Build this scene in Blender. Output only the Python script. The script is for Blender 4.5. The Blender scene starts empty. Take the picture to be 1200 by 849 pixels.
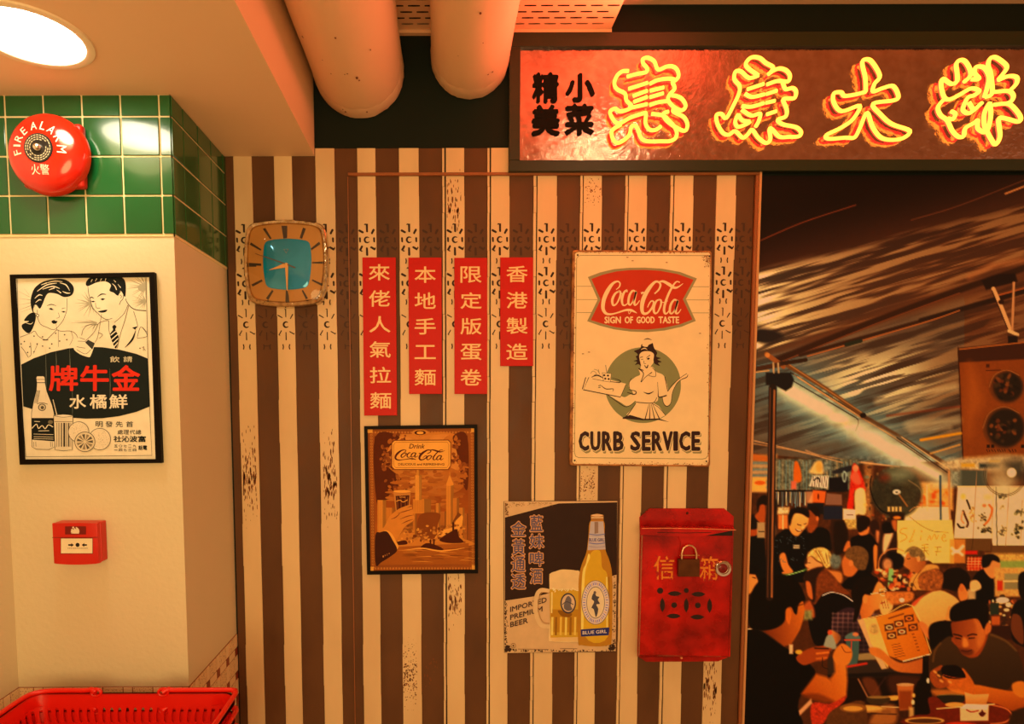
import bpy, bmesh, math, random
import numpy as np
from mathutils import Vector, Matrix
from mathutils.geometry import tessellate_polygon
random.seed(7)
rng = np.random.RandomState(11)
PI = math.pi

# ------------------------------------------------------------------ camera
F, PCX, PCY = 713.9, 519.3, 524.1            # focal length and principal point (1200x849 frame)
PITCH, YAW, ROLL = -.0692, .0012, .0031
EYE = Vector((0, 0, 1.5))
cp, sp, cy_, sy_, cr, sr = math.cos(PITCH), math.sin(PITCH), math.cos(YAW), math.sin(YAW), math.cos(ROLL), math.sin(ROLL)
FWD = Vector((sy_*cp, cy_*cp, sp)); _U = Vector((-sy_*sp, -cy_*sp, cp)); _X = Vector((cy_, -sy_, 0))
RGT = _X*cr-_U*sr; UPV = _X*sr+_U*cr
cam_d = bpy.data.cameras.new('camera'); cam = bpy.data.objects.new('camera', cam_d)
bpy.context.scene.collection.objects.link(cam)
cam_d.sensor_width = 36; cam_d.lens = F/1200*36
cam_d.shift_x = (600-PCX)/1200; cam_d.shift_y = (PCY-424.5)/1200; cam_d.clip_start = .01
m = Matrix.Identity(4)
for i in range(3):
    m[i][0] = RGT[i]; m[i][1] = UPV[i]; m[i][2] = -FWD[i]; m[i][3] = EYE[i]
cam.matrix_world = m
sc = bpy.context.scene; sc.camera = cam
sc.view_settings.view_transform = 'Standard'; sc.view_settings.look = 'None'
sc.view_settings.exposure = 0.0; sc.view_settings.gamma = 1; sc.view_settings.use_curve_mapping = False

def lin(c):
    return tuple((v/255/12.92 if v/255 <= .04045 else ((v/255+.055)/1.055)**2.4) for v in c[:3])

# ------------------------------------------------------------------ light
WARM = (1.0, .60, .31)
w = bpy.data.worlds.new('world'); sc.world = w; w.use_nodes = True
bgn = w.node_tree.nodes['Background']; bgn.inputs[0].default_value = (1.0, .50, .22, 1); bgn.inputs[1].default_value = .62

def lamp(name, kind, loc, energy, col, size=.2, target=None, spot=None, blend=.6):
    d = bpy.data.lights.new(name, kind); d.energy = energy; d.color = col
    if kind == 'AREA': d.shape = 'DISK'; d.size = size
    else: d.shadow_soft_size = size
    if kind == 'SPOT': d.spot_size = spot; d.spot_blend = blend
    o = bpy.data.objects.new(name, d); bpy.context.scene.collection.objects.link(o); o.location = loc
    if target is not None:
        o.rotation_euler = (Vector(target)-Vector(loc)).to_track_quat('-Z', 'Y').to_euler()
    return o
lamp('downlight_lamp', 'SPOT', (-.875, 1.355, 2.277), 4, (1.0, .74, .32), .10, (-.875, 1.355, 0), math.radians(165), .5)
lamp('room_lamp', 'AREA', (0, -1.1, 1.35), 37, (1.0, .68, .27), 1.5, (0.2, 2, .8))
lamp('neon_glow', 'AREA', (.68, 1.70, 2.42), 11, (1.0, .15, .09), .5, (.35, 1.1, 2.9))


# ------------------------------------------------------------------ measured planes (metres)
S = .0975                      # pitch of the green tiles
Y1, Y2 = 1.6034, 1.9848        # front of the pillar, front of the slatted back wall
XR, XB = -.6894, -.401         # side of the pillar, side of the dropped ceiling
ZC = 1.5+.7852                 # dropped ceiling
ZT = 1.5+.4385                 # lower edge of the green tiles
ZD = 1.5-.760                  # upper edge of the mosaic dado

def ray(u, v): return FWD+RGT*((u-PCX)/F)+UPV*((PCY-v)/F)
def W(u, v, Y=Y2):
    d = ray(u, v); return EYE+d*(Y/d.y)
def WZ(u, v, Z):
    d = ray(u, v); return EYE+d*((Z-1.5)/d.z)
def WXp(u, v, X):
    d = ray(u, v); return EYE+d*(X/d.x)

# ------------------------------------------------------------------ materials
def mat(name, col, rough=.6, metal=0, var=0, vscale=8, bump=0, bscale=60, spec=.5, emit=None, estr=0, coat=0, stretch=(1, 1, 1), var2=None, detail=4, trans=0, rvar=0, rp=(.32, .72)):
    """procedural principled material; col is sRGB 0-255, var mixes towards var2 by noise"""
    mt = bpy.data.materials.new(name); mt.use_nodes = True; nt = mt.node_tree; b = nt.nodes['Principled BSDF']
    c = lin(col); b.inputs['Base Color'].default_value = (*c, 1)
    b.inputs['Roughness'].default_value = rough; b.inputs['Metallic'].default_value = metal
    b.inputs['Specular IOR Level'].default_value = spec; b.inputs['Coat Weight'].default_value = coat; b.inputs['Coat Roughness'].default_value = .06
    b.inputs['Transmission Weight'].default_value = trans
    if emit: b.inputs['Emission Color'].default_value = (*emit, 1); b.inputs['Emission Strength'].default_value = estr
    if var or bump or rvar:
        tc = nt.nodes.new('ShaderNodeTexCoord'); mp = nt.nodes.new('ShaderNodeMapping'); mp.inputs['Scale'].default_value = stretch
        nt.links.new(tc.outputs['Object'], mp.inputs[0])
    if var:
        n = nt.nodes.new('ShaderNodeTexNoise'); n.inputs['Scale'].default_value = vscale; n.inputs['Detail'].default_value = detail
        nt.links.new(mp.outputs[0], n.inputs['Vector'])
        r = nt.nodes.new('ShaderNodeValToRGB'); r.color_ramp.elements[0].position = rp[0]; r.color_ramp.elements[1].position = rp[1]
        c2 = lin(var2) if var2 else tuple(x*.5 for x in c)
        r.color_ramp.elements[0].color = (*[a*(1-var)+b_*var for a, b_ in zip(c, c2)], 1); r.color_ramp.elements[1].color = (*c, 1)
        nt.links.new(n.outputs['Fac'], r.inputs[0]); nt.links.new(r.outputs[0], b.inputs['Base Color'])
    if rvar:
        n = nt.nodes.new('ShaderNodeTexNoise'); n.inputs['Scale'].default_value = vscale*2
        nt.links.new(mp.outputs[0], n.inputs['Vector'])
        mr = nt.nodes.new('ShaderNodeMapRange'); mr.inputs[1].default_value = .3; mr.inputs[2].default_value = .7
        mr.inputs[3].default_value = rough-rvar; mr.inputs[4].default_value = rough+rvar
        nt.links.new(n.outputs['Fac'], mr.inputs[0]); nt.links.new(mr.outputs[0], b.inputs['Roughness'])
    if bump:
        n = nt.nodes.new('ShaderNodeTexNoise'); n.inputs['Scale'].default_value = bscale; n.inputs['Detail'].default_value = 5
        nt.links.new(mp.outputs[0], n.inputs['Vector'])
        bp = nt.nodes.new('ShaderNodeBump'); bp.inputs['Strength'].default_value = bump; bp.inputs['Distance'].default_value = .004
        nt.links.new(n.outputs['Fac'], bp.inputs['Height']); nt.links.new(bp.outputs[0], b.inputs['Normal'])
    return mt
def print_mat(name, rough=.6, spec=.4, wear=.12, wscale=40, coat=0):
    """ink on a flat print: colour attribute 'ink', slightly worn by noise"""
    mt = bpy.data.materials.new(name); mt.use_nodes = True; nt = mt.node_tree; b = nt.nodes['Principled BSDF']
    a = nt.nodes.new('ShaderNodeVertexColor'); a.layer_name = 'ink'
    tc = nt.nodes.new('ShaderNodeTexCoord'); n = nt.nodes.new('ShaderNodeTexNoise'); n.inputs['Scale'].default_value = wscale; n.inputs['Detail'].default_value = 6
    nt.links.new(tc.outputs['Object'], n.inputs['Vector'])
    mr = nt.nodes.new('ShaderNodeMapRange'); mr.inputs[1].default_value = .3; mr.inputs[2].default_value = .7; mr.inputs[3].default_value = 1-wear; mr.inputs[4].default_value = 1+wear*.4
    nt.links.new(n.outputs['Fac'], mr.inputs[0])
    vm = nt.nodes.new('ShaderNodeVectorMath'); vm.operation = 'SCALE'
    nt.links.new(a.outputs['Color'], vm.inputs[0]); nt.links.new(mr.outputs[0], vm.inputs['Scale']); nt.links.new(vm.outputs[0], b.inputs['Base Color'])
    b.inputs['Roughness'].default_value = rough; b.inputs['Specular IOR Level'].default_value = spec; b.inputs['Coat Weight'].default_value = coat; b.inputs['Coat Roughness'].default_value = .1
    return mt

# ------------------------------------------------------------------ objects
LINK = bpy.context.scene.collection.objects.link
def obj(name, bm, mt=None, parent=None, smooth=False, loc=None):
    """link a bmesh made in world coordinates; its origin sits at the parent thing's base (or loc)"""
    me = bpy.data.meshes.new(name)
    if isinstance(bm, bmesh.types.BMesh):
        bmesh.ops.recalc_face_normals(bm, faces=bm.faces)
        bm.to_mesh(me); bm.free()
    else: me = bm
    if mt: me.materials.append(mt)
    o = bpy.data.objects.new(name, me); LINK(o)
    base = Vector(loc) if loc is not None else (parent['_b'] if parent is not None and '_b' in parent.keys() else None)
    base = Vector(base) if base is not None else Vector((0, 0, 0))
    if base.length > 0: me.transform(Matrix.Translation(-base))
    if parent is not None:
        o.parent = parent; pb = Vector(parent['_b']) if '_b' in parent.keys() else Vector((0, 0, 0)); o.location = base-pb
    else: o.location = base
    o['_b'] = tuple(base)
    if smooth:
        me.polygons.foreach_set('use_smooth', [True]*len(me.polygons)); me.set_sharp_from_angle(angle=math.radians(40))
    return o
def tag(o, label=None, cat=None, group=None, kind=None):
    if label: o['label'] = label
    if cat: o['category'] = cat
    if group: o['group'] = group
    if kind: o['kind'] = kind
    return o
def thing(name, loc, label, cat, group=None):
    o = bpy.data.objects.new(name, None); LINK(o); o.location = loc; o.empty_display_size = .03; o['_b'] = tuple(loc)
    return tag(o, label, cat, group)
def struct(name, bm, mt, parent=None, smooth=False):
    o = obj(name, bm, mt, parent, smooth)
    if parent is None: o['kind'] = 'structure'
    return o
def box(bm, x0, x1, y0, y1, z0, z1, bevel=0, seg=2):
    vs = [bm.verts.new((x, y, z)) for x in (x0, x1) for y in (y0, y1) for z in (z0, z1)]
    fs = [bm.faces.new([vs[i] for i in f]) for f in ((0, 1, 3, 2), (4, 6, 7, 5), (0, 4, 5, 1), (2, 3, 7, 6), (0, 2, 6, 4), (1, 5, 7, 3))]
    if bevel:
        es = list({e for f in fs for e in f.edges})
        bmesh.ops.bevel(bm, geom=es, offset=bevel, segments=seg, affect='EDGES', profile=.5)
    return bm
def BM(): return bmesh.new()
def prism(bm, pts, y0, y1, bevel=0, seg=2):
    """pts: world (x, z) outline; extruded from y0 (front) to y1 (back)"""
    a = [bm.verts.new((x, y0, z)) for x, z in pts]; b = [bm.verts.new((x, y1, z)) for x, z in pts]
    n = len(pts); ff = bm.faces.new(a); bm.faces.new(b[::-1])
    for i in range(n): bm.faces.new((a[i], b[i], b[(i+1) % n], a[(i+1) % n]))
    if bevel: bmesh.ops.bevel(bm, geom=list(ff.edges), offset=bevel, segments=seg, affect='EDGES', profile=.5)
    return bm
def quadpx(p, Y): return [(W(u, v, Y).x, W(u, v, Y).z) for u, v in p]
def ring_frame(bm, outer, inner, y0, y1):
    """flat picture frame between two outlines (same count)"""
    n = len(outer)
    A = [bm.verts.new((x, y0, z)) for x, z in outer]; B = [bm.verts.new((x, y0, z)) for x, z in inner]
    C = [bm.verts.new((x, y1, z)) for x, z in outer]; D = [bm.verts.new((x, y1, z)) for x, z in inner]
    for i in range(n):
        j = (i+1) % n
        bm.faces.new((A[i], A[j], B[j], B[i])); bm.faces.new((C[i], D[i], D[j], C[j]))
        bm.faces.new((A[i], C[i], C[j], A[j])); bm.faces.new((B[i], B[j], D[j], D[i]))
    return bm
def tube(bm, path, r, seg=8, closed=False, caps=True, rs=None):
    path = [Vector(p) for p in path]; n = len(path); rings = []
    prev = None
    for i, p in enumerate(path):
        a = path[i-1] if (i > 0 or closed) else p; b = path[(i+1) % n] if (i < n-1 or closed) else p
        t = (b-a).normalized() if (b-a).length > 1e-9 else Vector((0, 0, 1))
        if prev is None:
            h = Vector((0, 1, 0)) if abs(t.y) < .9 else Vector((1, 0, 0)); x = t.cross(h).normalized()
        else:
            x = (prev-t*prev.dot(t)); x = x.normalized() if x.length > 1e-6 else t.orthogonal().normalized()
        prev = x; y = t.cross(x); rr = rs[i] if rs else r
        rings.append([bm.verts.new(p+(x*math.cos(2*PI*k/seg)+y*math.sin(2*PI*k/seg))*rr) for k in range(seg)])
    m_ = n if closed else n-1
    for i in range(m_):
        A, B = rings[i], rings[(i+1) % n]
        for k in range(seg): bm.faces.new((A[k], A[(k+1) % seg], B[(k+1) % seg], B[k]))
    if caps and not closed: bm.faces.new(rings[0][::-1]); bm.faces.new(rings[-1])
    return bm
def lathe(bm, prof, c, axis='y', seg=40, cap0=False, cap1=False):
    """prof [(radius, offset along axis)]"""
    rings = []
    for r, h in prof:
        ring = []
        for k in range(seg):
            a = 2*PI*k/seg
            if axis == 'y': p = (c[0]+r*math.cos(a), c[1]+h, c[2]+r*math.sin(a))
            elif axis == 'z': p = (c[0]+r*math.cos(a), c[1]+r*math.sin(a), c[2]+h)
            else: p = (c[0]+h, c[1]+r*math.cos(a), c[2]+r*math.sin(a))
            ring.append(bm.verts.new(p))
        rings.append(ring)
    for A, B in zip(rings, rings[1:]):
        for k in range(seg): bm.faces.new((A[k], A[(k+1) % seg], B[(k+1) % seg], B[k]))
    if cap0: bm.faces.new(rings[0])
    if cap1: bm.faces.new(rings[-1])
    return bm
def catmull(pts, closed=False, sub=6):
    P = [np.array(p, float) for p in pts]; n = len(P); out = []
    if n < 3: return [tuple(p) for p in P]
    rngi = range(n) if closed else range(n-1)
    for i in rngi:
        p0 = P[i-1] if (i > 0 or closed) else P[0]; p1 = P[i]; p2 = P[(i+1) % n]; p3 = P[(i+2) % n] if (i+2 < n or closed) else P[-1]
        for k in range(sub):
            t = k/sub
            out.append(tuple(.5*((2*p1)+(-p0+p2)*t+(2*p0-5*p1+4*p2-p3)*t*t+(-p0+3*p1-3*p2+p3)*t**3)))
    if not closed: out.append(tuple(P[-1]))
    return out
def copy_tree(o, parent=None):
    c = o.copy(); LINK(c)
    if parent is not None: c.parent = parent
    for ch in list(o.children): copy_tree(ch, c)
    return c

# ------------------------------------------------------------------ lettering
_tc = {}
def glyphs(s, bold=0, res=3, shear=0, space=1):
    key = (s, bold, res, shear, space)
    if key in _tc: return _tc[key]
    cu = bpy.data.curves.new('t', 'FONT'); cu.body = s; cu.size = 1; cu.offset = bold; cu.resolution_u = res; cu.shear = shear; cu.space_character = space
    o = bpy.data.objects.new('t', cu); LINK(o)
    dg = bpy.context.evaluated_depsgraph_get(); me = o.evaluated_get(dg).to_mesh()
    v = np.array([(p.co.x, p.co.y) for p in me.vertices]); f = [tuple(p.vertices) for p in me.polygons]
    o.evaluated_get(dg).to_mesh_clear(); bpy.data.objects.remove(o); bpy.data.curves.remove(cu)
    if len(v) == 0: v = np.zeros((1, 2)); f = []
    mn, mx = v.min(0), v.max(0); v = (v-mn)/np.maximum(mx-mn, 1e-6)
    _tc[key] = (v, f, (mx-mn)); return _tc[key]

class Print:
    """a flat print: coloured shapes lying on one plane, each ink a hair above the last"""
    def __init__(s, Y, step=.000004, L=None):
        s.L = L; s.tint = (1, 1, 1); s.Y = Y; s.v = []; s.f = []; s.c = []; s.k = 0; s.step = step; s.o = (0, 0, 1)
    def crop(s, x0, y0, k): s.o = (x0, y0, k); return s
    def put(s, pts, faces, col):
        s.k += 1; b = len(s.v); x0, y0, k = s.o
        c = lin([min(a*b, 255) for a, b in zip(col, s.tint)])
        if s.L: c = tuple(min(a/b, .93) for a, b in zip(c, s.L))     # ink reflectance measured from the photograph under the shop's warm light
        for u, v in pts:
            p = W(x0+u/k, y0+v/k, s.Y); s.v.append((p.x, s.Y-s.k*s.step, p.z)); s.c.append((*c, 1))
        for f in faces: s.f.append(tuple(b+i for i in f))
    def poly(s, pts, col, smooth=False, sub=5):
        if smooth: pts = catmull(pts, True, sub)
        s.put(pts, tessellate_polygon([[Vector((u, v, 0)) for u, v in pts]]), col)
    def rect(s, x0, y0, x1, y1, col): s.poly([(x0, y0), (x1, y0), (x1, y1), (x0, y1)], col)
    def ell(s, cx, cy, rx, ry, col, rot=0, n=28, a0=0, a1=2*PI):
        c, d = math.cos(rot), math.sin(rot); P = []
        for i in range(n):
            a = a0+(a1-a0)*i/(n if a1-a0 > 6.28 else n-1); x, y = rx*math.cos(a), ry*math.sin(a); P.append((cx+x*c-y*d, cy+x*d+y*c))
        s.poly(P, col)
    def line(s, pts, w, col, smooth=True, sub=5, closed=False):
        """w: width or list of widths along the path"""
        n0 = len(pts)
        ws = list(w) if isinstance(w, (list, tuple)) else [w]*n0
        while len(ws) < n0: ws.append(ws[-1])
        Q = [(p[0], p[1], ws[i]) for i, p in enumerate(pts)]
        if smooth and n0 > 2: Q = catmull(Q, closed, sub)
        if closed: Q = Q+[Q[0]]
        L = []; R = []; n = len(Q)
        for i in range(n):
            a = Q[max(i-1, 0)]; b = Q[min(i+1, n-1)]
            if closed and i in (0, n-1): a = Q[n-2]; b = Q[1]
            dx, dy = b[0]-a[0], b[1]-a[1]; l = math.hypot(dx, dy) or 1; h = abs(Q[i][2])/2
            L.append((Q[i][0]-dy/l*h, Q[i][1]+dx/l*h)); R.append((Q[i][0]+dy/l*h, Q[i][1]-dx/l*h))
        s.put(L+R, [q for i in range(n-1) for q in ((i, i+1, n+i+1), (i, n+i+1, n+i))], col)
    def text(s, t, x0, y0, x1, y1, col, bold=0, shear=0, quad=None, res=2, space=1):
        v, f, _ = glyphs(t, 0, res, shear, space)
        if quad is None: quad = [(x0, y0), (x1, y0), (x1, y1), (x0, y1)]
        if bold:
            k = s.o[2]; q = quad; bw = bold*abs(q[3][1]-q[0][1])
            for a, b in ((-1, 0), (1, 0), (0, -1), (0, 1), (-.7, -.7), (.7, .7), (-.7, .7), (.7, -.7)):
                s.k -= .8
                s.text(t, 0, 0, 0, 0, col, 0, shear, [(u+a*bw, w_+b*bw) for u, w_ in q], res, space)
        (ax, ay), (bx, by), (cx, cy), (dx, dy) = quad; P = []
        for a, b in v:
            b = 1-b
            P.append(((1-b)*((1-a)*ax+a*bx)+b*((1-a)*dx+a*cx), (1-b)*((1-a)*ay+a*by)+b*((1-a)*dy+a*cy)))
        s.put(P, f, col)
    def build(s, name, mt, parent=None, warp=None):
        me = bpy.data.meshes.new(name)
        vs = s.v if warp is None else [warp(v) for v in s.v]
        fs = []
        for f in s.f:
            a, b, c = [np.array(vs[i]) for i in f[:3]]
            n = np.cross(b-a, c-a)
            fs.append(f[::-1] if n[1] > 0 else f)
        me.from_pydata(vs, [], fs); me.update()
        at = me.color_attributes.new('ink', 'FLOAT_COLOR', 'POINT'); at.data.foreach_set('color', np.array(s.c, np.float32).ravel())
        return obj(name, me, mt, parent)

# ================================================================== MATERIALS
M = {}
M['wall'] = mat('painted_wall', (226, 214, 180), .62, bump=.25, bscale=70, var=.10, vscale=2.2)
M['beam'] = mat('painted_soffit', (240, 205, 165), .7, bump=.1, bscale=30, var=.12, vscale=2)
M['greenwall'] = mat('dark_green_paint', (14, 28, 20), .6, var=.3, vscale=3, spec=.2)
M['signframe'] = mat('dark_green_frame', (34, 42, 18), .42, var=.25, vscale=6, spec=.5)
M['grout'] = mat('cream_grout', (240, 225, 175), .8)
M['tile'] = mat('green_glazed_tile', (24, 98, 50), .16, var=.35, vscale=5, spec=.6, coat=.3, rvar=.05)
M['light'] = mat('cream_slat_paint', (232, 204, 158), .5, var=.28, vscale=7, var2=(170, 118, 78), stretch=(1, 1, .35), bump=.15, bscale=40, rvar=.1)
M['dark'] = mat('brown_slat_paint', (104, 68, 40), .55, spec=.25, var=.5, vscale=9, var2=(62, 38, 24), stretch=(1, 1, .4), bump=.2, bscale=35, rvar=.1)
M['shadowgap'] = mat('gap_shadow_and_backing', (30, 18, 12), .8)  # shadow colour beside the hinge strips, also the mural's backing board
M['punch'] = mat('punched_hole_black', (48, 28, 18), .8)
M['punchd'] = mat('punched_hole_brown', (66, 42, 26), .8)
M['rust'] = mat('rust_stain', (118, 66, 32), .9)
M['wood'] = mat('brown_wood_moulding', (158, 92, 48), .45, var=.3, vscale=30, stretch=(1, 1, .1))
M['woodlight'] = mat('light_wood_moulding', (205, 150, 100), .45)
M['pipe'] = mat('painted_pipe', (240, 205, 165), .5, var=.12, vscale=5, bump=.5, bscale=9)
M['perf'] = mat('perforated_metal', (250, 196, 150), .5)
M['void'] = mat('ceiling_void', (10, 7, 5), .9)
M['ceil'] = mat('orange_ceiling', (235, 190, 150), .8)
M['floor'] = mat('floor_tiles', (185, 165, 140), .5, var=.3, vscale=3)
M['lampglass'] = mat('lamp_diffuser', (255, 250, 240), .5, emit=(1.0, .86, .62), estr=24)
M['spotglass'] = mat('spot_diffuser', (255, 250, 240), .5, emit=(1.0, .72, .36), estr=75)
M['lamprim'] = mat('white_lamp_rim', (240, 225, 195), .4)
M['mosaic'] = mat('speckled_mosaic', (240, 212, 165), .4, var=.75, vscale=260, var2=(128, 66, 26), detail=1, rp=(.30, .44))
M['mosaicp'] = mat('plain_mosaic', (244, 216, 172), .35)
M['mosaicb'] = mat('brown_mosaic', (140, 56, 30), .35)
M['grout2'] = mat('brown_grout', (150, 88, 52), .8)

# ================================================================== SETTING
bm = box(BM(), -1.30, 3.2, Y2+.004, Y2+.12, 0, 2.9); back = struct('wall_back', bm, M['greenwall'])
# pillar: front face and side
bm = BM(); prism(bm, [(-2.4, 0), (XR, 0), (XR, ZC), (-2.4, ZC)], Y1, Y2+.12); pillar = struct('wall_pillar', bm, M['wall'])
XL = W(22, 805, Y1).x
bm = box(BM(), XL-.10, XL, -1.2, Y1, 0, ZC)
# the side wall on the left leans out of the frame at the top: only its lower part is in view
left = struct('wall_left', bm, M['wall'])
bm = box(BM(), -2.4, XB, -1.2, Y2, ZC, 2.86); soffit = struct('ceiling', bm, M['beam'])
ZP = W(650, 37).z
bm = box(BM(), -2.4, 3.2, -1.2, Y2+.12, W(900, 4).z, 2.95); up = struct('ceiling', bm, M['ceil'])
bm = box(BM(), -2.6, 3.2, -1.4, Y2+.12, -.06, 0); struct('floor', bm, M['floor'])

# small round lamp in the dropped ceiling
lc = (-.875, 1.355, ZC)
dl = thing('ceiling_downlight', lc, 'round glowing white downlight set in the dropped ceiling above the fire bell', 'ceiling light', 'round downlights')
dl['group'] = 'round downlights'
obj('lamp_rim', lathe(BM(), [(.122, 0), (.121, -.004), (.112, -.006), (.104, -.004), (.102, .0)], lc, 'z', 64), M['lamprim'], dl, True)
obj('diffuser', lathe(BM(), [(.103, -.0015), (.09, -.002), (.0005, -.002)], lc, 'z', 64), M['lampglass'], dl, True)

for lx, ly, wh in ((.55, .86, 'left'), (.80, .86, 'right')):
    lz = W(900, 4).z; c2 = (lx, ly, lz)
    t = thing('ceiling_downlight', c2, 'small round ceiling spotlight in front of the neon signboard, the '+wh+' one of two', 'ceiling light', 'ceiling spotlights before the signboard')
    obj('lamp_rim', lathe(BM(), [(.07, 0), (.069, -.004), (.06, -.005), (.056, -.003), (.055, .0)], c2, 'z', 40), M['lamprim'], t, True)
    obj('diffuser', lathe(BM(), [(.055, -.0015), (.04, -.002), (.0005, -.002)], c2, 'z', 40), M['spotglass'], t, True)

# perforated ceiling panel between and beside the pipes, slots are real openings
def slotted(bm, mapf, s0, s1, t0, t1, ns, nt_, fw, fh, rnd=6, stagger=False, skip=None):
    """surface patch divided in ns x nt_ cells, each with a round-ended slot; mapf(s,t)->point"""
    ds, dt = (s1-s0)/ns, (t1-t0)/nt_
    for j in range(nt_):
        for i in range(ns):
            off = ds*.5*(j % 2) if stagger else 0
            a, b, c, d = s0+i*ds+off, s0+(i+1)*ds+off, t0+j*dt, t0+(j+1)*dt
            a, b = max(min(a, s1), s0), max(min(b, s1), s0)
            if b-a < 1e-7: continue
            O = [(a, c), ((a+b)/2, c), (b, c), (b, (c+d)/2), (b, d), ((a+b)/2, d), (a, d), (a, (c+d)/2)]
            if (b-a) < ds*.98 or (skip and skip(i, j)):
                bm.faces.new([bm.verts.new(mapf(*p)) for p in (O[0], O[2], O[4], O[6])]); continue
            mx, my = (a+b)/2, (c+d)/2; hw, hh = (b-a)*fw/2, (d-c)*fh/2
            I = []
            for q in range(8):
                an = -PI*3/4+q*PI/4; x, y = math.cos(an), math.sin(an)
                k = max(abs(x), abs(y)); x, y = x/k, y/k
                if abs(x) == abs(y) or abs(abs(x)-abs(y)) < 1e-6: x, y = (x*.95, y*.8) if hw > hh else (x*.7, y*.85)
                I.append((mx+x*hw, my+y*hh))
            vo = [bm.verts.new(mapf(*p)) for p in O]; vi = [bm.verts.new(mapf(*p)) for p in I]
            for q in range(8): bm.faces.new((vo[q], vo[(q+1) % 8], vi[(q+1) % 8], vi[q]))
    bmesh.ops.remove_doubles(bm, verts=bm.verts, dist=1e-5)
    return bm
XP = W(715, 37).x
cw, chh = .0485, .0278
nsx = int((XP+.42)/cw)
bm = slotted(BM(), lambda s, t: (s, t, ZP), XP-nsx*cw, XP, .60, Y2+.003, nsx, int((Y2-.6)/chh), .74, .26, stagger=True)
pp = obj('perforated_panel', bm, M['perf'], up); tag(pp, 'slotted metal ceiling panel')
obj('panel_void', box(BM(), XP-nsx*cw, XP, .60, Y2+.003, ZP+.02, ZP+.06), M['void'], pp)
obj('panel_edge', box(BM(), XP-nsx*cw, XP+.002, Y2-.012, Y2+.003, ZP-.010, ZP+.02), M['perf'], pp)

# fat painted pipes under the ceiling
def pipe(cx, cy, r, label, chips):
    c = W(cx, cy); c = Vector((c.x, Y2, c.z)); r = r*Y2/F
    t = thing('ceiling_pipe', (c.x, Y2, c.z), label, 'pipe')
    L = Y2+.9; prof = [(.01, -.001), (r*.985, -.001), (r, -.006)]+[(r*(1+.004*math.sin(k*1.7)), -.006-(L-.01)*k/40) for k in range(1, 41)]
    o = obj('pipe_body', lathe(BM(), prof, c, 'y', 56), M['pipe'], t, True)
    bmc = lathe(BM(), [(r*1.0, -.0), (r*1.012, -.006), (r*1.013, -.05), (r*1.001, -.062)], c, 'y', 56)
    for v in bmc.verts: v.co += Vector((random.uniform(-1, 1), random.uniform(-1, 1), random.uniform(-1, 1)))*.0012
    obj('plaster_collar', bmc, M['pipe'], t, True)
    bmc = BM()
    for u, v, q in chips:
        d = ray(u, v); A = d.x**2+d.z**2; B = -2*(d.x*c.x+d.z*(c.z-1.5)); CC = c.x**2+(c.z-1.5)**2-(r*1.004)**2
        disc = B*B-4*A*CC
        if disc <= 0: continue
        p = EYE+d*((-B-math.sqrt(disc))/(2*A)); nrm = Vector((p.x-c.x, 0, p.z-c.z)).normalized(); e1 = Vector((0, 1, 0)); e2 = nrm.cross(e1)
        bmc.faces.new([bmc.verts.new(p+nrm*.0012+e1*q*.004*random.uniform(.6, 1.3)*math.cos(k*PI/3)+e2*q*.0026*random.uniform(.6, 1.3)*math.sin(k*PI/3)) for k in range(6)])
    o = obj('paint_chips', bmc, M['rust'], t); o['kind'] = 'stuff'
    return t
pipe(421.5, 85.5, 49.5, 'fatter cream painted pipe beside the dropped ceiling', [(355, 43, 1.4), (393, 44, 1.1), (434, 58, .8), (388, 86, .7), (407, 86, .8), (418, 91, 1.6), (421, 94, 1), (404, 87, .6), (392, 130, 1), (405, 131, 1.2), (430, 131, 1.1), (378, 70, .6), (402, 128, .8)])
pipe(550.5, 70, 43, 'thinner cream painted pipe lit red, next to the neon signboard', [(563, 15, 1.2), (577, 84, 1), (572, 87, .8), (537, 65, .5), (566, 50, .6)])

# ---- green tiles on the pillar
def tile(bm_args, name, mt, parent):
    return obj(name, box(BM(), *bm_args), mt, parent)
g = .0022
XG = -.7149
obj('grout_bed', box(BM(), XL, XR+.003, Y1-.003, Y1, ZT-.004, ZC-.0005), M['grout'], pillar)
obj('grout_bed', box(BM(), XR, XR+.003, Y1-.003, Y2-.0005, ZT-.004, ZC-.0005), M['grout'], pillar)
zs = [ZT+k*S for k in range(4)]+[ZC]
xs = [XR+.003, XG]+[XG-k*S for k in range(1, 6)]
for j in range(4):
    for i in range(len(xs)-1):
        a, b = max(xs[i+1], XL), xs[i]
        if b-a < .01: continue
        y = Y1-.006-random.uniform(0, .0006)
        t_ = obj('tile', box(BM(), a+g, b-(g if i else 0), y, Y1-.0025, zs[j]+g, zs[j+1]-g, .0012, 1), M['tile'], pillar)
ys = [Y1-.003, Y1+.063]+[Y1+.063+k*S for k in range(1, 4)]+[Y2]
for j in range(4):
    for i in range(len(ys)-1):
        a, b = ys[i]+(g if i else 0), ys[i+1]-(g if i < len(ys)-2 else 0)
        if b-a < .004: continue
        obj('tile', box(BM(), XR+.0025, XR+.006+random.uniform(0, .0006), a, b, zs[j]+g, zs[j+1]-g, .0012, 1), M['tile'], pillar)
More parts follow.
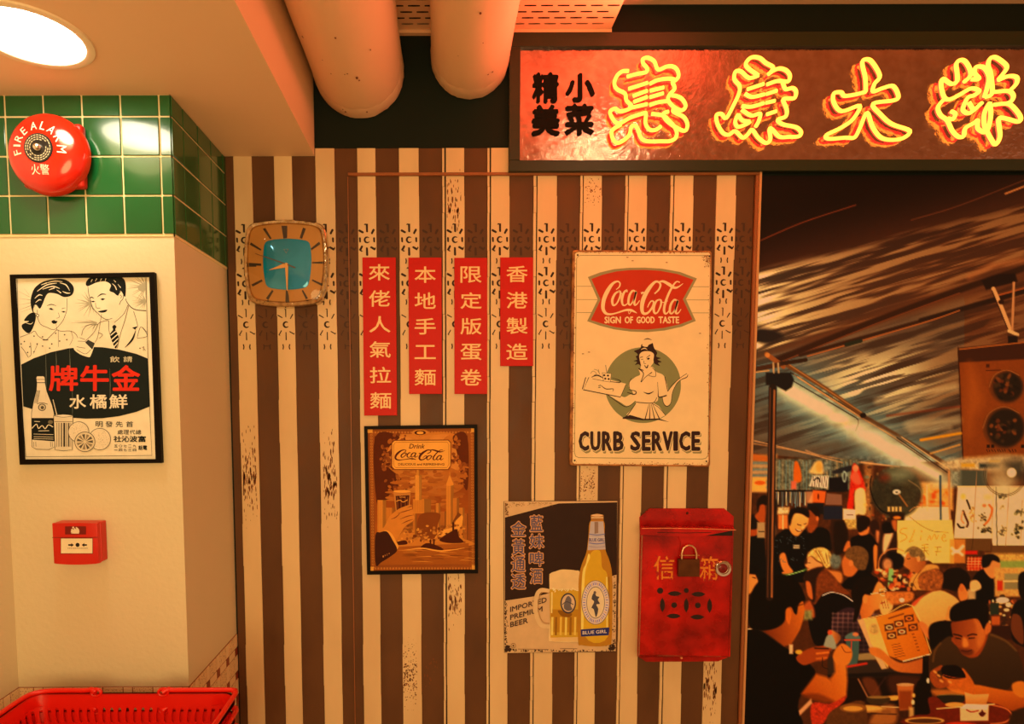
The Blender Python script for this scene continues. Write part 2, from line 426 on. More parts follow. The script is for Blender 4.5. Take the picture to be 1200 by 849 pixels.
# ---- mosaic dado: speckled squares, plain strips and small brown squares
a_, b_ = 24.5*Y1/F, 11.4*Y1/F
obj('grout_bed', box(BM(), XL, XR+.002, Y1-.002, Y1, .3, ZD), M['grout2'], pillar)
obj('grout_bed', box(BM(), XR, XR+.002, Y1-.002, Y2-.0005, .3, ZD), M['grout2'], pillar)
obj('grout_bed', box(BM(), XL, XL+.002, .6, Y1-.002, .3, ZD), M['grout2'], left)
gm = .0015
def dado(put, u0, u1, rows, parent, start):
    z = ZD
    for r in range(rows):
        hh = (a_*.8 if r == 0 else a_) if r % 2 == 0 else b_
        u = start; k = 0
        while u < u1:
            ww = a_ if k % 2 == 0 else b_
            lo, hi = max(u, u0), min(u+ww, u1)
            if hi-lo > .006:
                kind = ('mosaic' if k % 2 == 0 else 'mosaicp') if r % 2 == 0 else ('mosaicp' if k % 2 == 0 else 'mosaicb')
                o = obj('mosaic_tile', put(lo+gm, hi-gm, z-hh+gm, z-gm), M[kind], parent)
            u += ww; k += 1
        z -= hh
# front: separators at px 186, 218 ... ; side continues round the corner
dado(lambda a, b, c, d: box(BM(), a, b, Y1-.0034, Y1-.0018, c, d), XL, XR, 3, pillar, W(214.5, 806, Y1).x-4*(a_+b_)-a_*0-b_*0-.078*0-(a_+b_)*2-a_)
dado(lambda a, b, c, d: box(BM(), XR+.0018, XR+.0034, a, b, c, d), Y1, Y2, 6, pillar, Y1+.004-b_)
dado(lambda a, b, c, d: box(BM(), XL+.0018, XL+.0034, a, b, c, d), .9, Y1-.004, 4, left, Y1-.004-(a_+b_)*11-a_*.6)

# ---- slatted gate covering the back wall
ZM = W(600, 205).z
lights = [(273.5, 295), (321, 342), (369.5, 392), (418.6, 440), (467.5, 490.6), (522.5, 544), (575.5, 597), (630, 652.8), (684.3, 705.5), (737.3, 758.5), (791, 813), (840.5, 863)]
strips = [(518.2, 520.8), (571.2, 573.8), (625.3, 628.6), (680.2, 683), (733, 736), (786, 789.3)]
Xof = lambda u: W(u, 190).x
ZTOP = W(480, 174).z; ZB = .10
def slat_bm(wd, zt, y0, y1, lip=0):
    """a pressed metal slat: flat face with folded edges, stepped every .6 m"""
    bm = BM()
    bw = min(.0022, wd*.12)
    pr = [(0, y1), (0, y0+.001), (bw*.5, y0), (wd-bw*.5, y0), (wd, y0+.001), (wd, y1)]
    A = [bm.verts.new((x, y, ZB)) for x, y in pr]; B = [bm.verts.new((x, y, zt)) for x, y in pr]
    for i in range(len(pr)-1): bm.faces.new((A[i], A[i+1], B[i+1], B[i]))
    bm.faces.new(A[::-1]); bm.faces.new(B)
    return bm
# punched flowers, shared by all slats
def bar(pts_, bm, x, z, l, wd, ang, y, hook=0):
    c, s_ = math.cos(ang), math.sin(ang); P = []
    base = [(-l/2, -wd*.32), (-l/2+wd*.2, -wd/2), (l/2-wd*.3, -wd/2), (l/2, -wd*.2), (l/2, wd*.3), (l/2-wd*.4, wd/2), (-l/2+wd*.3, wd*.38), (-l/2, wd*.1)]
    if hook: base = base[:3]+[(l/2, -wd*.5), (l/2+wd*.1, wd*.9), (l/2-wd*.5, wd*1.3), (l/2-wd*.5, wd*.45)]+base[6:]
    for a, b in base: P.append((x+a*c-b*s_, y, z+a*s_+b*c))
    bm.faces.new([bm.verts.new(p) for p in P])
px = Y2/F
def pattern_mesh(dark):
    bm = BM(); y = -.0003; rs = random.Random(3)
    def flower(cz, faint):
        ws = 2.6*px*(.5 if faint else 1)
        for k in range(8):
            an = PI/2+k*PI/4; r = 13.2*px; rx = 8.2*px
            x, z = math.cos(an)*rx*1.15, math.sin(an)*r
            ll = (9.5 if k in (0, 4) else 6.4)*px
            if k in (2, 6):
                if not faint: bar(None, bm, x*.86, cz+z, 5.6*px, ws*.85, PI/2, y)
                continue
            bar(None, bm, x, cz+z, ll, ws, an+(.25 if k % 2 else 0), y, hook=(k in (0, 3, 5)))
        # broken ring at the centre
        n = 12; a0, a1 = (PI*.3, PI*1.75)
        ri, ro = 2.4*px, 4.6*px
        A = [bm.verts.new((ri*math.cos(a0+(a1-a0)*i/n)+(.8*px if not dark else -.3*px), y, cz+ri*math.sin(a0+(a1-a0)*i/n))) for i in range(n+1)]
        w_ = [(.3+.7*math.sin(PI*i/n)) for i in range(n+1)]
        B = [bm.verts.new(((ri+(ro-ri)*w_[i])*math.cos(a0+(a1-a0)*i/n)+(.8*px if not dark else -.3*px), y, cz+(ri+(ro-ri)*w_[i])*math.sin(a0+(a1-a0)*i/n))) for i in range(n+1)]
        for i in range(n): bm.faces.new((A[i], A[i+1], B[i+1], B[i]))
    def bow(cz, full):
        for sx in (-1, 1):
            P = [(sx*4.6, 2.8), (sx*3.3, 3.2), (sx*2.6, 0), (sx*3.3, -3.2), (sx*4.6, -2.8), (sx*4.0, 0)]
            bm.faces.new([bm.verts.new((a*px, y, cz+b*px)) for a, b in P])
        if full: bm.faces.new([bm.verts.new((a*px, y, cz+b*px)) for a, b in [(-4, 1.6), (4, 1.6), (4, .7), (-4, .7)]])
    bow(W(600, 306).z-Z0, dark); bow(W(600, 406).z-Z0, dark); bow(W(600, 354).z-Z0, False)
    flower(W(600, 281).z-Z0, False); flower(W(600, 332).z-Z0, False); flower(W(600, 380).z-Z0, True)
    bmesh.ops.recalc_face_normals(bm, faces=bm.faces)
    me = bpy.data.meshes.new('punched_pattern')
    for f in bm.faces:
        f.normal_update()
        if f.normal.y > 0: f.normal_flip()
    bm.to_mesh(me); bm.free(); me.materials.append(M['punchd' if dark else 'punch']); return me
Z0 = 1.5
pl, pd = pattern_mesh(False), pattern_mesh(True)
def addpat(slat, cx, y, me):
    o = bpy.data.objects.new('punched_pattern', me); LINK(o); o.parent = slat
    o.location = Vector((cx, y, Z0))-Vector(slat['_b'])
edges = [(Xof(a), Xof(b)) for a, b in lights]
XE = Xof(885)
for i, (a, b) in enumerate(edges):
    zt = ZC-.0005 if b < XB-.003 else ZTOP
    o = obj('slat', slat_bm(b-a, zt, 0, .006), M['light'], back, loc=None)
    o.data.transform(Matrix.Translation((a, Y2-.002, 0))); o['_b'] = (0, 0, 0)
    tag(o, 'cream slat')
    addpat(o, (a+b)/2-.0005, Y2-.0021, pl)
    nb = edges[i+1][0] if i+1 < len(edges) else XE
    st = [s for s in strips if b < Xof(s[0]) < nb]
    d1 = Xof(st[0][0]) if st else nb-.0004
    zt = ZC-.0005 if d1 < XB+.004 else ZTOP
    o = obj('slat', slat_bm(d1-b-.0006, zt, 0, .0035), M['dark'], back)
    o.data.transform(Matrix.Translation((b+.0004, Y2+.0006, 0))); o['_b'] = (0, 0, 0); tag(o, 'brown slat')
    addpat(o, (b+d1)/2, Y2+.0004, pd)
    if st:
        s0, s1 = Xof(st[0][0]), Xof(st[0][1])
        bm = BM(); z = ZTOP
        k = 0; zz = ZTOP
        while zz > ZB:
            h_ = .118 if k % 2 == 0 else .082; dx = .0007 if k % 2 else 0
            box(bm, s0+dx, s1-.0004+dx, Y2-.0035, Y2+.003, max(zz-h_, ZB), zz-.0012); zz -= h_; k += 1
        o = obj('hinge_strip', bm, M['light'], back)
        obj('gap_shadow', box(BM(), s1, nb, Y2+.002, Y2+.004, ZB, ZTOP), M['shadowgap'], back)  # dark strip stands in for the shadow right of the hinge strip
    # folded lap marks down the slat edge
    bm = BM(); zz = 2.16; k = 0
    while zz > ZB:
        h_ = .20
        if k % 2 == 0: box(bm, b-.0016, b+.0008, Y2-.0028, Y2, zz-h_, zz)
        else: box(bm, a-.0006, a+.0012, Y2-.0026, Y2, zz-h_+.03, zz-.03)
        zz -= h_+.004; k += 1
    obj('edge_lap', bm, M['light'], back)
o = obj('slat', box(BM(), Xof(264), Xof(273.2), Y2+.0006, Y2+.004, ZB, ZC-.001), M['dark'], back)
# rust and flaked paint on a few slats: small irregular flecks
def flecks(name, cx, cy, wx, wy, n, y, mt, streak=1.0):
    bm = BM(); r_ = random.Random(int(cx))
    c = W(cx, cy); 
    for _ in range(n):
        gx = r_.uniform(-1, 1); gz = max(-1, min(1, r_.gauss(0, .45)))
        x, z = c.x+gx*wx*px, c.z+gz*wy*px; s_ = r_.uniform(.0008, .0034)*(1-abs(gz)*.5)
        n_ = 6; P = []
        for k in range(n_):
            an = 2*PI*k/n_; q = s_*r_.uniform(.5, 1.2); xx = x+math.cos(an)*q; xx = min(max(xx, c.x-wx*px*1.02), c.x+wx*px*1.02)
            P.append(bm.verts.new((xx, y, z+math.sin(an)*q*streak)))
        try: bm.faces.new(P)
        except Exception: pass
    for f in bm.faces:
        f.normal_update()
        if f.normal.y > 0: f.normal_flip()
    me = bpy.data.meshes.new(name); bm.to_mesh(me); bm.free()
    o = obj(name, me, mt, back); o['kind'] = 'stuff'; return o
for (u, v, wx, wy, n, st_) in [(480, 790, 9, 45, 260, 1.2), (387, 560, 8, 60, 120, 5), (293, 560, 8, 60, 110, 5), (532, 240, 8, 40, 60, 4), (533, 700, 8, 42, 70, 4), (695, 222, 9, 20, 70, 1), (832, 800, 8, 50, 90, 5), (688, 568, 9, 22, 140, 1), (505, 790, 8, 40, 24, 2)]:
    flecks('rust_flecks', u, v, wx, wy, n, (Y2-.00225 if u != 505 else Y2+.0004), M['rust'], st_)

# ---- mouldings
zm0, zm1 = W(600, 206.6).z, W(600, 203.2).z
struct('trim_1', box(BM(), Xof(408), Xof(890), Y2-.010, Y2+.002, zm0, zm1, .001, 1), M['wood'])
bm = BM(); XM = W(888, 230).x
struct('trim_2', box(BM(), Xof(888.8), Xof(891.5), Y2-.012, Y2+.002, .08, zm1-.0005, .001, 1), M['woodlight'])
struct('trim_3', box(BM(), Xof(885.2), Xof(888.6), Y2-.008, Y2+.002, .08, zm0-.0005, .001, 1), M['wood'])
struct('trim_4', box(BM(), Xof(407), Xof(407.9), Y2-.003, Y2+.002, .08, zm0-.0005), M['wood'])

# ================================================================== NEON SIGNBOARD
SF = Y2-.022                         # front of the sign frame
def sx(u, v, Y): p = W(u, v, Y); return p.x, p.z
M['signmetal'] = mat('galvanised_sheet', (196, 162, 156), .13, metal=1, var=.5, vscale=34, var2=(150, 112, 104), rvar=.07, bump=.45, bscale=60)
M['neon'] = mat('neon_tube_glow', (255, 120, 40), .4, emit=(1.0, .40, .04), estr=3.0)
M['neonback'] = mat('neon_tube_red_backing', (230, 30, 15), .3, emit=(1.0, .06, .03), estr=2.0)
M['blackpaint'] = mat('black_cutout_paint', (10, 12, 6), .7, spec=.15)
x0, z1 = sx(597, 37.5, SF); x1 = W(1275, 100, SF).x; z0 = sx(800, 200.5, SF)[1]
ix0, iz1 = sx(610, 54.5, SF); iz0 = sx(800, 187.2, SF)[1]
sign = thing('neon_signboard', ((x0+x1)/2, Y2, z0), 'wide galvanised signboard in dark green frame with glowing yellow neon characters', 'sign')
for nm, r in (('frame_rail', (x0, x1, z0, iz0)), ('frame_rail', (x0, x1, iz1, z1)), ('frame_stile', (x0, ix0, iz0, iz1)), ('frame_stile', (x1-.035, x1, iz0, iz1))):
    obj(nm, box(BM(), r[0], r[1], SF, Y2-.0005, r[2], r[3], .0015, 1), M['signframe'], sign)
SP = Y2-.010
obj('metal_panel', box(BM(), ix0, x1-.035, SP, Y2-.003, iz0, iz1), M['signmetal'], sign)
def solid_text(t, quadpxs, Y, depth, mt, name, parent, bold=.03):
    v, f, _ = glyphs(t, 0, 3); (ax, ay), (bx, by) = quadpxs; bm = BM(); r_ = random.Random(ord(t))
    for n, (da, db) in enumerate([(0, 0), (1, 0), (-1, 0), (0, 1), (0, -1), (.7, .7), (-.7, -.7)]):
        P = [W(ax+(bx-ax)*(a+da*bold)+r_.uniform(-.25, .25), by+(ay-by)*(b+db*bold)+r_.uniform(-.25, .25), Y) for a, b in v]
        vs = [bm.verts.new((p.x, Y-n*.00005, p.z)) for p in P]
        for q in f:
            try: bm.faces.new([vs[i] for i in q])
            except Exception: pass
    r = bmesh.ops.extrude_face_region(bm, geom=bm.faces[:])
    for e in r['geom']:
        if isinstance(e, bmesh.types.BMVert): e.co.y += depth
    return obj(name, bm, mt, parent)
for t, a, b in [('精', (625, 86), (654, 119)), ('小', (664, 87), (696, 118)), ('美', (624, 124), (655, 158)), ('菜', (663, 123), (695, 157))]:
    solid_text(t, (a, b), SP-.004, .0035, M['blackpaint'], 'black_character', sign, .042)
NP = SP-.019
neon = [
 ((700, 60, 6.53), 'n1', [
  [(228, 195), (300, 175), (372, 160), (380, 130), (352, 95), (348, 62), (385, 50), (435, 78), (465, 140), (530, 118), (580, 118), (612, 145), (622, 190), (600, 222), (575, 235), (592, 285), (555, 330), (542, 375), (590, 432), (648, 452), (676, 418), (650, 368), (610, 345), (570, 338)],
  [(240, 152), (190, 155), (150, 190), (130, 245), (150, 290), (212, 325), (222, 375), (262, 428), (180, 462), (135, 440), (97, 468), (130, 535), (172, 552), (250, 510), (340, 480), (372, 478), (368, 550), (400, 600), (448, 602), (486, 575)],
  [(180, 562), (112, 610), (122, 678), (165, 702), (240, 648), (262, 578), (300, 578), (330, 655), (372, 688), (480, 690), (565, 686), (606, 650), (598, 590), (545, 530), (500, 492), (415, 480)],
  [(545, 462), (505, 480), (530, 530), (600, 582), (668, 610), (690, 565), (662, 505), (582, 462), (590, 432)],
  [(240, 288), (385, 242)], [(275, 343), (382, 303)], [(280, 388), (382, 350)], [(262, 432), (382, 405)], [(402, 250), (460, 222), (540, 210), (590, 217)], [(405, 303), (508, 278)], [(402, 352), (505, 322)], [(402, 412), (470, 390), (542, 382)]]),
 ((830, 60, 6.53), 'n2', [
  [(458, 178), (500, 148), (550, 132), (600, 150), (625, 190), (608, 232), (530, 228), (450, 255)],
  [(384, 186), (312, 205), (250, 155), (208, 158), (200, 215), (238, 265), (236, 320), (190, 420), (137, 512), (100, 480), (62, 492), (72, 560), (112, 625), (158, 640), (205, 612), (262, 662), (300, 640), (335, 602), (380, 660), (440, 703), (475, 675), (468, 598), (490, 600), (545, 655), (620, 656), (692, 652), (710, 620), (670, 582), (570, 560), (532, 525), (592, 500), (600, 445), (572, 372), (610, 362), (660, 358), (672, 310), (645, 282), (592, 290), (570, 240)],
  [(384, 186), (305, 130), (288, 92), (330, 48), (392, 52), (440, 90), (495, 122), (482, 155)],
  [(300, 292), (425, 250)], [(280, 325), (335, 350), (430, 330)], [(446, 328), (525, 302)], [(258, 420), (330, 425), (425, 398)], [(442, 395), (510, 380)], [(448, 484), (520, 460)],
  [(255, 448), (330, 493), (396, 478), (386, 535), (362, 578)], [(228, 485), (206, 540), (232, 580), (318, 542), (262, 530), (228, 485)]]),
 ((890, 40, 3.871), 'n3', [
  [(482, 262), (430, 275), (385, 280), (370, 264), (337, 270), (338, 312), (374, 350), (455, 325), (425, 385), (370, 425), (304, 458), (315, 475), (390, 470), (432, 468), (458, 420), (488, 357), (515, 425), (560, 474), (640, 476), (682, 440), (600, 408), (550, 365), (515, 316), (612, 300), (630, 280), (606, 236), (560, 245), (516, 260), (522, 225), (546, 190), (512, 128), (485, 114), (466, 130), (480, 200), (482, 262)]]),
 ((1080, 60, 6.53), 'n4', [
  [(325, 235), (372, 190), (370, 140), (335, 80), (295, 68), (265, 100), (272, 170), (270, 232), (225, 250), (162, 212), (150, 270), (175, 355), (220, 368), (300, 328), (380, 285), (440, 305), (402, 338), (355, 355), (318, 430), (325, 462), (372, 472), (462, 395)],
  [(360, 390), (395, 448)], [(165, 375), (125, 430), (145, 490), (195, 530), (235, 610), (282, 655), (322, 650), (335, 590), (400, 550), (428, 530), (430, 590), (480, 622), (498, 600)],
  [(520, 395), (482, 470), (480, 565), (506, 602), (530, 490), (520, 395)], [(497, 608), (530, 670), (566, 715), (600, 650), (590, 520), (640, 515), (742, 540), (755, 500), (705, 432), (655, 402), (552, 410)],
  [(645, 402), (688, 382), (702, 340), (665, 305), (560, 312)], [(680, 298), (725, 250), (730, 205), (695, 190), (650, 195), (588, 222)],
  [(590, 212), (650, 135), (632, 92), (562, 46), (522, 60), (510, 112), (530, 180), (540, 320), (492, 350)], [(385, 215), (440, 212), (404, 165), (420, 120), (480, 128), (515, 195), (502, 280), (480, 350)], [(225, 460), (258, 480), (240, 520), (200, 515)]])]
for (cx, cyy, k), nm, strokes in neon:
    bm = BM(); bb = BM()
    for st in strokes:
        pts = catmull(st, False, 5) if len(st) > 2 else [st[0], st[1]]
        P = [W(cx+u/k, cyy+v/k, NP) for u, v in pts]; P = [Vector((p.x, NP, p.z)) for p in P]
        tube(bm, P, .0057, 8)
        tube(bb, [p+Vector((0, .0075, 0)) for p in P], .0038, 6)
    o = obj('neon_character', bm, M['neon'], sign, True)
    obj('tube_backing', bb, M['neonback'], o, True)
lamp_lines = []

# ================================================================== FIRE BELL
M['red'] = mat('glossy_red_enamel', (225, 32, 12), .16, coat=.5, spec=.6)
M['redmatt'] = mat('red_plastic', (205, 30, 14), .35)
M['chrome'] = mat('chrome', (225, 215, 200), .16, metal=1)
M['white'] = mat('white_plastic', (240, 232, 210), .4)
bc = W(68, 188, Y1); bc = Vector((bc.x, Y1-.006, bc.z))
bell = thing('fire_alarm_bell', bc, 'round red bell with white lettering mounted on the green tiled pillar', 'alarm bell')
obj('backplate', box(BM(), bc.x-.072, bc.x+.080, bc.y-.026, bc.y, bc.z-.078, bc.z+.078, .008, 3), M['redmatt'], bell, True)
prof = [(.0005, -.070), (.02, -.070), (.040, -.0692), (.058, -.066), (.074, -.060), (.087, -.051), (.094, -.042), (.0975, -.032), (.0985, -.024), (.0985, -.018), (.096, -.017), (.092, -.024)]
def dome_y(r):
    for (r0, h0), (r1, h1) in zip(prof, prof[1:]):
        if r0 <= r <= r1: return h0+(h1-h0)*(r-r0)/(r1-r0)
    return -.07
obj('gong', lathe(BM(), prof, bc, 'y', 72), M['red'], bell, True)
lab = obj('centre_label', lathe(BM(), [(.0005, -.0716), (.0345, -.0712), (.0352, -.0695)], bc, 'y', 48), mat('black_label', (22, 18, 14), .4), bell, True)
obj('dome_nut', lathe(BM(), [(.0005, -.084), (.005, -.083), (.0085, -.079), (.010, -.074), (.010, -.0716)], bc, 'y', 20), M['chrome'], bell, True)
def on_dome(t, place, name='letter'):
    """a raised character laid over the curved gong; subdivided so that it follows the dome"""
    v, f, s_ = glyphs(t, 0, 3); bm = BM(); vs = [bm.verts.new((p[0], p[1], 0)) for p in v]
    for q in f:
        try: bm.faces.new([vs[i] for i in q])
        except Exception: pass
    bmesh.ops.triangulate(bm, faces=bm.faces[:])
    bmesh.ops.subdivide_edges(bm, edges=bm.edges[:], cuts=3, use_grid_fill=True)
    for w_ in bm.verts:
        px_, pz = place(w_.co.x, w_.co.y); rr = math.hypot(px_, pz); w_.co = (bc.x+px_, bc.y+dome_y(rr)-.0006, bc.z+pz)
    for q in bm.faces:
        q.normal_update()
        if q.normal.y > 0: q.normal_flip()
    me = bpy.data.meshes.new(name); bm.to_mesh(me); bm.free(); obj(name, me, M['white'], bell)
ww = {'I': .0042, 'M': .0175, 'L': .0115, 'E': .0115, 'F': .0115}
for ch, deg in zip('FIREALARM', (-100, -83, -64, -41, -12, 12, 36, 63, 92)):
    def pl(a, b, r=.0545, an=math.radians(deg), wd=ww.get(ch, .015), h=.0205):
        x, y = (a-.5)*wd, (b-.5)*h
        return (r+y)*math.sin(an)+x*math.cos(an), (r+y)*math.cos(an)-x*math.sin(an)
    on_dome(ch, pl)
for ch, dx in (('火', -.0115), ('警', .0115)):
    on_dome(ch, lambda a, b, dx=dx: (dx+(a-.5)*.021, -.050+(b-.5)*.023))
# fine print ring on the label
bm = BM(); r_ = random.Random(2)
for rr, n in ((.0195, 16), (.0245, 22), (.0295, 26)):
    for k in range(n):
        a = 2*PI*k/n
        if r_.random() < .15: continue
        x, z = bc.x+rr*math.sin(a), bc.z+rr*math.cos(a); c, s_ = math.cos(a), math.sin(a); l, h = rr*2*PI/n*.36, .0011
        bm.faces.new([bm.verts.new((x+p*c+q*s_, bc.y-.0722, z-p*s_+q*c)) for p, q in ((-l, -h), (l, -h), (l, h), (-l, h))])
obj('fine_print', bm, mat('grey_print', (190, 180, 150), .5), lab)

# ================================================================== CALL POINT
A_, B_ = W(66, 612, Y1-.035), W(119.5, 660.5, Y1-.02)
cx0, cx1, cz1, cz0 = W(64.8, 640, Y1-.03).x, W(117.5, 640, Y1-.03).x, W(90, 611.5, Y1-.03).z, W(90, 661, Y1-.03).z
call = thing('manual_call_point', ((cx0+cx1)/2, Y1, cz0), 'small red break-glass fire call box with white plate on the cream wall', 'fire call point')
cw_ = cx1-cx0
bm = box(BM(), cx0+.001, cx1+.002, Y1-.028, Y1, cz0+.004, cz1-.002, .003, 2); obj('back_box', bm, M['redmatt'], call)
# curved front cover
bm = BM(); n = 14; A = []; B = []
for i in range(n+1):
    t = i/n; x = cx0+cw_*t; bow = .0035*(1-(2*t-1)**2)
    A.append((x, cz0+.003-bow*.9)); B.append((x, cz1-(.003)+bow*.3))
prism(bm, A+B[::-1], Y1-.040, Y1-.0275, .0025, 2); obj('front_cover', bm, M['redmatt'], call, True)
P = Print(Y1-.0405); P.crop(0, 560, 2.937)
P.rect(208, 208, 320, 263, (130, 24, 10)); P.rect(210, 210, 318, 261, (243, 232, 200))
P.ell(267, 232, 7, 7, (20, 18, 16))
for s_ in (-1, 1):
    P.rect(267+s_*16-6 if s_ < 0 else 267+s_*16+0, 229.5, 267+s_*16+0 if s_ < 0 else 267+s_*16+14, 234.5, (20, 18, 16)) if False else None
P.poly([(235, 229.5), (245, 229.5), (245, 225.5), (254, 232.3), (245, 239), (245, 235), (235, 235)], (20, 18, 16))
P.poly([(299, 229.5), (290, 229.5), (290, 225.5), (281, 232.3), (290, 239), (290, 235), (299, 235)], (20, 18, 16))
for x in range(233, 303, 5): P.rect(x, 242.5, x+3.4, 244.5, (90, 70, 50))
P.rect(224, 168, 296, 196, (120, 16, 8))
P.poly([(246, 190), (245, 182), (250, 176), (253, 180), (256, 174), (262, 178), (261, 170), (270, 176), (273, 184), (270, 191)], (240, 225, 200), True)
P.line([(246, 177), (246, 192), (272, 192)], 2, (240, 225, 200), False); P.ell(252, 172, 3.2, 3.2, (240, 225, 200))
P.build('operating_plate', print_mat('call_point_print', .4, wear=.05), call)
obj('cover_seam', box(BM(), cx0-.0003, cx1+.0003, Y1-.0408, Y1-.0398, W(90, 560+206/2.937, Y1-.04).z-.0006, W(90, 560+206/2.937, Y1-.04).z+.0006), mat('dark_red', (110, 14, 6), .5), call)

# ================================================================== CLOCK
ck = W(334, 309); YC = Y2-.034
clock = thing('wall_clock', (ck.x, Y2, ck.z), 'cushion shaped wall clock with chrome rim, tan dial and teal centre', 'clock')
def cpx(u, v, Y): p = W(270+u/6.06, 240+v/6.06, Y); return p.x, p.z
def cush(cx, cyv, hw, hh, bulge=.10, n=12, taper=0):
    """cushion outline: four bowed sides, rounded corners, in crop units"""
    P = []; kc = .895
    for q in range(4):                      # each side bows out from corner to corner
        for i in range(24):
            t_ = -1+2*i/24; b = 1-(1-kc)*t_*t_
            P.append([(t_*kc, -b), (b, t_*kc), (-t_*kc, b), (-b, -t_*kc)][q])
    for _ in range(5): P = [((P[i-1][0]+2*P[i][0]+P[(i+1) % 96][0])/4, (P[i-1][1]+2*P[i][1]+P[(i+1) % 96][1])/4) for i in range(96)]
    return [(cx+x*hw*(1+taper*y), cyv+y*hh) for x, y in P]
O = [cpx(u, v, YC) for u, v in cush(392, 415, 300, 312, taper=-.02)]
I1 = [cpx(u, v, YC) for u, v in cush(392, 412, 276, 285, taper=-.02)]
I2 = [cpx(u, v, YC+.008) for u, v in cush(392, 412, 266, 276, taper=-.02)]
bm = BM(); n = len(O)
lv = [(O, Y2-.001), (O, YC+.010), ([(x*.996+ck.x*.004, z*.996+ck.z*.004) for x, z in O], YC+.003), ([(x*.975+ck.x*.025, z*.975+ck.z*.025) for x, z in O], YC), (I1, YC+.001), (I2, YC+.009)]
rings = [[bm.verts.new((x, y, z)) for x, z in L] for L, y in lv]
for A, B in zip(rings, rings[1:]):
    for i in range(n): bm.faces.new((A[i], A[(i+1) % n], B[(i+1) % n], B[i]))
obj('bezel', bm, mat('worn_chrome_rim', (225, 205, 170), .13, metal=1, var=.6, vscale=60, var2=(90, 60, 35), rvar=.06, bump=.5, bscale=45), clock, True)
bm = BM(); prism(bm, [(x, z) for x, z in I2], YC+.009, Y2-.003); obj('dial', bm, mat('tan_dial', (190, 134, 62), .38, var=.12, vscale=12, metal=.2), clock)
# teal centre plate, slightly domed
Tq = [cpx(u, v, YC+.006) for u, v in cush(402, 422, 172, 182, taper=-.04)]
cxx, czz = cpx(402, 422, YC+.006); bm = BM(); rr = []
for k, (s_, y) in enumerate([(1, .0088), (1, .0078), (.985, .0072), (.9, .0062), (.8, .0052), (.65, .0038), (.5, .0028), (.35, .0020), (.2, .0014)]):
    rr.append([bm.verts.new((cxx+(x-cxx)*s_, YC+y, czz+(z-czz)*s_)) for x, z in Tq])
for A, B in zip(rr, rr[1:]):
    for i in range(n): bm.faces.new((A[i], A[(i+1) % n], B[(i+1) % n], B[i]))
bm.faces.new(rr[-1])
obj('centre_plate', bm, mat('teal_metallic_plate', (0, 158, 215), .08, metal=.25, coat=.35, var=.3, vscale=7, var2=(0, 96, 130), stretch=(1, 1, 3)), clock, True)
mk = [[(362, 150), (403, 150), (402, 236), (376, 240)], [(515, 163), (535, 170), (508, 242), (492, 236)], [(630, 262), (638, 280), (576, 322), (570, 312)], [(655, 403), (655, 420), (580, 416), (580, 408)], [(650, 560), (642, 574), (578, 540), (582, 530)], [(550, 664), (536, 672), (506, 610), (516, 606)], [(390, 690), (417, 690), (414, 650), (404, 606), (393, 606)], [(252, 665), (268, 677), (306, 612), (295, 606)], [(148, 567), (158, 581), (228, 543), (222, 531)], [(130, 413), (130, 440), (183, 440), (183, 432), (218, 434), (218, 418)], [(146, 268), (137, 284), (214, 326), (219, 316)], [(230, 172), (248, 164), (292, 240), (280, 244)]]
M['marker'] = mat('dark_markers', (48, 30, 12), .35)
for q in mk: obj('hour_marker', prism(BM(), [cpx(u, v, YC+.007) for u, v in q], YC+.0074, YC+.0089), M['marker'], clock)
M['gold'] = mat('brass_hands', (226, 176, 110), .3, metal=.6)
def hand(q, y): 
    bm = BM(); prism(bm, [cpx(u, v, YC) for u, v in q], YC+y-.0006, YC+y); return bm
obj('hour_hand', hand([(272, 466), (380, 418), (398, 428), (396, 446)], -.0008), M['gold'], clock)
obj('minute_hand', hand([(388, 420), (412, 420), (408, 612), (401, 612)], -.0018), M['gold'], clock)
obj('second_hand', hand([(178, 347), (178, 351), (391, 425), (460, 453), (464, 446), (395, 419)], -.0028), mat('dark_hand', (90, 60, 25), .4), clock)
obj('hub', lathe(BM(), [(.0005, -.004), (.004, -.0035), (.005, -.001), (.005, .001)], (*[cpx(397, 424, YC)[0], YC, cpx(397, 424, YC)[1]],), 'y', 20), M['gold'], clock, True)
g_ = [cpx(u, v, YC+.002) for u, v in [(380, 318), (412, 318), (398, 345)]]
obj('emblem', tube(BM(), [(x, YC-.0002, z) for x, z in g_], .0007, 5, True), M['gold'], clock)
# glass cover, very slightly domed
glm = bpy.data.materials.new('clock_glass'); glm.use_nodes = True; nt = glm.node_tree; nt.nodes.remove(nt.nodes['Principled BSDF'])
tr = nt.nodes.new('ShaderNodeBsdfTransparent'); gl = nt.nodes.new('ShaderNodeBsdfGlossy'); gl.inputs['Roughness'].default_value = .02
mx = nt.nodes.new('ShaderNodeMixShader'); fr = nt.nodes.new('ShaderNodeFresnel'); fr.inputs[0].default_value = 1.45
nt.links.new(fr.outputs[0], mx.inputs[0]); nt.links.new(tr.outputs[0], mx.inputs[1]); nt.links.new(gl.outputs[0], mx.inputs[2]); nt.links.new(mx.outputs[0], nt.nodes['Material Output'].inputs[0])
bm = BM(); rr = []
for s_, y in [(1, .002), (.9, -.0008), (.8, -.0026), (.65, -.0045), (.5, -.0058), (.35, -.0066), (.2, -.0070)]:
    rr.append([bm.verts.new((ck.x+(x-ck.x)*s_, YC+y, ck.z+(z-ck.z)*s_)) for x, z in I1])
for A, B in zip(rr, rr[1:]):
    for i in range(n): bm.faces.new((A[i], A[(i+1) % n], B[(i+1) % n], B[i]))
bm.faces.new(rr[-1]); obj('glass_cover', bm, glm, clock, True)

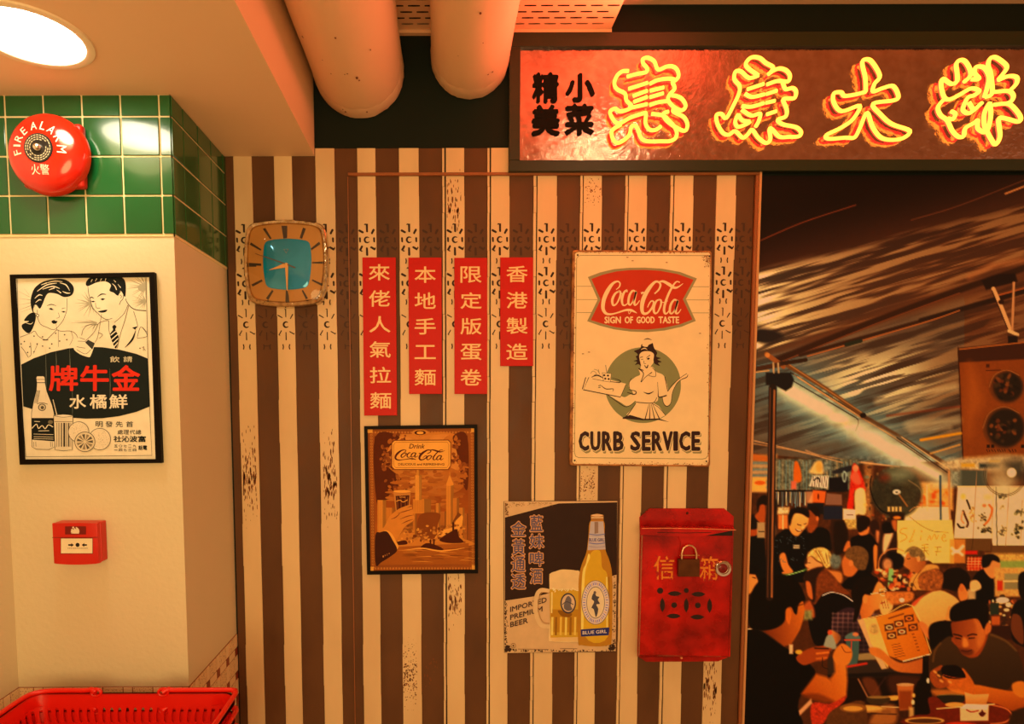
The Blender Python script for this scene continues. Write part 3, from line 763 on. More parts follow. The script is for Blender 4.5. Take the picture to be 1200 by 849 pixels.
# ================================================================== RED TEXT STRIPS
M['stripred'] = mat('red_acrylic', (196, 13, 3), .5, spec=.25, var=.05, vscale=5)
M['striptext'] = mat('cream_characters', (244, 208, 150), .5)
YS = Y2-.0085
strips_ = [('來佬人氣拉麵', [(424.6, 301.8), (463.8, 301.8), (465.3, 487.2), (426.7, 487.4)], [319.4, 350, 380.3, 409.8, 439.8, 469.6], 'leftmost red strip, the longest, six cream characters ending low above the sepia poster'),
 ('本地手工麵', [(478.5, 302), (517.4, 302), (518, 462), (479.4, 462)], [322, 352.5, 382.6, 412.8, 442.4], 'second red strip from the clock, five cream characters beside the longest strip'),
 ('限定版蛋卷', [(532.4, 302.3), (571, 302.3), (571, 462), (532.6, 462)], [322, 352.5, 382.6, 412.8, 442.4], 'third red strip from the clock, five cream characters beside the shortest strip'),
 ('香港製造', [(586.3, 301.8), (624.9, 301.8), (624.9, 429.2), (586.3, 429.2)], [321.4, 352, 382, 412.4], 'shortest red strip with four cream characters, nearest the curb service sign')]
for txt, q, ysp, lb in strips_:
    Q = quadpx(q, YS); c = (sum(a for a, b in Q)/4, Y2-.002, Q[2][1])
    t = thing('red_text_strip', c, lb, 'sign', 'red vertical text strips'); del t['group']
    t['group'] = 'red vertical text strips'
    obj('board', prism(BM(), Q, YS, Y2-.0022, .0008, 1), M['stripred'], t)
    for i, ch in enumerate(txt):
        P = Print(YS-.0003)
        k = (ysp[i]-301)/186; xc = (q[0][0]+q[1][0])/2+(q[3][0]-q[0][0])*k*(186/max(q[2][1]-q[1][1], 1))*1.0
        if txt[0] != '來': xc = (q[0][0]+q[1][0])/2+.3
        w2, h2 = 12.2, 9.4
        if ch == '工': h2 = 8
        P.text(ch, xc-w2, ysp[i]-h2, xc+w2, ysp[i]+h2, (244, 208, 150), .012, res=3)
        P.build('character', M.setdefault('sp', print_mat('strip_print', .5, wear=.03)), t)

# ================================================================== LETTER BOX
M['boxred'] = mat('worn_red_enamel', (204, 15, 4), .3, var=.75, vscale=11, var2=(70, 5, 2), spec=.3, coat=.15, bump=.25, bscale=20, rvar=.1)
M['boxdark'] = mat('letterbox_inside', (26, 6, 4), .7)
M['rustred'] = mat('chipped_edge', (236, 150, 100), .6)
bp = lambda u, v, Y: (lambda p: (p.x, p.z))(W(735+u/4.143, 580+v/4.143, Y))
YB = Y2-.058
mc = bp(285, 812, Y2)
mbx = thing('letter_box', (mc[0], Y2, mc[1]), 'worn red metal letter box with drooping lid and punched coin pattern', 'letter box')
obj('back_plate', prism(BM(), [bp(*p, Y2-.006) for p in [(60, 110), (110, 67), (470, 67), (516, 105), (516, 170), (500, 785), (440, 810), (92, 812), (50, 785), (62, 200)]], Y2-.0075, Y2-.003, .0006, 1), M['boxred'], mbx)
# body with recessed top opening
F4 = [bp(*p, YB) for p in [(76, 200), (512, 200), (490, 785), (60, 778)]]
B4 = [bp(*p, Y2-.007) for p in [(66, 185), (512, 185), (494, 790), (52, 790)]]
bm = BM(); a = [bm.verts.new((x, YB, z)) for x, z in F4]; b = [bm.verts.new((x, Y2-.007, z)) for x, z in B4]
bm.faces.new(a)
for i in (1, 2, 3): bm.faces.new((a[i], a[(i+1) % 4], b[(i+1) % 4], b[i]))
bmesh.ops.bevel(bm, geom=[e for e in bm.edges if all(v in a for v in e.verts)], offset=.002, segments=2, affect='EDGES')
body = obj('body', bm, M['boxred'], mbx)
# the lid slopes from the wall down and forward; its right corner droops
bm = BM(); L = [(*bp(66, 152, Y2-.008), Y2-.008), (*bp(514, 152, Y2-.008), Y2-.008), (*bp(522, 170, YB-.008), YB-.008), (*bp(345, 172, YB-.010), YB-.010), (*bp(64, 162, YB-.008), YB-.008)]
top = [bm.verts.new((x, y, z)) for x, z, y in L]; bot = [bm.verts.new((x, y, z-.0018)) for x, z, y in L]
bm.faces.new(top); bm.faces.new(bot[::-1])
for i in range(5): bm.faces.new((top[i], top[(i+1) % 5], bot[(i+1) % 5], bot[i]))
lip = [bp(64, 160, YB-.009), (bp(522, 166, YB-.009)), bp(520, 172, YB-.009), bp(345, 206, YB-.009), bp(64, 196, YB-.009)]
prism(bm, lip, YB-.0105, YB-.009)
lid = obj('lid', bm, M['boxred'], mbx)
bm = tube(BM(), [(x, YB-.0107, z) for x, z in [bp(66, 161, YB), bp(200, 160, YB), bp(360, 163, YB), bp(520, 169, YB)]], .0011, 6); obj('worn_edge', bm, M['rustred'], lid)
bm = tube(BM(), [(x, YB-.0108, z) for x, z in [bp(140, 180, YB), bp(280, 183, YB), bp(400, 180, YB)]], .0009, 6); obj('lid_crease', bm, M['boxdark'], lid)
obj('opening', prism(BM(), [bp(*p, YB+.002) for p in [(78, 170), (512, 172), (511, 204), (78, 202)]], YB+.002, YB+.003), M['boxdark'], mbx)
P = Print(YB-.0002); P.crop(735, 580, 4.143)
dk = (34, 8, 6)
def lens(cx, cyv, w_, h_): P.poly([(cx+w_*math.cos(a)*(1 if w_ > h_ else abs(math.cos(a))**0), cyv+h_*math.sin(a)) for a in []] or ([(cx-w_, cyv), (cx-w_*.5, cyv-h_*.8), (cx, cyv-h_), (cx+w_*.5, cyv-h_*.8), (cx+w_, cyv), (cx+w_*.5, cyv+h_*.8), (cx, cyv+h_), (cx-w_*.5, cyv+h_*.8)] if w_ > h_ else [(cx, cyv-h_), (cx+w_*.8, cyv-h_*.5), (cx+w_, cyv), (cx+w_*.8, cyv+h_*.5), (cx, cyv+h_), (cx-w_*.8, cyv+h_*.5), (cx-w_, cyv), (cx-w_*.8, cyv-h_*.5)]), dk)
for c in [(230, 481), (345, 484), (225, 590), (340, 595)]: lens(*c, 35, 12)
for c in [(171, 536), (287, 538), (400, 540)]: lens(*c, 12, 36)
for x, y, r in [(160, 467, 15), (287, 466, 12), (228, 537, 14), (343, 538, 14)]: P.ell(x, y, r, r, dk)
P.build('punched_holes', M.setdefault('bp', print_mat('box_print', .6, wear=.1)), body)
r_ = random.Random(5)
for ch, q in (('信', (130, 298, 228, 412)), ('箱', (352, 300, 440, 418))):
    P = Print(YB-.00015); P.crop(735, 580, 4.143); P.text(ch, *q, (226, 130, 34), .006)
    for _ in range(26): P.ell(r_.uniform(q[0], q[2]), r_.uniform(q[1], q[3]), r_.uniform(3, 10), r_.uniform(2, 8), (170, 14, 6), r_.uniform(0, 3), 7)
    P.build('faded_character', M['bp'], body)
for u, v in ((291, 90), (263, 793)):
    x, z = bp(u, v, Y2-.0075); obj('screw', lathe(BM(), [(.0003, -.0035), (.003, -.003), (.0042, -.001), (.0045, .001)], (x, Y2-.0078, z), 'y', 14), M['rustred'] if v > 500 else mat('dark_screw', (80, 30, 20), .4, metal=.6), mbx, True)
# hasp and lock cylinder
obj('hasp', prism(BM(), [bp(*p, YB-.004) for p in [(246, 198), (348, 198), (338, 232), (345, 300), (338, 318), (262, 318), (252, 296), (262, 232)]], YB-.004, YB-.0004, .0008, 1), M['boxred'], mbx)
x, z = bp(467, 360, YB-.01); c = (x, YB, z); R = 42/4.143*(YB/F)
cyl = obj('lock_cylinder', lathe(BM(), [(R*.98, 0), (R, -.006), (R*.97, -.010), (R*.88, -.0125), (R*.66, -.0115), (R*.62, -.007), (.0005, -.007)], c, 'y', 36), M['chrome'], mbx, True)
obj('lock_core', lathe(BM(), [(.0005, -.0105), (R*.38, -.010), (R*.5, -.0085), (R*.58, -.0068)], c, 'y', 28), mat('dark_red_core', (120, 14, 8), .25), cyl, True)
obj('keyway', box(BM(), x-.004, x+.004, YB-.0113, YB-.010, z-.0008, z+.0008), M['boxdark'], cyl)
# padlock hangs in the hasp
lp = bp(300, 400, YB-.016)
pad = thing('padlock', (lp[0], YB-.012, lp[1]), 'old bronze padlock with pale shackle hanging from the red letter box hasp', 'padlock')
q = [bp(*p, YB-.016) for p in [(249, 314), (351, 314), (350, 398), (248, 398)]]
obj('lock_body', prism(BM(), q, YB-.019, YB-.007, .0014, 2), mat('tarnished_bronze', (112, 66, 34), .4, metal=.7, var=.5, vscale=40, var2=(50, 28, 14)), pad)
sh = [bp(u, v, YB-.013) for u, v in [(265, 316), (265, 285), (272, 262), (286, 250), (300, 246), (316, 250), (329, 262), (336, 285), (336, 316)]]
obj('shackle', tube(BM(), [(x, YB-.013, z) for x, z in sh], .0030, 10), mat('brushed_shackle', (222, 186, 140), .28, metal=.8), pad, True)
obj('shackle_pin', tube(BM(), [(*[bp(250, 292, YB)[0], YB-.008, bp(250, 292, YB)[1]],), (*[bp(346, 292, YB)[0], YB-.008, bp(346, 292, YB)[1]],)], .0014, 8), M['gold'], pad)

# ================================================================== SHOPPING BASKETS
M['basket'] = mat('red_basket_plastic', (226, 28, 8), .34, spec=.5, bump=.08, bscale=25)
bx0, bx1 = W(40, 822, 1.5).x, W(277.5, 822, 1.5).x; by1 = 1.50; by0 = 1.14; bz = W(160, 813.5, 1.5).z
def rr_path(x0, x1, y0, y1, r, n=6):
    P = []
    for cx, cyv, a0 in ((x1-r, y1-r, 0), (x0+r, y1-r, PI/2), (x0+r, y0+r, PI), (x1-r, y0+r, 3*PI/2)):
        for k in range(n+1): a = a0+PI/2*k/n; P.append((cx+r*math.cos(a), cyv+r*math.sin(a)))
    return P
def make_basket(loc, label):
    t = thing('shopping_basket', loc, label, 'basket', 'red shopping baskets')
    X0, Y0_, Z0_ = loc; hw, hd, H = (bx1-bx0)/2, (by1-by0)/2, .215; r = .035
    # walls taper towards the base
    def sec(z):
        k = 1-.16*(1-z/H); return rr_path(X0-hw*k, X0+hw*k, Y0_-hd*k, Y0_+hd*k, r*k)
    top, base = sec(H), sec(0)
    n = len(top); cum = [0]
    for i in range(n): cum.append(cum[-1]+math.dist(top[i], top[(i+1) % n]))
    Ltot = cum[-1]
    def mapf(s, tt):
        s = s % Ltot; i = max(k for k in range(n) if cum[k] <= s+1e-9); f = (s-cum[i])/(cum[i+1]-cum[i]); j = (i+1) % n
        x = (top[i][0]*(1-f)+top[j][0]*f)*tt+(base[i][0]*(1-f)+base[j][0]*f)*(1-tt)
        y = (top[i][1]*(1-f)+top[j][1]*f)*tt+(base[i][1]*(1-f)+base[j][1]*f)*(1-tt)
        return (x, y, Z0_+H*tt)
    bm = BM(); N = int(Ltot/.0203)
    for (t0, t1, h) in ((0, .06, 0), (.06, .31, .84), (.31, .36, 0), (.36, .61, .84), (.61, .66, 0), (.66, .865, .84), (.865, 1, 0)):
        slotted(bm, mapf, 0, Ltot*.99999, t0, t1, N, 1, .52, h if h else .5, skip=(lambda i, j: True) if not h else None)
    bm.faces.new([bm.verts.new((x, y, Z0_)) for x, y in base])
    bmesh.ops.remove_doubles(bm, verts=bm.verts, dist=2e-5)
    bmesh.ops.recalc_face_normals(bm, faces=bm.faces)
    bmesh.ops.solidify(bm, geom=bm.faces[:], thickness=.0024)
    obj('basket_body', bm, M['basket'], t, True)
    o_ = rr_path(X0-hw-.004, X0+hw+.004, Y0_-hd-.004, Y0_+hd+.004, r+.004)
    bm = BM()
    Zr = Z0_+H; ro = [(0, -.012), (0, 0), (.0025, .0015), (.008, .0015), (.0095, -.001)]
    rings = []
    for inn, dz in ro:
        P = rr_path(X0-hw-.006+inn, X0+hw+.006-inn, Y0_-hd-.006+inn, Y0_+hd+.006-inn, r+.006-inn); rings.append([bm.verts.new((x, y, Zr+dz)) for x, y in P])
    for A, B in zip(rings, rings[1:]):
        for i in range(len(A)): bm.faces.new((A[i], A[(i+1) % len(A)], B[(i+1) % len(A)], B[i]))
    bmesh.ops.solidify(bm, geom=bm.faces[:], thickness=.0015); obj('rim', bm, M['basket'], t, True)
    for sgn, xp in ((-1, -.098), (1, .072)):
        hx = X0+xp; ex = X0+sgn*(hw+.003); zz = Zr+.008; pts = [(hx, Y0_+hd-.006, zz-.003), (hx+sgn*.012, Y0_+hd, zz+.003), (hx+sgn*.03, Y0_+hd+.002, zz)]
        c = .055 if sgn < 0 else .02
        pts += [(ex-sgn*c, Y0_+hd+.002, zz), (ex-sgn*c*.3, Y0_+hd-.010, zz), (ex, Y0_+hd-.045 if sgn < 0 else Y0_+hd-.025, zz-.001), (ex+sgn*.002, Y0_, zz-.002), (ex, Y0_-hd+.03, zz-.001), (ex-sgn*.02, Y0_-hd-.001, zz), (hx+sgn*.03, Y0_-hd-.002, zz), (hx, Y0_-hd+.004, zz-.003)]
        P = catmull(pts, False, 5)
        obj('handle', tube(BM(), P, .0062, 10), M['basket'], t, True)
        for yy in (Y0_+hd-.001, Y0_-hd+.001):
            lp_ = [(hx+.012*math.cos(a), yy, Zr+.004+.009*math.sin(a)) for a in [k*2*PI/14 for k in range(14)]]
            obj('handle_loop', tube(BM(), lp_, .0042, 8, True), M['basket'], t, True)
    return t
bcx, bcy = (bx0+bx1)/2, (by0+by1)/2
pitch = .046
lbs = ['red plastic shopping basket, topmost of the nested stack', 'red shopping basket nested under the topmost one, rim just showing at right', 'red shopping basket third down in the nested stack, handle showing at bottom right']
for k in range(3): make_basket((bcx, bcy, bz-.215-pitch*k), lbs[k])
bt = bz-.215-pitch*2-.001
st = thing('basket_stand', (bcx, bcy, 0), 'grey metal stand under the red basket stack', 'stand')
obj('stand_top', box(BM(), bcx-.2, bcx+.2, bcy-.14, bcy+.14, bt-.02, bt-.003, .003, 1), mat('grey_steel', (120, 115, 110), .4, metal=.8), st)
for sx_ in (-1, 1):
    for sy in (-1, 1):
        x, y = bcx+sx_*.18, bcy+sy*.12; obj('leg', box(BM(), x-.01, x+.01, y-.01, y+.01, 0, bt-.0205), mat('grey_steel', (120, 115, 110), .4, metal=.8), st)

# ================================================================== PRINTS ON THE WALLS
LP = (1.0, .74, .38); LB = (.97, .52, .215)
M['paper'] = print_mat('poster_paper', .6, .12, .08, 30)
M['tin'] = print_mat('tin_sign_paint', .45, .2, .06, 18)
M['blackframe'] = mat('black_picture_frame', (12, 6, 4), .55, spec=.12)
def framed(name, outer, inner, Yf, Yw, label, mt, cat='poster'):
    Q = quadpx(outer, Yf); R = quadpx(inner, Yf)
    c = (sum(a for a, b in Q)/4, Yw-.0005, min(b for a, b in Q))
    t = thing(name, c, label, cat)
    obj('frame', ring_frame(BM(), Q, R, Yf, Yw-.0006), mt, t); return t

# ---------------- script lettering shared by the two soda signs, in 600 x 250 units
def script_cola(P, f, col, k=1.0):
    def ln(pts, w): P.line([f(x, y) for x, y in pts], [q*k for q in w] if isinstance(w, list) else w*k, col, sub=6)
    ln([(95, 62), (118, 42), (122, 18), (104, 6), (70, 22), (35, 70), (8, 130), (2, 190), (22, 224), (60, 230), (110, 218), (165, 202), (205, 204), (242, 222)], [5, 8, 9, 10, 17, 25, 25, 22, 17, 11, 9, 13, 15, 4])
    ln([(205, 203), (188, 228), (180, 206)], [5, 4, 2])
    ln([(118, 72), (88, 90), (68, 132), (74, 168), (98, 158), (122, 112), (126, 80), (112, 70)], [10, 13, 16, 13, 9, 12, 12, 10]); ln([(118, 76), (140, 92), (152, 84)], [7, 6, 4])
    ln([(172, 80), (170, 66), (150, 84), (136, 128), (142, 164), (160, 168), (188, 146)], [7, 10, 14, 16, 12, 8, 6])
    ln([(232, 76), (212, 70), (190, 102), (182, 150), (196, 166), (220, 132), (238, 74), (226, 130), (226, 166), (244, 160), (262, 136)], [10, 12, 15, 14, 10, 9, 12, 15, 12, 8, 5])
    ln([(272, 88), (292, 80)], [14, 10])
    ln([(368, 90), (398, 62), (410, 30), (396, 10), (368, 12), (326, 58), (292, 118), (278, 178), (286, 222), (318, 222), (350, 186), (362, 148), (346, 140), (330, 158), (318, 184)], [8, 11, 13, 12, 16, 24, 27, 24, 19, 13, 12, 11, 9, 7, 5])
    ln([(396, 10), (430, 6), (470, 26), (506, 48), (536, 44), (570, 20)], [7, 15, 20, 17, 10, 3])
    ln([(404, 130), (380, 142), (362, 186), (368, 222), (390, 216), (412, 170), (414, 138), (402, 130)], [10, 12, 16, 13, 9, 12, 12, 10])
    ln([(548, 12), (520, 10), (484, 60), (452, 130), (436, 190), (440, 222), (456, 224), (478, 196)], [7, 9, 13, 15, 16, 14, 9, 6]); ln([(414, 146), (440, 150), (462, 138)], [6, 5, 4])
    ln([(528, 138), (508, 132), (484, 164), (476, 210), (490, 226), (514, 196), (534, 134), (520, 192), (520, 222), (536, 222), (556, 196)], [10, 12, 15, 14, 10, 9, 12, 15, 13, 8, 4])

# ================================================================== POSTER OF THE COUPLE (left pillar)
t = framed('framed_poster', [(11.2, 322), (180.6, 319.2), (189.3, 543), (23, 545)], [(16.8, 326.2), (174.8, 324.6), (182.2, 538.6), (28.0, 538.8)], Y1-.014, Y1, 'black framed drinks poster of a couple sharing a bottle, on the cream pillar', M['blackframe'])
P = Print(Y1-.008, L=LP); CR = (243, 208, 140); K = (24, 26, 18); G = (176, 152, 98)
P.poly([(15, 324.5), (176, 323), (184, 540.5), (27, 540.5)], CR)
P.crop(0, 300, 6)
for a, b, w_ in [((210, 290), (130, 250), 3), ((215, 310), (135, 300), 4), ((220, 350), (135, 380), 5), ((215, 330), (130, 345), 3), ((220, 370), (150, 395), 3), ((205, 275), (170, 230), 2)]: P.line([a, b], [w_, 1], G, False)
for an in range(-60, 250, 13):
    a = math.radians(an+100); P.line([(640, 335), (640+math.cos(a)*random.uniform(70, 130), 335+math.sin(a)*random.uniform(60, 110))], [9, 1], G, False)
for an in range(60, 200, 10):
    a = math.radians(an); P.line([(680, 470), (680+math.cos(a)*random.uniform(90, 200)*(-1 if math.cos(a) > 0 else 1), 470+math.sin(a)*random.uniform(-60, 70))], [7, 1], G, False)
for an in range(90, 270, 11):
    a = math.radians(an); P.line([(1025, 215), (1025+math.cos(a)*random.uniform(90, 140), 215+math.sin(a)*random.uniform(60, 120))], [9, 1], G, False)
for an in range(100, 260, 12):
    a = math.radians(an); P.line([(1025, 320), (1025+math.cos(a)*random.uniform(70, 120), 320+math.sin(a)*60)], [8, 1], G, False)
P.ell(1000, 225, 30, 26, G)
# woman
P.poly([(285, 350), (330, 270), (420, 268), (470, 300), (476, 360), (455, 430), (400, 520), (345, 500), (285, 430), (262, 420), (232, 380), (240, 340)], CR, True)
P.poly([(232, 400), (215, 330), (228, 260), (255, 215), (310, 180), (400, 162), (465, 170), (510, 205), (520, 245), (500, 280), (450, 290), (400, 268), (345, 262), (320, 290), (300, 340), (280, 372), (255, 345), (238, 355)], K, True)
for q in [[(262, 250), (330, 205), (400, 192)], [(300, 235), (370, 215), (420, 230)], [(420, 190), (465, 205), (490, 245)], [(245, 300), (275, 275), (300, 280)], [(345, 240), (385, 225)], [(440, 250), (470, 262), (495, 262)], [(330, 190), (385, 178), (440, 182)], [(250, 330), (275, 310), (292, 312)], [(400, 240), (430, 262)], [(290, 205), (330, 190)]]: P.line(q, [3, 8, 3], CR)
P.poly([(245, 400), (205, 410), (170, 455), (205, 460), (155, 485), (165, 520), (205, 545), (235, 500), (252, 440)], K, True); P.line([(180, 470), (215, 480), (235, 465)], [2, 5, 1], CR)
P.line([(262, 425), (285, 480), (335, 505), (365, 518), (395, 512), (440, 460), (458, 420), (470, 380), (472, 300)], 3, K)
P.line([(245, 350), (232, 375), (240, 400), (262, 405), (262, 380)], 3, K); P.ell(265, 420, 11, 12, K); P.ell(265, 420, 7, 8, CR)
P.line([(330, 352), (362, 342), (395, 352)], [2, 6, 2], K); P.line([(435, 372), (462, 366)], [4, 2], K)
P.poly([(342, 372), (360, 366), (380, 380), (360, 382)], K); P.poly([(432, 392), (450, 388), (464, 396), (446, 400)], K)
P.line([(410, 400), (418, 430), (398, 440)], 2.5, K); P.poly([(362, 462), (380, 452), (392, 458), (405, 460), (396, 474), (376, 478)], K, True)
P.line([(142, 572), (215, 545), (245, 530), (270, 565), (320, 590), (350, 570), (400, 520)], 3, K); P.line([(300, 592), (340, 592)], 5, K)
P.line([(400, 520), (430, 530), (500, 530), (540, 560), (560, 620)], 3, K); P.line([(500, 530), (512, 580), (490, 630)], 2, K); P.line([(410, 520), (412, 640)], 2, K)
for x, y in [(172, 603), (240, 565), (262, 620), (210, 640), (300, 635), (240, 675), (365, 620), (392, 545), (455, 555), (470, 590), (195, 680), (350, 650), (420, 600), (300, 570), (150, 620)]: P.ell(x, y, 5, 5, K, n=8)
P.line([(395, 475), (400, 520)], 2, K); P.line([(150, 640), (180, 680), (200, 715)], 3, K); P.line([(215, 610), (220, 690), (205, 710)], 3, K); P.line([(265, 620), (235, 690)], 2, K)
# man
P.poly([(620, 200), (760, 180), (860, 240), (885, 320), (850, 400), (800, 460), (750, 448), (700, 420), (655, 360), (628, 280)], CR, True)
P.poly([(605, 205), (612, 175), (650, 152), (770, 150), (850, 150), (880, 180), (886, 240), (878, 290), (850, 245), (830, 280), (800, 260), (770, 245), (780, 205), (740, 180), (680, 188), (625, 212)], K, True)
for q in [[(640, 185), (650, 165)], [(670, 180), (682, 160)], [(705, 180), (715, 160)], [(740, 178), (745, 160)], [(790, 195), (810, 215), (820, 240)], [(800, 170), (815, 185)], [(830, 200), (850, 225)]]: P.line(q, [2, 6], CR)
P.line([(618, 210), (625, 270), (640, 320), (650, 365), (690, 405), (715, 430), (750, 448), (790, 440)], 3.5, K)
P.line([(628, 300), (645, 292), (662, 300)], [3, 8, 3], K); P.line([(685, 290), (715, 270), (748, 272)], [3, 9, 3], K)
P.poly([(640, 322), (655, 316), (672, 322), (655, 328)], K); P.poly([(705, 306), (722, 298), (742, 304), (722, 314)], K)
P.line([(672, 330), (678, 365), (705, 368)], 3, K); P.poly([(690, 392), (720, 384), (755, 380), (742, 396), (712, 400)], K, True)
P.line([(830, 280), (850, 250), (868, 260), (866, 300), (850, 320), (840, 345)], 4, K); P.line([(842, 275), (856, 285), (848, 300)], 3, K)
P.line([(885, 300), (890, 320), (920, 360), (960, 380), (1028, 386)], [3, 4, 5, 5, 6], K)
P.line([(900, 345), (870, 410), (805, 470)], 3, K); P.line([(765, 455), (770, 540), (810, 640)], 3, K); P.line([(905, 350), (880, 450), (845, 560), (825, 650)], 3, K)
P.line([(700, 470), (735, 458), (765, 455)], 3, K); P.line([(940, 390), (968, 495), (935, 505), (955, 520)], 3, K); P.poly([(930, 505), (970, 495), (950, 520)], K)
P.line([(955, 525), (930, 590), (880, 645)], [3, 14, 3], K); P.line([(965, 575), (990, 500), (1030, 545), (1028, 570), (965, 580)], 3, K); P.line([(1005, 505), (1035, 540)], 3, K)
P.line([(575, 560), (585, 520), (620, 488), (680, 485), (700, 470)], 3, K); P.line([(690, 540), (722, 555), (700, 580)], 3, K)
P.poly([(790, 500), (805, 486), (820, 500), (812, 520), (835, 570), (822, 640), (808, 646), (780, 580), (775, 550), (795, 520)], K, True)
for q in [[(778, 560), (815, 530)], [(785, 590), (828, 552)], [(795, 615), (832, 580)], [(803, 640), (830, 610)]]: P.line(q, 7, CR, False)
P.ell(985, 650, 5, 4, K); P.line([(1000, 648), (1012, 640), (1008, 668)], 3, K); P.line([(1015, 655), (1025, 668)], 3, K)
# big dark oval, label text
P.crop(0, 0, 1)
P.poly([(25, 427.5), (40, 420), (60, 413), (80, 408.5), (101, 406.6), (120, 407.2), (140, 410), (160, 415), (173.6, 420.5), (176, 476.5), (160, 483), (140, 488), (120, 490.5), (100.7, 491), (80, 489.5), (60, 486), (42, 481), (27.5, 476.5)], (26, 30, 20))
P.crop(0, 300, 6)
P.poly([(530, 620), (545, 590), (560, 560), (610, 575), (640, 600), (668, 610), (640, 700), (620, 712), (560, 690), (520, 655)], CR, True)
for q in [[(540, 640), (600, 650)], [(548, 600), (610, 605), (650, 625)], [(560, 575), (600, 590)], [(540, 660), (600, 690), (640, 660)]]: P.line(q, 3, K)
P.poly([(600, 610), (620, 590), (668, 615), (650, 660)], (60, 54, 36)); P.line([(600, 600), (660, 540), (690, 480)], 3, K); P.line([(668, 610), (690, 560), (715, 410)], 2.5, K)
P.crop(10, 410, 6.063)
RD = (222, 44, 18)
for ch, q in (('牌', (293, 116, 490, 290)), ('牛', (515, 114, 710, 290)), ('金', (738, 114, 932, 288))): P.text(ch, *q, RD, .028)
for ch, q in (('水', (435, 322, 550, 418)), ('橘', (580, 320, 698, 418)), ('鮮', (718, 320, 845, 418))): P.text(ch, *q, (240, 205, 140), .022)
for ch, q in (('飲', (722, 48, 790, 90)), ('請', (818, 48, 880, 88))): P.text(ch, *q, (214, 184, 120), .012)
for ch, x in (('明', 620), ('發', 690), ('先', 762), ('首', 836)): P.text(ch, x, 510, x+50, 550, K, .01)
for ch, x in (('處', 775), ('理', 818), ('代', 862), ('總', 905)): P.text(ch, x, 570, x+38, 602, K, .01)
for ch, x in (('社', 748), ('沁', 805), ('波', 862), ('富', 922)): P.text(ch, x, 614, x+54, 656, K, .03)
for i, ch in enumerate('五〇七二九'): P.text(ch, 752+i*33, 676, 776+i*33, 694, K, .02)
for i, ch in enumerate('一四七三四'): P.text(ch, 752+i*33, 704 if ch != '一' else 712, 776+i*33, 722 if ch != '一' else 716, K, .02)
for ch, x in (('話', 925), ('電', 957)): P.text(ch, x, 682, x+28, 712, K, .03)
# bottle
P.poly([(198, 200), (205, 188), (250, 188), (260, 200), (262, 240), (275, 300), (310, 390), (325, 450), (330, 690), (290, 710), (200, 708), (168, 690), (165, 450), (180, 370), (200, 290), (203, 240)], (232, 198, 134))
P.line([(198, 200), (205, 188), (250, 188), (260, 200), (262, 240), (275, 300), (310, 390), (325, 450), (330, 690), (290, 710), (200, 708), (168, 690), (165, 450), (180, 370), (200, 290), (203, 240)], 3.5, K, False, closed=True)
P.line([(200, 235), (262, 235)], 5, K); P.line([(200, 212), (260, 212)], 3, K)
for x in (205, 212, 219, 225): P.line([(x, 290), (x-18, 380)], 3, (90, 76, 46), False)
P.poly([(166, 486), (325, 486), (328, 652), (168, 640)], K)
P.line([(168, 560), (200, 530), (215, 560), (240, 540), (262, 562), (285, 535), (318, 550)], 6, CR); P.line([(185, 510), (225, 512)], 4, CR); P.ell(300, 515, 18, 14, (120, 100, 60))
for y in (600, 618, 632): P.line([(180, y), (320, y+4)], 3, CR, False)
P.line([(215, 578), (290, 576)], 4, CR)
P.ell(240, 410, 28, 26, (60, 52, 34)); P.ell(240, 410, 22, 20, (214, 180, 118)); P.ell(242, 412, 12, 12, (90, 76, 48)); P.line([(205, 385), (240, 378), (280, 388)], 4, K)
for x in (180, 195, 300, 312): P.line([(x, 655), (x+2, 690)], 3, (90, 76, 46), False)
# glass
P.poly([(322, 470), (460, 470), (455, 712), (332, 712)], (228, 194, 130)); P.ell(391, 470, 69, 10, (236, 202, 140))
for x, w_ in ((345, 3), (360, 5), (378, 8), (398, 14), (415, 5), (430, 9), (444, 3)): P.line([(x, 520), (x, 690)], w_, (64, 54, 34), False)
P.line([(322, 470), (332, 712), (391, 720), (455, 712), (460, 470)], 3.5, K, False); P.line([(322, 470), (391, 480), (460, 470), (391, 460), (322, 470)], 3, K); P.line([(328, 512), (455, 512)], 3, K); P.line([(318, 355), (345, 465)], [5, 7], (220, 188, 126)); P.line([(314, 356), (340, 466)], 2, K)
# oranges
for cx, cyv, rx, ry in ((500, 585, 72, 72), (650, 636, 76, 76)):
    P.ell(cx, cyv, rx+2, ry+2, K, n=40); P.ell(cx, cyv, rx-1.5, ry-1.5, (238, 202, 136), n=40)
    for _ in range(60):
        a, r = random.uniform(0, 6.28), math.sqrt(random.random())*(rx-8); P.ell(cx+r*math.cos(a), cyv+r*math.sin(a), 1.8, 1.8, (120, 98, 58), n=5)
P.ell(545, 655, 74, 72, K, n=40); P.ell(545, 655, 70, 68, (226, 190, 124), n=40)
for k in range(11): a = k*2*PI/11; P.poly([(545+8*math.cos(a), 655+8*math.sin(a)), (545+58*math.cos(a-.22), 655+55*math.sin(a-.22)), (545+58*math.cos(a+.16), 655+55*math.sin(a+.16))], (150, 122, 74) if k % 2 else (96, 80, 50))
P.crop(0, 0, 1)
for q in ([(20.4, 327), (22.5, 400), (25.6, 470), (30.8, 535.5), (103, 535), (178.3, 534), (175.5, 476)], [(171.5, 325.5), (173.6, 420)]): P.line(q, .5, K, False)
for y0, y1_, x in ((410, 470, 54), (408, 445, 82), (455, 489, 85), (432, 470, 129), (412, 436, 66)):
    P.line([(x, y0), (x+.6, (y0+y1_)/2), (x+.3, y1_)], [.1, .35, .1], (150, 140, 96), False)
P.build('print', M['paper'], t)

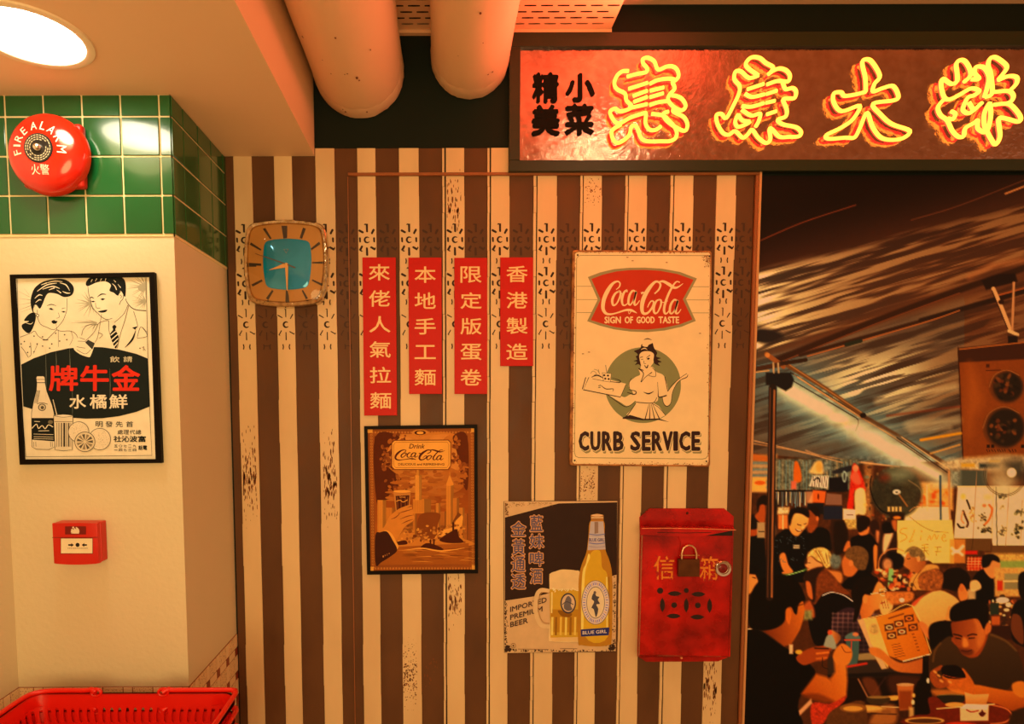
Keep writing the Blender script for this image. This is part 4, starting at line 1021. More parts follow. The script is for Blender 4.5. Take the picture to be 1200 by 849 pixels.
# ================================================================== SEPIA SKYLINE POSTER
t = framed('framed_poster', [(426.6, 499.8), (559.4, 498), (560.3, 672.4), (430.1, 674)], [(430.6, 503.6), (555.8, 502.2), (556.6, 668.4), (434, 669.8)], Y2-.016, Y2-.003, 'black framed sepia poster of a raised glass before a skyline, under the longest red strip', M['blackframe'])
P = Print(Y2-.010, L=LB); P.crop(410, 490, 4.467); P.tint = (1.04, .88, .6)
D = (70, 18, 2); MD = (136, 60, 10); LT = (212, 124, 38); HL = (232, 148, 56)
P.poly([(88, 54), (656, 48), (664, 806), (100, 810)], (150, 72, 18))
# ornamental border
for k in range(46):
    y = 90+k*15.4
    for xl, xr in ((112+k*.22, 640+k*.1),):
        P.ell(xl, y, 7, 5, (196, 112, 40), n=8); P.ell(xr, y, 7, 5, (196, 112, 40), n=8); P.ell(xl, y, 3, 2, D, n=6); P.ell(xr, y, 3, 2, D, n=6)
for k in range(34):
    x = 118+k*15.6; P.ell(x, 76, 5, 6, (190, 106, 38), n=8); P.ell(x, 788, 5, 6, (190, 106, 38), n=8)
for x, y in ((106, 66), (648, 62), (652, 786), (112, 792)): P.poly([(x-14, y-14), (x+14, y-12), (x+12, y+12), (x-13, y+13)], HL)
P.ell(368, 78, 44, 18, (206, 120, 42)); P.ell(368, 78, 30, 12, D); P.ell(368, 78, 18, 8, HL)
pic = [(128, 96), (616, 92), (622, 764), (134, 772)]
P.poly(pic, (150, 70, 12))
for k in range(26):   # sky shading, banded softly
    y0, y1_ = 96+k*26, 96+(k+1)*26; f_ = k/25
    c = tuple(a*(1-f_)+b*f_ for a, b in zip((112, 40, 3), (190, 92, 18))); P.poly([(129+k*.2, y0), (616+k*.2, y0-3), (616+k*.2, min(y1_, 766)), (129+k*.2, min(y1_, 770))], c)
r_ = random.Random(9)
for cx, cyv, rx, ry, c in ((470, 120, 120, 44, (196, 110, 34)), (250, 200, 70, 90, (190, 104, 30)), (400, 250, 190, 90, (186, 100, 28)), (540, 220, 70, 120, (190, 104, 30)), (300, 130, 80, 45, (196, 110, 34)), (480, 330, 150, 80, (170, 86, 20)), (420, 300, 120, 50, (178, 92, 24)), (330, 340, 90, 50, (190, 106, 32))):
    for k in range(5):
        P.ell(cx+r_.uniform(-rx, rx)*.2, cyv+r_.uniform(-ry, ry)*.2, rx*(1-k*.13), ry*(1-k*.13), tuple(min(255, a+k*4) for a in c), n=26)
P.poly([(132, 100), (260, 98), (200, 160), (190, 240), (250, 300), (280, 330), (240, 370), (230, 430), (180, 430), (140, 440)], (84, 26, 2), True); P.poly([(540, 96), (614, 94), (618, 360), (590, 340), (560, 180)], (92, 30, 2), True)
for _ in range(170):   # ragged cloud and foliage edges
    x, y = r_.choice([(r_.gauss(262, 22), r_.gauss(140, 30)), (r_.gauss(200, 16), r_.uniform(150, 270)), (r_.gauss(262, 26), r_.gauss(345, 28)), (r_.gauss(560, 14), r_.uniform(100, 240)), (r_.gauss(594, 10), r_.uniform(240, 360))])
    k = r_.random(); P.ell(x, y, r_.uniform(4, 15), r_.uniform(4, 12), tuple(a*(1-k)+b*k for a, b in zip((88, 28, 4), (176, 90, 22))), r_.uniform(0, 3), 9)
for _ in range(120):
    x, y = r_.uniform(200, 590), r_.uniform(280, 470); k = r_.random(); P.ell(x, y, r_.uniform(10, 34), r_.uniform(4, 12), tuple(a*(1-k)+b*k for a, b in zip((150, 70, 14), (186, 98, 26))), 0, 12)
# skyline
bld = [((145, 430, 190, 620), LT), ((190, 470, 240, 640), (200, 110, 30)), ((330, 425, 425, 500), (206, 118, 34)), ((342, 300, 376, 430), (224, 138, 48)), ((350, 270, 366, 302), (214, 126, 40)), ((425, 480, 455, 640), (180, 94, 24)), ((450, 446, 474, 640), (206, 118, 36)), ((474, 490, 510, 640), (176, 92, 24)), ((504, 350, 543, 640), (208, 120, 36)), ((540, 420, 572, 640), (196, 108, 30)), ((572, 470, 600, 650), (206, 118, 36)), ((600, 500, 618, 650), (170, 86, 22)), ((330, 500, 350, 620), (190, 104, 28)), ((240, 500, 330, 640), (182, 96, 24))]
for (x0_, y0, x1_, y1_), c in bld:
    P.rect(x0_, y0, x1_, y1_, c); P.rect(x0_+(x1_-x0_)*.62, y0, x1_, y1_, tuple(a*.72 for a in c))
    for x in range(int(x0_)+5, int(x1_)-3, 7): P.line([(x, y0+6), (x, y1_-4)], 1.4, tuple(a*.82 for a in c), False)
P.poly([(350, 272), (358, 250), (366, 272)], HL); P.poly([(506, 352), (512, 325), (523, 300), (534, 325), (542, 352)], (216, 128, 42), True); P.line([(523, 300), (523, 284)], 3, LT)
P.poly([(365, 510), (470, 500), (460, 560), (440, 640), (360, 640)], (128, 56, 8), True)
P.poly([(440, 640), (480, 590), (540, 570), (560, 520), (590, 510), (585, 560), (560, 600), (500, 640)], HL, True); P.poly([(230, 650), (300, 590), (400, 640), (480, 620), (620, 640), (620, 670), (230, 680)], (198, 112, 34), True)
for _ in range(130):
    x, y = r_.uniform(240, 610), r_.uniform(560, 650); k = r_.random(); P.ell(x, y, r_.uniform(3, 12), r_.uniform(3, 9), tuple(a*(1-k)+b*k for a, b in zip((110, 44, 6), (226, 140, 48))), 0, 8)
P.poly([(136, 680), (622, 655), (622, 764), (136, 770)], (158, 78, 16))
for k in range(26):
    x, y = r_.uniform(250, 600), r_.uniform(680, 755); P.line([(x, y), (x+r_.uniform(20, 70), y-2), (x+r_.uniform(70, 90), y+1)], [1, 4, 1], r_.choice([(210, 124, 40), (110, 48, 8), (196, 106, 30)]))
P.poly([(470, 635), (520, 600), (560, 585), (570, 620), (595, 650), (540, 655), (490, 650)], D, True); P.rect(536, 545, 546, 600, D); P.line([(541, 545), (560, 520), (575, 500)], [8, 16, 24], (120, 56, 12))
P.poly([(370, 680), (400, 655), (450, 665), (490, 690), (400, 692)], D, True); P.rect(418, 635, 426, 668, D); P.rect(436, 640, 444, 668, D); P.poly([(245, 650), (290, 640), (300, 660), (250, 664)], D, True)
P.line([(300, 690), (380, 682), (480, 696), (600, 680)], [2, 7, 7, 2], HL)
# plaque with the brand lettering
P.poly([(218, 130), (232, 116), (516, 114), (530, 128), (530, 250), (516, 272), (232, 272), (218, 256)], (110, 46, 10)); P.poly([(222, 132), (235, 120), (514, 118), (526, 131), (526, 248), (513, 268), (235, 268), (222, 254)], (232, 152, 62))
P.line([(230, 140), (240, 128), (508, 126), (518, 138), (518, 244), (508, 260), (240, 260), (230, 248)], 2, (130, 60, 14), False, closed=True)
INK = (76, 16, 8)
P.text('Drink', 310, 136, 392, 160, INK, .02, shear=.25)
script_cola(P, lambda x, y: (238+x*.455, 166+y*.235), INK, .42)
for tx, a, b in (('DELICIOUS', 254, 344), ('and', 352, 378), ('REFRESHING', 386, 494)): P.text(tx, a, 237, b, 248, INK, .03)
# hand with glass
P.poly([(228, 386), (320, 380), (312, 480), (240, 486)], (190, 112, 44)); P.poly([(240, 408), (312, 404), (306, 482), (246, 486)], (70, 20, 6)); P.ell(274, 384, 46, 7, HL)
for x in (250, 268, 290, 303): P.line([(x, 412), (x+1, 478)], 3, (140, 70, 24), False)
P.line([(244, 436), (262, 430), (280, 440), (302, 428)], 4, HL); P.text('Drink', 262, 408, 292, 418, HL)
P.poly([(150, 600), (180, 570), (205, 520), (250, 480), (300, 458), (325, 455), (326, 475), (335, 490), (330, 505), (338, 520), (330, 540), (300, 560), (280, 580), (262, 610), (240, 640), (200, 640)], (206, 118, 38), True)
for q in [[(250, 500), (290, 488), (325, 478)], [(262, 530), (300, 515), (330, 508)], [(270, 555), (300, 540), (332, 530)], [(300, 470), (325, 460)], [(215, 530), (240, 520), (262, 500)]]: P.line(q, [1, 5, 2], (120, 52, 10))
P.poly([(180, 590), (215, 600), (245, 650), (255, 675), (235, 690), (190, 640)], HL, True)
P.poly([(134, 615), (160, 598), (195, 595), (225, 640), (248, 690), (220, 720), (165, 755), (136, 768)], (58, 18, 6), True)
for i, ch in enumerate('1924'): P.text(ch, 172+i*10, 720-i*5, 179+i*10, 729-i*5, (190, 110, 50))
P.build('print', M['paper'], t)

# ================================================================== CURB SERVICE TIN SIGN
YT = Y2-.014
Q = quadpx([(671, 293), (834.5, 294), (832.5, 547.5), (667.5, 546)], YT)
def rounded(Q, r, n=5):
    out = []
    for i in range(4):
        p, a, b = Vector(Q[i]), Vector(Q[i-1]), Vector(Q[(i+1) % 4]); u1 = (a-p).normalized(); u2 = (b-p).normalized()
        for k in range(n+1):
            t_ = k/n; q = p+u1*r*(1-t_)**2+u2*r*t_**2; out.append((q.x, q.y))
    return out
t = thing('tin_sign', ((Q[0][0]+Q[2][0])/2, Y2-.0025, Q[2][1]), 'large rusty edged cream tin sign with winking waitress and CURB SERVICE lettering', 'sign')
M['rustytin'] = mat('rusty_tin_edge', (206, 140, 70), .55, var=.9, vscale=30, var2=(96, 38, 8), detail=8, bump=.4, bscale=60)
o = rounded(Q, .010); bm = BM(); n = len(o); cxq = sum(x for x, z in o)/n; czq = sum(z for x, z in o)/n
sc_ = lambda k: [(cxq+(x-cxq)*(1-k/.2), czq+(z-czq)*(1-k/.35)) for x, z in o]
rings = [[bm.verts.new((x, y, z)) for x, z in L_] for L_, y in ((o, Y2-.0025), (o, YT+.003), (sc_(.0012), YT+.0008), (sc_(.0035), YT), (sc_(.006), YT+.0012))]
for A, B in zip(rings, rings[1:]):
    for i in range(n): bm.faces.new((A[i], A[(i+1) % n], B[(i+1) % n], B[i]))
bm.faces.new(rings[-1])
obj('tin_plate', bm, M['rustytin'], t, True)
P = Print(YT+.0008, L=LB); C = (238, 164, 86); OL = (150, 108, 50); RD = (190, 38, 8); K = (50, 18, 8)
P.crop(660, 280, 6.063)
pl_ = [(76, 92), (1060, 96), (1046, 1612), (60, 1602)]
P.poly([(84, 108), (100, 94), (1040, 98), (1054, 112), (1040, 1600), (1028, 1610), (80, 1600), (66, 1588)], C)
P.line([(96, 140), (110, 122), (130, 118), (1020, 120), (1040, 124), (1046, 150), (1030, 1540), (1014, 1560), (990, 1566), (110, 1556), (88, 1546), (80, 1520)], 5, OL, False, closed=True)
for y in (338, 432, 524): P.line([(96, y), (1036, y+3)], 4, OL, False)
P.crop(660, 280, 6.063)
P.poly([(175, 272), (260, 240), (360, 216), (470, 206), (580, 205), (700, 212), (830, 236), (950, 282), (872, 430), (942, 584), (840, 626), (720, 652), (600, 664), (480, 660), (360, 644), (260, 618), (170, 586), (246, 432)], OL)
P.poly([(200, 286), (280, 256), (380, 232), (480, 222), (580, 221), (690, 228), (810, 250), (926, 292), (850, 430), (918, 574), (830, 608), (710, 634), (600, 646), (480, 643), (370, 628), (280, 604), (196, 578), (266, 432)], RD)
script_cola(P, lambda x, y: (281+x*1.0, 297+y*1.04), C, 1.12)
for tx, a, b in (('SIGN', 295, 408), ('OF', 438, 494), ('GOOD', 522, 648), ('TASTE', 678, 822)): P.text(tx, a, 554, b, 600, C, .045)
P.crop(660, 390, 4.995)
GR = (132, 104, 46)
P.ell(466, 308, 223, 222, GR, n=64)
# waitress
P.poly([(440, 120), (470, 110), (515, 112), (532, 130), (530, 170), (515, 195), (500, 218), (485, 220), (455, 195), (442, 160)], C, True)
P.poly([(455, 195), (510, 200), (520, 235), (470, 260), (448, 230)], C)
P.poly([(440, 210), (470, 225), (520, 200), (545, 230), (590, 255), (615, 340), (605, 370), (560, 378), (552, 400), (520, 410), (430, 408), (405, 345), (385, 320), (388, 290), (420, 262), (450, 245)], C, True)
P.poly([(430, 406), (525, 410), (560, 430), (598, 484), (560, 506), (470, 508), (390, 500), (370, 480), (400, 450)], C)
P.poly([(345, 505), (390, 482), (470, 505), (560, 503), (622, 524), (560, 512), (470, 514), (380, 506)], K)
P.poly([(222, 310), (235, 330), (260, 362), (330, 405), (375, 430), (415, 405), (425, 380), (395, 362), (355, 378), (300, 345), (290, 335), (250, 325)], C, True)
P.poly([(580, 370), (600, 365), (625, 330), (660, 290), (690, 262), (724, 240), (732, 248), (722, 262), (690, 275), (664, 300), (640, 350), (630, 410), (605, 430), (588, 412)], C, True)
P.line([(580, 375), (588, 415), (608, 432), (630, 412), (640, 350), (664, 300), (690, 276), (722, 262), (730, 246)], [2, 4, 5, 3, 3, 3, 4, 5, 3], K); P.line([(612, 345), (640, 305), (690, 262), (724, 240)], 3, K)
P.poly([(150, 262), (170, 250), (370, 300), (335, 375), (118, 335)], C); P.line([(150, 262), (118, 335), (335, 378), (368, 302)], [4, 6, 5, 3], K, False); P.line([(132, 262), (112, 332)], 5, K)
P.line([(165, 262), (200, 250), (240, 270)], [3, 8, 3], K); P.line([(285, 265), (330, 280), (330, 292), (280, 288), (240, 284), (170, 270)], [2, 5, 5, 4, 3, 2], K)
P.poly([(228, 235), (282, 240), (275, 290), (236, 284)], C); P.line([(228, 235), (282, 240), (275, 290), (236, 284)], 3, K, False, closed=True)
for x, y in ((240, 250), (262, 252), (246, 270), (266, 272)): P.ell(x, y, 7, 6, K, n=8)
P.line([(255, 235), (248, 190)], 3, (60, 60, 50)); P.line([(160, 240), (175, 225), (195, 240), (180, 250)], 3, OL); P.line([(180, 215), (200, 222), (215, 245)], 3, OL); P.line([(205, 215), (212, 240)], 3, OL)
for q in [[(222, 310), (250, 330), (292, 330), (290, 345)], [(260, 365), (320, 408), (370, 435), (418, 408)], [(205, 312), (220, 308)], [(205, 322), (218, 320)]]: P.line(q, [3, 5, 4, 2], K)
P.poly([(430, 120), (415, 108), (450, 92), (460, 68), (490, 76), (500, 60), (522, 60), (532, 90), (550, 118), (545, 140), (572, 150), (552, 158), (576, 172), (555, 178), (566, 195), (535, 182), (528, 160), (530, 125), (500, 108), (465, 112), (446, 130), (448, 160), (455, 195), (440, 185), (420, 190), (432, 172), (412, 166), (432, 158), (425, 140), (436, 132)], K, True)
P.poly([(462, 76), (478, 56), (500, 52), (522, 60), (500, 72), (490, 84)], C, True); P.line([(455, 100), (475, 92), (492, 100)], [2, 6, 2], C); P.line([(472, 42), (495, 36), (518, 44)], [2, 6, 2], K)
P.line([(450, 146), (466, 142)], 4, K); P.line([(456, 158), (468, 156)], 3, K); P.line([(486, 148), (508, 132)], [2, 5], K); P.poly([(488, 154), (500, 146), (508, 152), (498, 160)], K); P.line([(472, 165), (474, 182), (484, 182)], 2.5, K)
P.poly([(474, 190), (486, 196), (498, 188), (494, 206), (484, 208)], K, True); P.poly([(480, 197), (494, 194), (487, 202)], C)
P.line([(442, 212), (470, 240), (455, 290), (480, 262), (520, 232)], [6, 5, 4, 3, 5], K); P.line([(440, 210), (470, 222)], 5, K); P.line([(522, 205), (540, 228), (538, 258), (500, 252)], 3, K)
P.line([(400, 268), (386, 295), (388, 325)], 3, K); P.line([(374, 350), (418, 362), (424, 344), (384, 334)], [4, 6, 5, 3], K); P.line([(470, 348), (500, 358), (530, 344)], [2, 8, 2], K)
P.line([(552, 290), (556, 345), (560, 378), (606, 368)], [2, 3, 7, 7], K); P.line([(594, 258), (612, 345)], 4, K); P.line([(428, 408), (522, 412), (548, 380)], [5, 4, 3], K); P.line([(425, 415), (375, 485), (348, 502)], [3, 5, 7], K)
for x in (0, 16, 34, 52): P.line([(502+x*.4, 418), (480+x*1.6, 505)], [2, 6], K)
P.line([(520, 415), (560, 440), (600, 486)], 3, K)
P.crop(660, 390, 4.995)
ws = [('C', 92, 150), ('U', 160, 216), ('R', 228, 284), ('B', 294, 352), ('S', 394, 450), ('E', 462, 510), ('R', 520, 578), ('V', 582, 640), ('I', 646, 670), ('C', 680, 742), ('E', 752, 800)]
for ch, a, b in ws: P.text(ch, a+9, 592, b+6, 704, OL, .035)
for ch, a, b in ws: P.text(ch, a+4, 584, b-1, 690, C, .07)
for ch, a, b in ws: P.text(ch, a+3, 583, b-3, 688, K, .05)
# rust speckles and corner screws
r_ = random.Random(4); RC = (140, 62, 14)
P.crop(0, 0, 1)
for _ in range(420):
    s_ = r_.choice('LRTB'); q = abs(r_.gauss(0, 1.3))
    if s_ == 'L': f_ = r_.random(); x, y = 672.5-3.4*f_+q, 296+f_*248
    elif s_ == 'R': f_ = r_.random(); x, y = 833-1.8*f_-q, 296+f_*250
    elif s_ == 'T': x, y = r_.uniform(673, 832), 295.4+q*.6
    else: x, y = r_.uniform(670, 831), 545-q
    P.ell(x, y, r_.uniform(.2, .8), r_.uniform(.2, .9), r_.choice([RC, (110, 44, 10), (176, 92, 30)]), n=6)
for _ in range(60): P.ell(831-abs(r_.gauss(0, 3.5)), 300+abs(r_.gauss(0, 6)), r_.uniform(.2, .7), r_.uniform(.2, .9), RC, n=6)
for x, y in ((741, 306), (781, 308), (683, 415), (690, 413), (820, 391), (735, 302)): P.ell(x, y, 1.4, .5, RC, n=8)
P.build('print', M['tin'], t)
for u, v in ((677, 299), (831.5, 300.3), (673.5, 540), (828, 541)):
    p = W(u, v, YT); obj('nail', lathe(BM(), [(.0003, -.0022), (.0022, -.0018), (.003, .0)], (p.x, YT+.0006, p.z), 'y', 12), mat('dark_nail', (40, 20, 12), .5) if 'nail' not in M else M['nail'], t, True)

# ================================================================== BEER POSTER
YP = Y2-.0055
cr = [(590.3, 588), (657, 587.2), (723.7, 587.4), (722.6, 680), (721.5, 764.5), (655, 765.2), (590.9, 766), (590.2, 680)]
Qb = quadpx(cr, YP)
t = thing('tin_poster', ((Qb[0][0]+Qb[2][0])/2, Y2-.0025, Qb[6][1]), 'dark brown beer poster with tall bottle and foaming mug, left of the red letter box', 'poster')
obj('panel', prism(BM(), Qb, YP, Y2-.0025, .0005, 1), mat('poster_edge', (70, 40, 20), .7), t)
P = Print(YP-.0001, L=LB); P.crop(580, 580, 4.467)
TN = (216, 140, 72); BK = (52, 24, 10)
P.poly([(48, 36), (641, 34), (632, 820), (50, 830)], TN)
P.poly([(52, 120), (335, 46), (640, 40), (637, 420), (440, 475), (240, 528), (52, 556)], BK)
def grunge(n, fx, col, r0=1, r1=5):
    for _ in range(n):
        x, y = fx(); P.ell(x, y, r_.uniform(r0, r1), r_.uniform(r0, r1), col, r_.uniform(0, 3), 6)
grunge(120, lambda: (52+abs(r_.gauss(0, 6)), r_.uniform(560, 825)), (70, 36, 16)); grunge(90, lambda: (r_.uniform(52, 630), 822-abs(r_.gauss(0, 5))), (70, 36, 16)); grunge(70, lambda: (630-abs(r_.gauss(0, 6)), r_.uniform(430, 815)), (80, 40, 18))
grunge(40, lambda: (56+abs(r_.gauss(0, 12)), 820-abs(r_.gauss(0, 14))), (60, 30, 14), 2, 8); grunge(40, lambda: (624-abs(r_.gauss(0, 12)), 810-abs(r_.gauss(0, 14))), (60, 30, 14), 2, 8)
grunge(70, lambda: (r_.uniform(54, 300), 42+abs(r_.gauss(0, 10))), (150, 84, 34), 1, 3); grunge(50, lambda: (54+abs(r_.gauss(0, 8)), r_.uniform(42, 115)), (120, 62, 24), 1, 4)
for i, (ch, x, y, w_, h) in enumerate([('藍', 184, 108, 66, 84), ('妹', 180, 206, 76, 76), ('啤', 180, 298, 74, 76), ('酒', 184, 386, 64, 80), ('金', 84, 140, 78, 78), ('黃', 90, 232, 66, 84), ('通', 86, 322, 72, 82), ('透', 86, 414, 74, 80)]):
    P.text(ch, x, y, x+w_, y+h, (214, 120, 56), .055)
    P.text(ch, x+2, y+2, x+w_-2, y+h-2, (92, 66, 60), .015); 
for j, (tx, x1_, y0, dy) in enumerate([('IMPORTED', 270, 588, -52), ('PREMIUM', 248, 630, -46), ('BEER', 172, 668, -24)]):
    P.text(tx, 0, 0, 0, 0, (74, 40, 24), .03, quad=[(80, y0), (x1_, y0+dy), (x1_, y0+dy+26), (80, y0+26)])
P.ell(96, 790, 13, 13, (120, 70, 30)); P.ell(96, 790, 10.5, 10.5, TN); P.ell(96, 790, 5, 6, (120, 70, 30))
P.line([(120, 808), (280, 810)], 3, (140, 84, 40)); P.line([(340, 806), (430, 806)], 3, (140, 84, 40))
# mug
P.line([(285, 505), (240, 500), (218, 530), (212, 590), (222, 650), (245, 685), (285, 690)], 22, (224, 150, 78)); P.line([(285, 515), (248, 512), (232, 540), (226, 590), (236, 640), (255, 668), (285, 674)], 3, (180, 100, 40))
P.poly([(284, 440), (290, 412), (320, 400), (345, 392), (380, 392), (420, 396), (444, 408), (448, 500), (440, 745), (420, 770), (300, 768), (280, 750), (288, 640)], (232, 158, 80), True)
P.poly([(286, 495), (446, 498), (438, 745), (290, 748)], (206, 128, 24)); P.poly([(290, 600), (440, 600), (436, 720), (294, 720)], (186, 104, 14))
for x, c in ((300, (236, 168, 60)), (320, (150, 78, 10)), (345, (228, 150, 40)), (372, (236, 166, 54)), (396, (150, 78, 10)), (420, (230, 156, 48))): P.line([(x, 640), (x-2, 735)], 11, c, False)
P.line([(298, 510), (296, 620)], 7, (238, 172, 76)); P.poly([(290, 748), (440, 745), (430, 768), (300, 768)], (228, 150, 70)); P.poly([(330, 605), (400, 620), (390, 640), (350, 636)], (140, 70, 8), True)
P.ell(383, 568, 41, 54, (60, 44, 36)); P.ell(383, 568, 34, 46, (214, 144, 84)); P.poly([(360, 590), (370, 545), (385, 530), (400, 550), (396, 580), (405, 600), (380, 608)], (110, 78, 56), True); P.line([(352, 575), (375, 560), (410, 575)], 4, (70, 50, 40))
for _ in range(40): P.ell(r_.uniform(300, 440), r_.gauss(497, 4), 3, 3, (240, 180, 100), n=6)
# bottle
P.poly([(500, 135), (568, 135), (572, 230), (578, 290), (600, 350), (612, 420), (614, 560), (610, 760), (596, 786), (540, 794), (456, 788), (434, 765), (436, 560), (438, 440), (452, 370), (478, 300), (488, 220)], (184, 100, 16), True)
P.poly([(505, 300), (550, 296), (560, 380), (590, 440), (592, 740), (470, 740), (462, 450), (480, 370)], (214, 134, 20), True); P.poly([(455, 430), (475, 360), (488, 310), (496, 330), (470, 420), (462, 700), (450, 700)], (238, 172, 60), True)
for x, w_, c in ((584, 6, (238, 176, 70)), (596, 5, (150, 76, 8))): P.line([(x, 430), (x+2, 720)], w_, c, False)
P.poly([(500, 106), (534, 98), (568, 106), (568, 132), (534, 138), (502, 132)], (172, 92, 30)); P.ell(534, 108, 30, 6, (230, 150, 80)); P.line([(504, 120), (566, 120)], 4, (240, 170, 96))
P.poly([(500, 140), (566, 140), (574, 235), (578, 286), (484, 290), (492, 220)], (190, 140, 104)); P.poly([(520, 142), (540, 142), (540, 200), (520, 205)], (150, 96, 60))
for y, c in ((206, (110, 90, 100)), (222, (200, 150, 110)), (252, (110, 90, 100)), (270, (160, 120, 100))): P.line([(492, y), (534, y+5), (574, y)], 5, c)
P.text('BLUE GIRL', 492, 228, 572, 244, (80, 62, 76), .03)
P.ell(526, 564, 74, 116, (96, 66, 50), n=48); P.ell(526, 564, 71, 113, (222, 160, 110), n=48)
for k in range(46):
    a = 2*PI*k/46; P.line([(526+54*math.cos(a), 564+92*math.sin(a)), (526+66*math.cos(a), 564+107*math.sin(a))], 3.2, (64, 58, 110) if k % 4 else (190, 110, 60), False)
P.ell(526, 564, 48, 84, (120, 84, 60), n=40); P.ell(526, 564, 45, 80, (232, 166, 96), n=40)
P.poly([(512, 520), (522, 515), (530, 530), (545, 535), (538, 550), (548, 570), (530, 575), (540, 600), (528, 640), (516, 600), (505, 590), (518, 560), (505, 545)], (80, 58, 44), True); P.ell(522, 512, 7, 8, (100, 70, 50))
P.poly([(448, 705), (598, 694), (594, 735), (450, 742)], (44, 38, 66)); P.text('BLUE GIRL', 0, 0, 0, 0, (222, 160, 110), .03, quad=[(458, 714), (584, 706), (584, 723), (458, 731)])
P.build('print', M['paper'], t)

# ================================================================== PRINTED MURAL (flat photo print, right of the moulding)
YM = Y2-.004
MX0, MX1 = W(891.6, 230, YM).x, 2.62
MZ1, MZ0 = W(900, 206, YM).z, W(1000, 862, YM).z
NX, NZ = 560, 610
gx = np.linspace(MX0, MX1, NX); gz = np.linspace(MZ1, MZ0, NZ)
GX, GZ = np.meshgrid(gx, gz)
_d = GX*0
_r = [GX*a.x+YM*a.y+(GZ-1.5)*a.z for a in (FWD, RGT, UPV)]
U = PCX+F*_r[1]/_r[0]; V = PCY-F*_r[2]/_r[0]
IMG = np.zeros((NZ, NX, 3)); IMG[:] = (40, 22, 10)
_lat = rng.rand(256, 256)
def vnoise(x, y):
    xi = np.floor(x).astype(int); yi = np.floor(y).astype(int); fx = x-xi; fy = y-yi
    fx = fx*fx*(3-2*fx); fy = fy*fy*(3-2*fy); g_ = lambda i, j: _lat[j & 255, i & 255]
    return (g_(xi, yi)*(1-fx)+g_(xi+1, yi)*fx)*(1-fy)+(g_(xi, yi+1)*(1-fx)+g_(xi+1, yi+1)*fx)*fy
def fbm(x, y, o=4):
    s = 0; a = .5; t = 0
    for _ in range(o): s = s+a*vnoise(x, y); t += a; a *= .55; x = x*2.03+17; y = y*2.03+31
    return s/t
def sstep(a, b, x): t = np.clip((x-a)/(b-a), 0, 1); return t*t*(3-2*t)
class Paint:
    def __init__(s): s.o = (0, 0, 1)
    def crop(s, x0, y0, k): s.o = (x0, y0, k); return s
    def T(s, pts): x0, y0, k = s.o; return [(x0+p[0]/k, y0+p[1]/k) for p in pts]
    def box(s, P, m):
        a = np.array(P); c = (U > a[:, 0].min()-m) & (U < a[:, 0].max()+m) & (V > a[:, 1].min()-m) & (V < a[:, 1].max()+m)
        r = np.where(c.any(1))[0]; q = np.where(c.any(0))[0]
        return None if len(r) == 0 or len(q) == 0 else (slice(r[0], r[-1]+1), slice(q[0], q[-1]+1))
    def mix(s, sl, al, col):
        IMG[sl] = IMG[sl]*(1-al[..., None])+np.array(col, float)*al[..., None]
    def poly(s, pts, col, soft=1.0, alpha=1, smooth=True, tex=0, col2=None, dirn=None):
        P = s.T(pts)
        if smooth: P = catmull(P, True, 4)
        sl = s.box(P, soft+1)
        if sl is None: return
        u, v = U[sl], V[sl]; ins = np.zeros(u.shape, bool); d2 = np.full(u.shape, 1e9)
        for i in range(len(P)):
            (x0, y0), (x1, y1) = P[i-1], P[i]
            if y0 != y1:
                c = ((y0 > v) != (y1 > v)) & (u < (x1-x0)*(v-y0)/(y1-y0)+x0); ins ^= c
            dx, dy = x1-x0, y1-y0; L = dx*dx+dy*dy+1e-9; t = np.clip(((u-x0)*dx+(v-y0)*dy)/L, 0, 1)
            d2 = np.minimum(d2, (u-x0-t*dx)**2+(v-y0-t*dy)**2)
        sd = np.where(ins, 1, -1)*np.sqrt(d2); al = np.clip(.5+sd/soft, 0, 1)*alpha
        c = np.array(col, float)
        if col2 is not None:     # gradient across the shape, dirn = unit vector of the light side
            q = (u-u.mean())*dirn[0]+(v-v.mean())*dirn[1]; q = np.clip((q-q.min())/(np.ptp(q)+1e-6), 0, 1)[..., None]
            c = c*(1-q)+np.array(col2, float)*q
        if tex: c = c*(1+tex*.5*(fbm(u*.35, v*.35, 3)-.5)[..., None]*2)
        IMG[sl] = IMG[sl]*(1-al[..., None])+c*al[..., None]
    def ell(s, cx, cy, rx, ry, col, soft=1.0, alpha=1, rot=0, **k):
        c, d = math.cos(rot), math.sin(rot)
        s.poly([(cx+rx*math.cos(a)*c-ry*math.sin(a)*d, cy+rx*math.cos(a)*d+ry*math.sin(a)*c) for a in np.linspace(0, 2*PI, 17)[:-1]], col, soft, alpha, True, **k)
    def rect(s, x0, y0, x1, y1, col, soft=.8, alpha=1, **k): s.poly([(x0, y0), (x1, y0), (x1, y1), (x0, y1)], col, soft, alpha, False, **k)
    def line(s, pts, w, col, soft=.9, alpha=1, smooth=True, glow=False):
        P = s.T(pts)
        if smooth and len(P) > 2: P = catmull(P, False, 4)
        w = w/s.o[2]/2
        sl = s.box(P, w+soft+1)
        if sl is None: return
        u, v = U[sl], V[sl]; d2 = np.full(u.shape, 1e9)
        for i in range(1, len(P)):
            (x0, y0), (x1, y1) = P[i-1], P[i]; dx, dy = x1-x0, y1-y0; L = dx*dx+dy*dy+1e-9
            t = np.clip(((u-x0)*dx+(v-y0)*dy)/L, 0, 1); d2 = np.minimum(d2, (u-x0-t*dx)**2+(v-y0-t*dy)**2)
        al = np.clip(.5+(w-np.sqrt(d2))/soft, 0, 1)*alpha
        if glow: al = np.exp(-d2/(2*(w*w)))*alpha
        s.mix(sl, al, col)
Q_ = Paint()
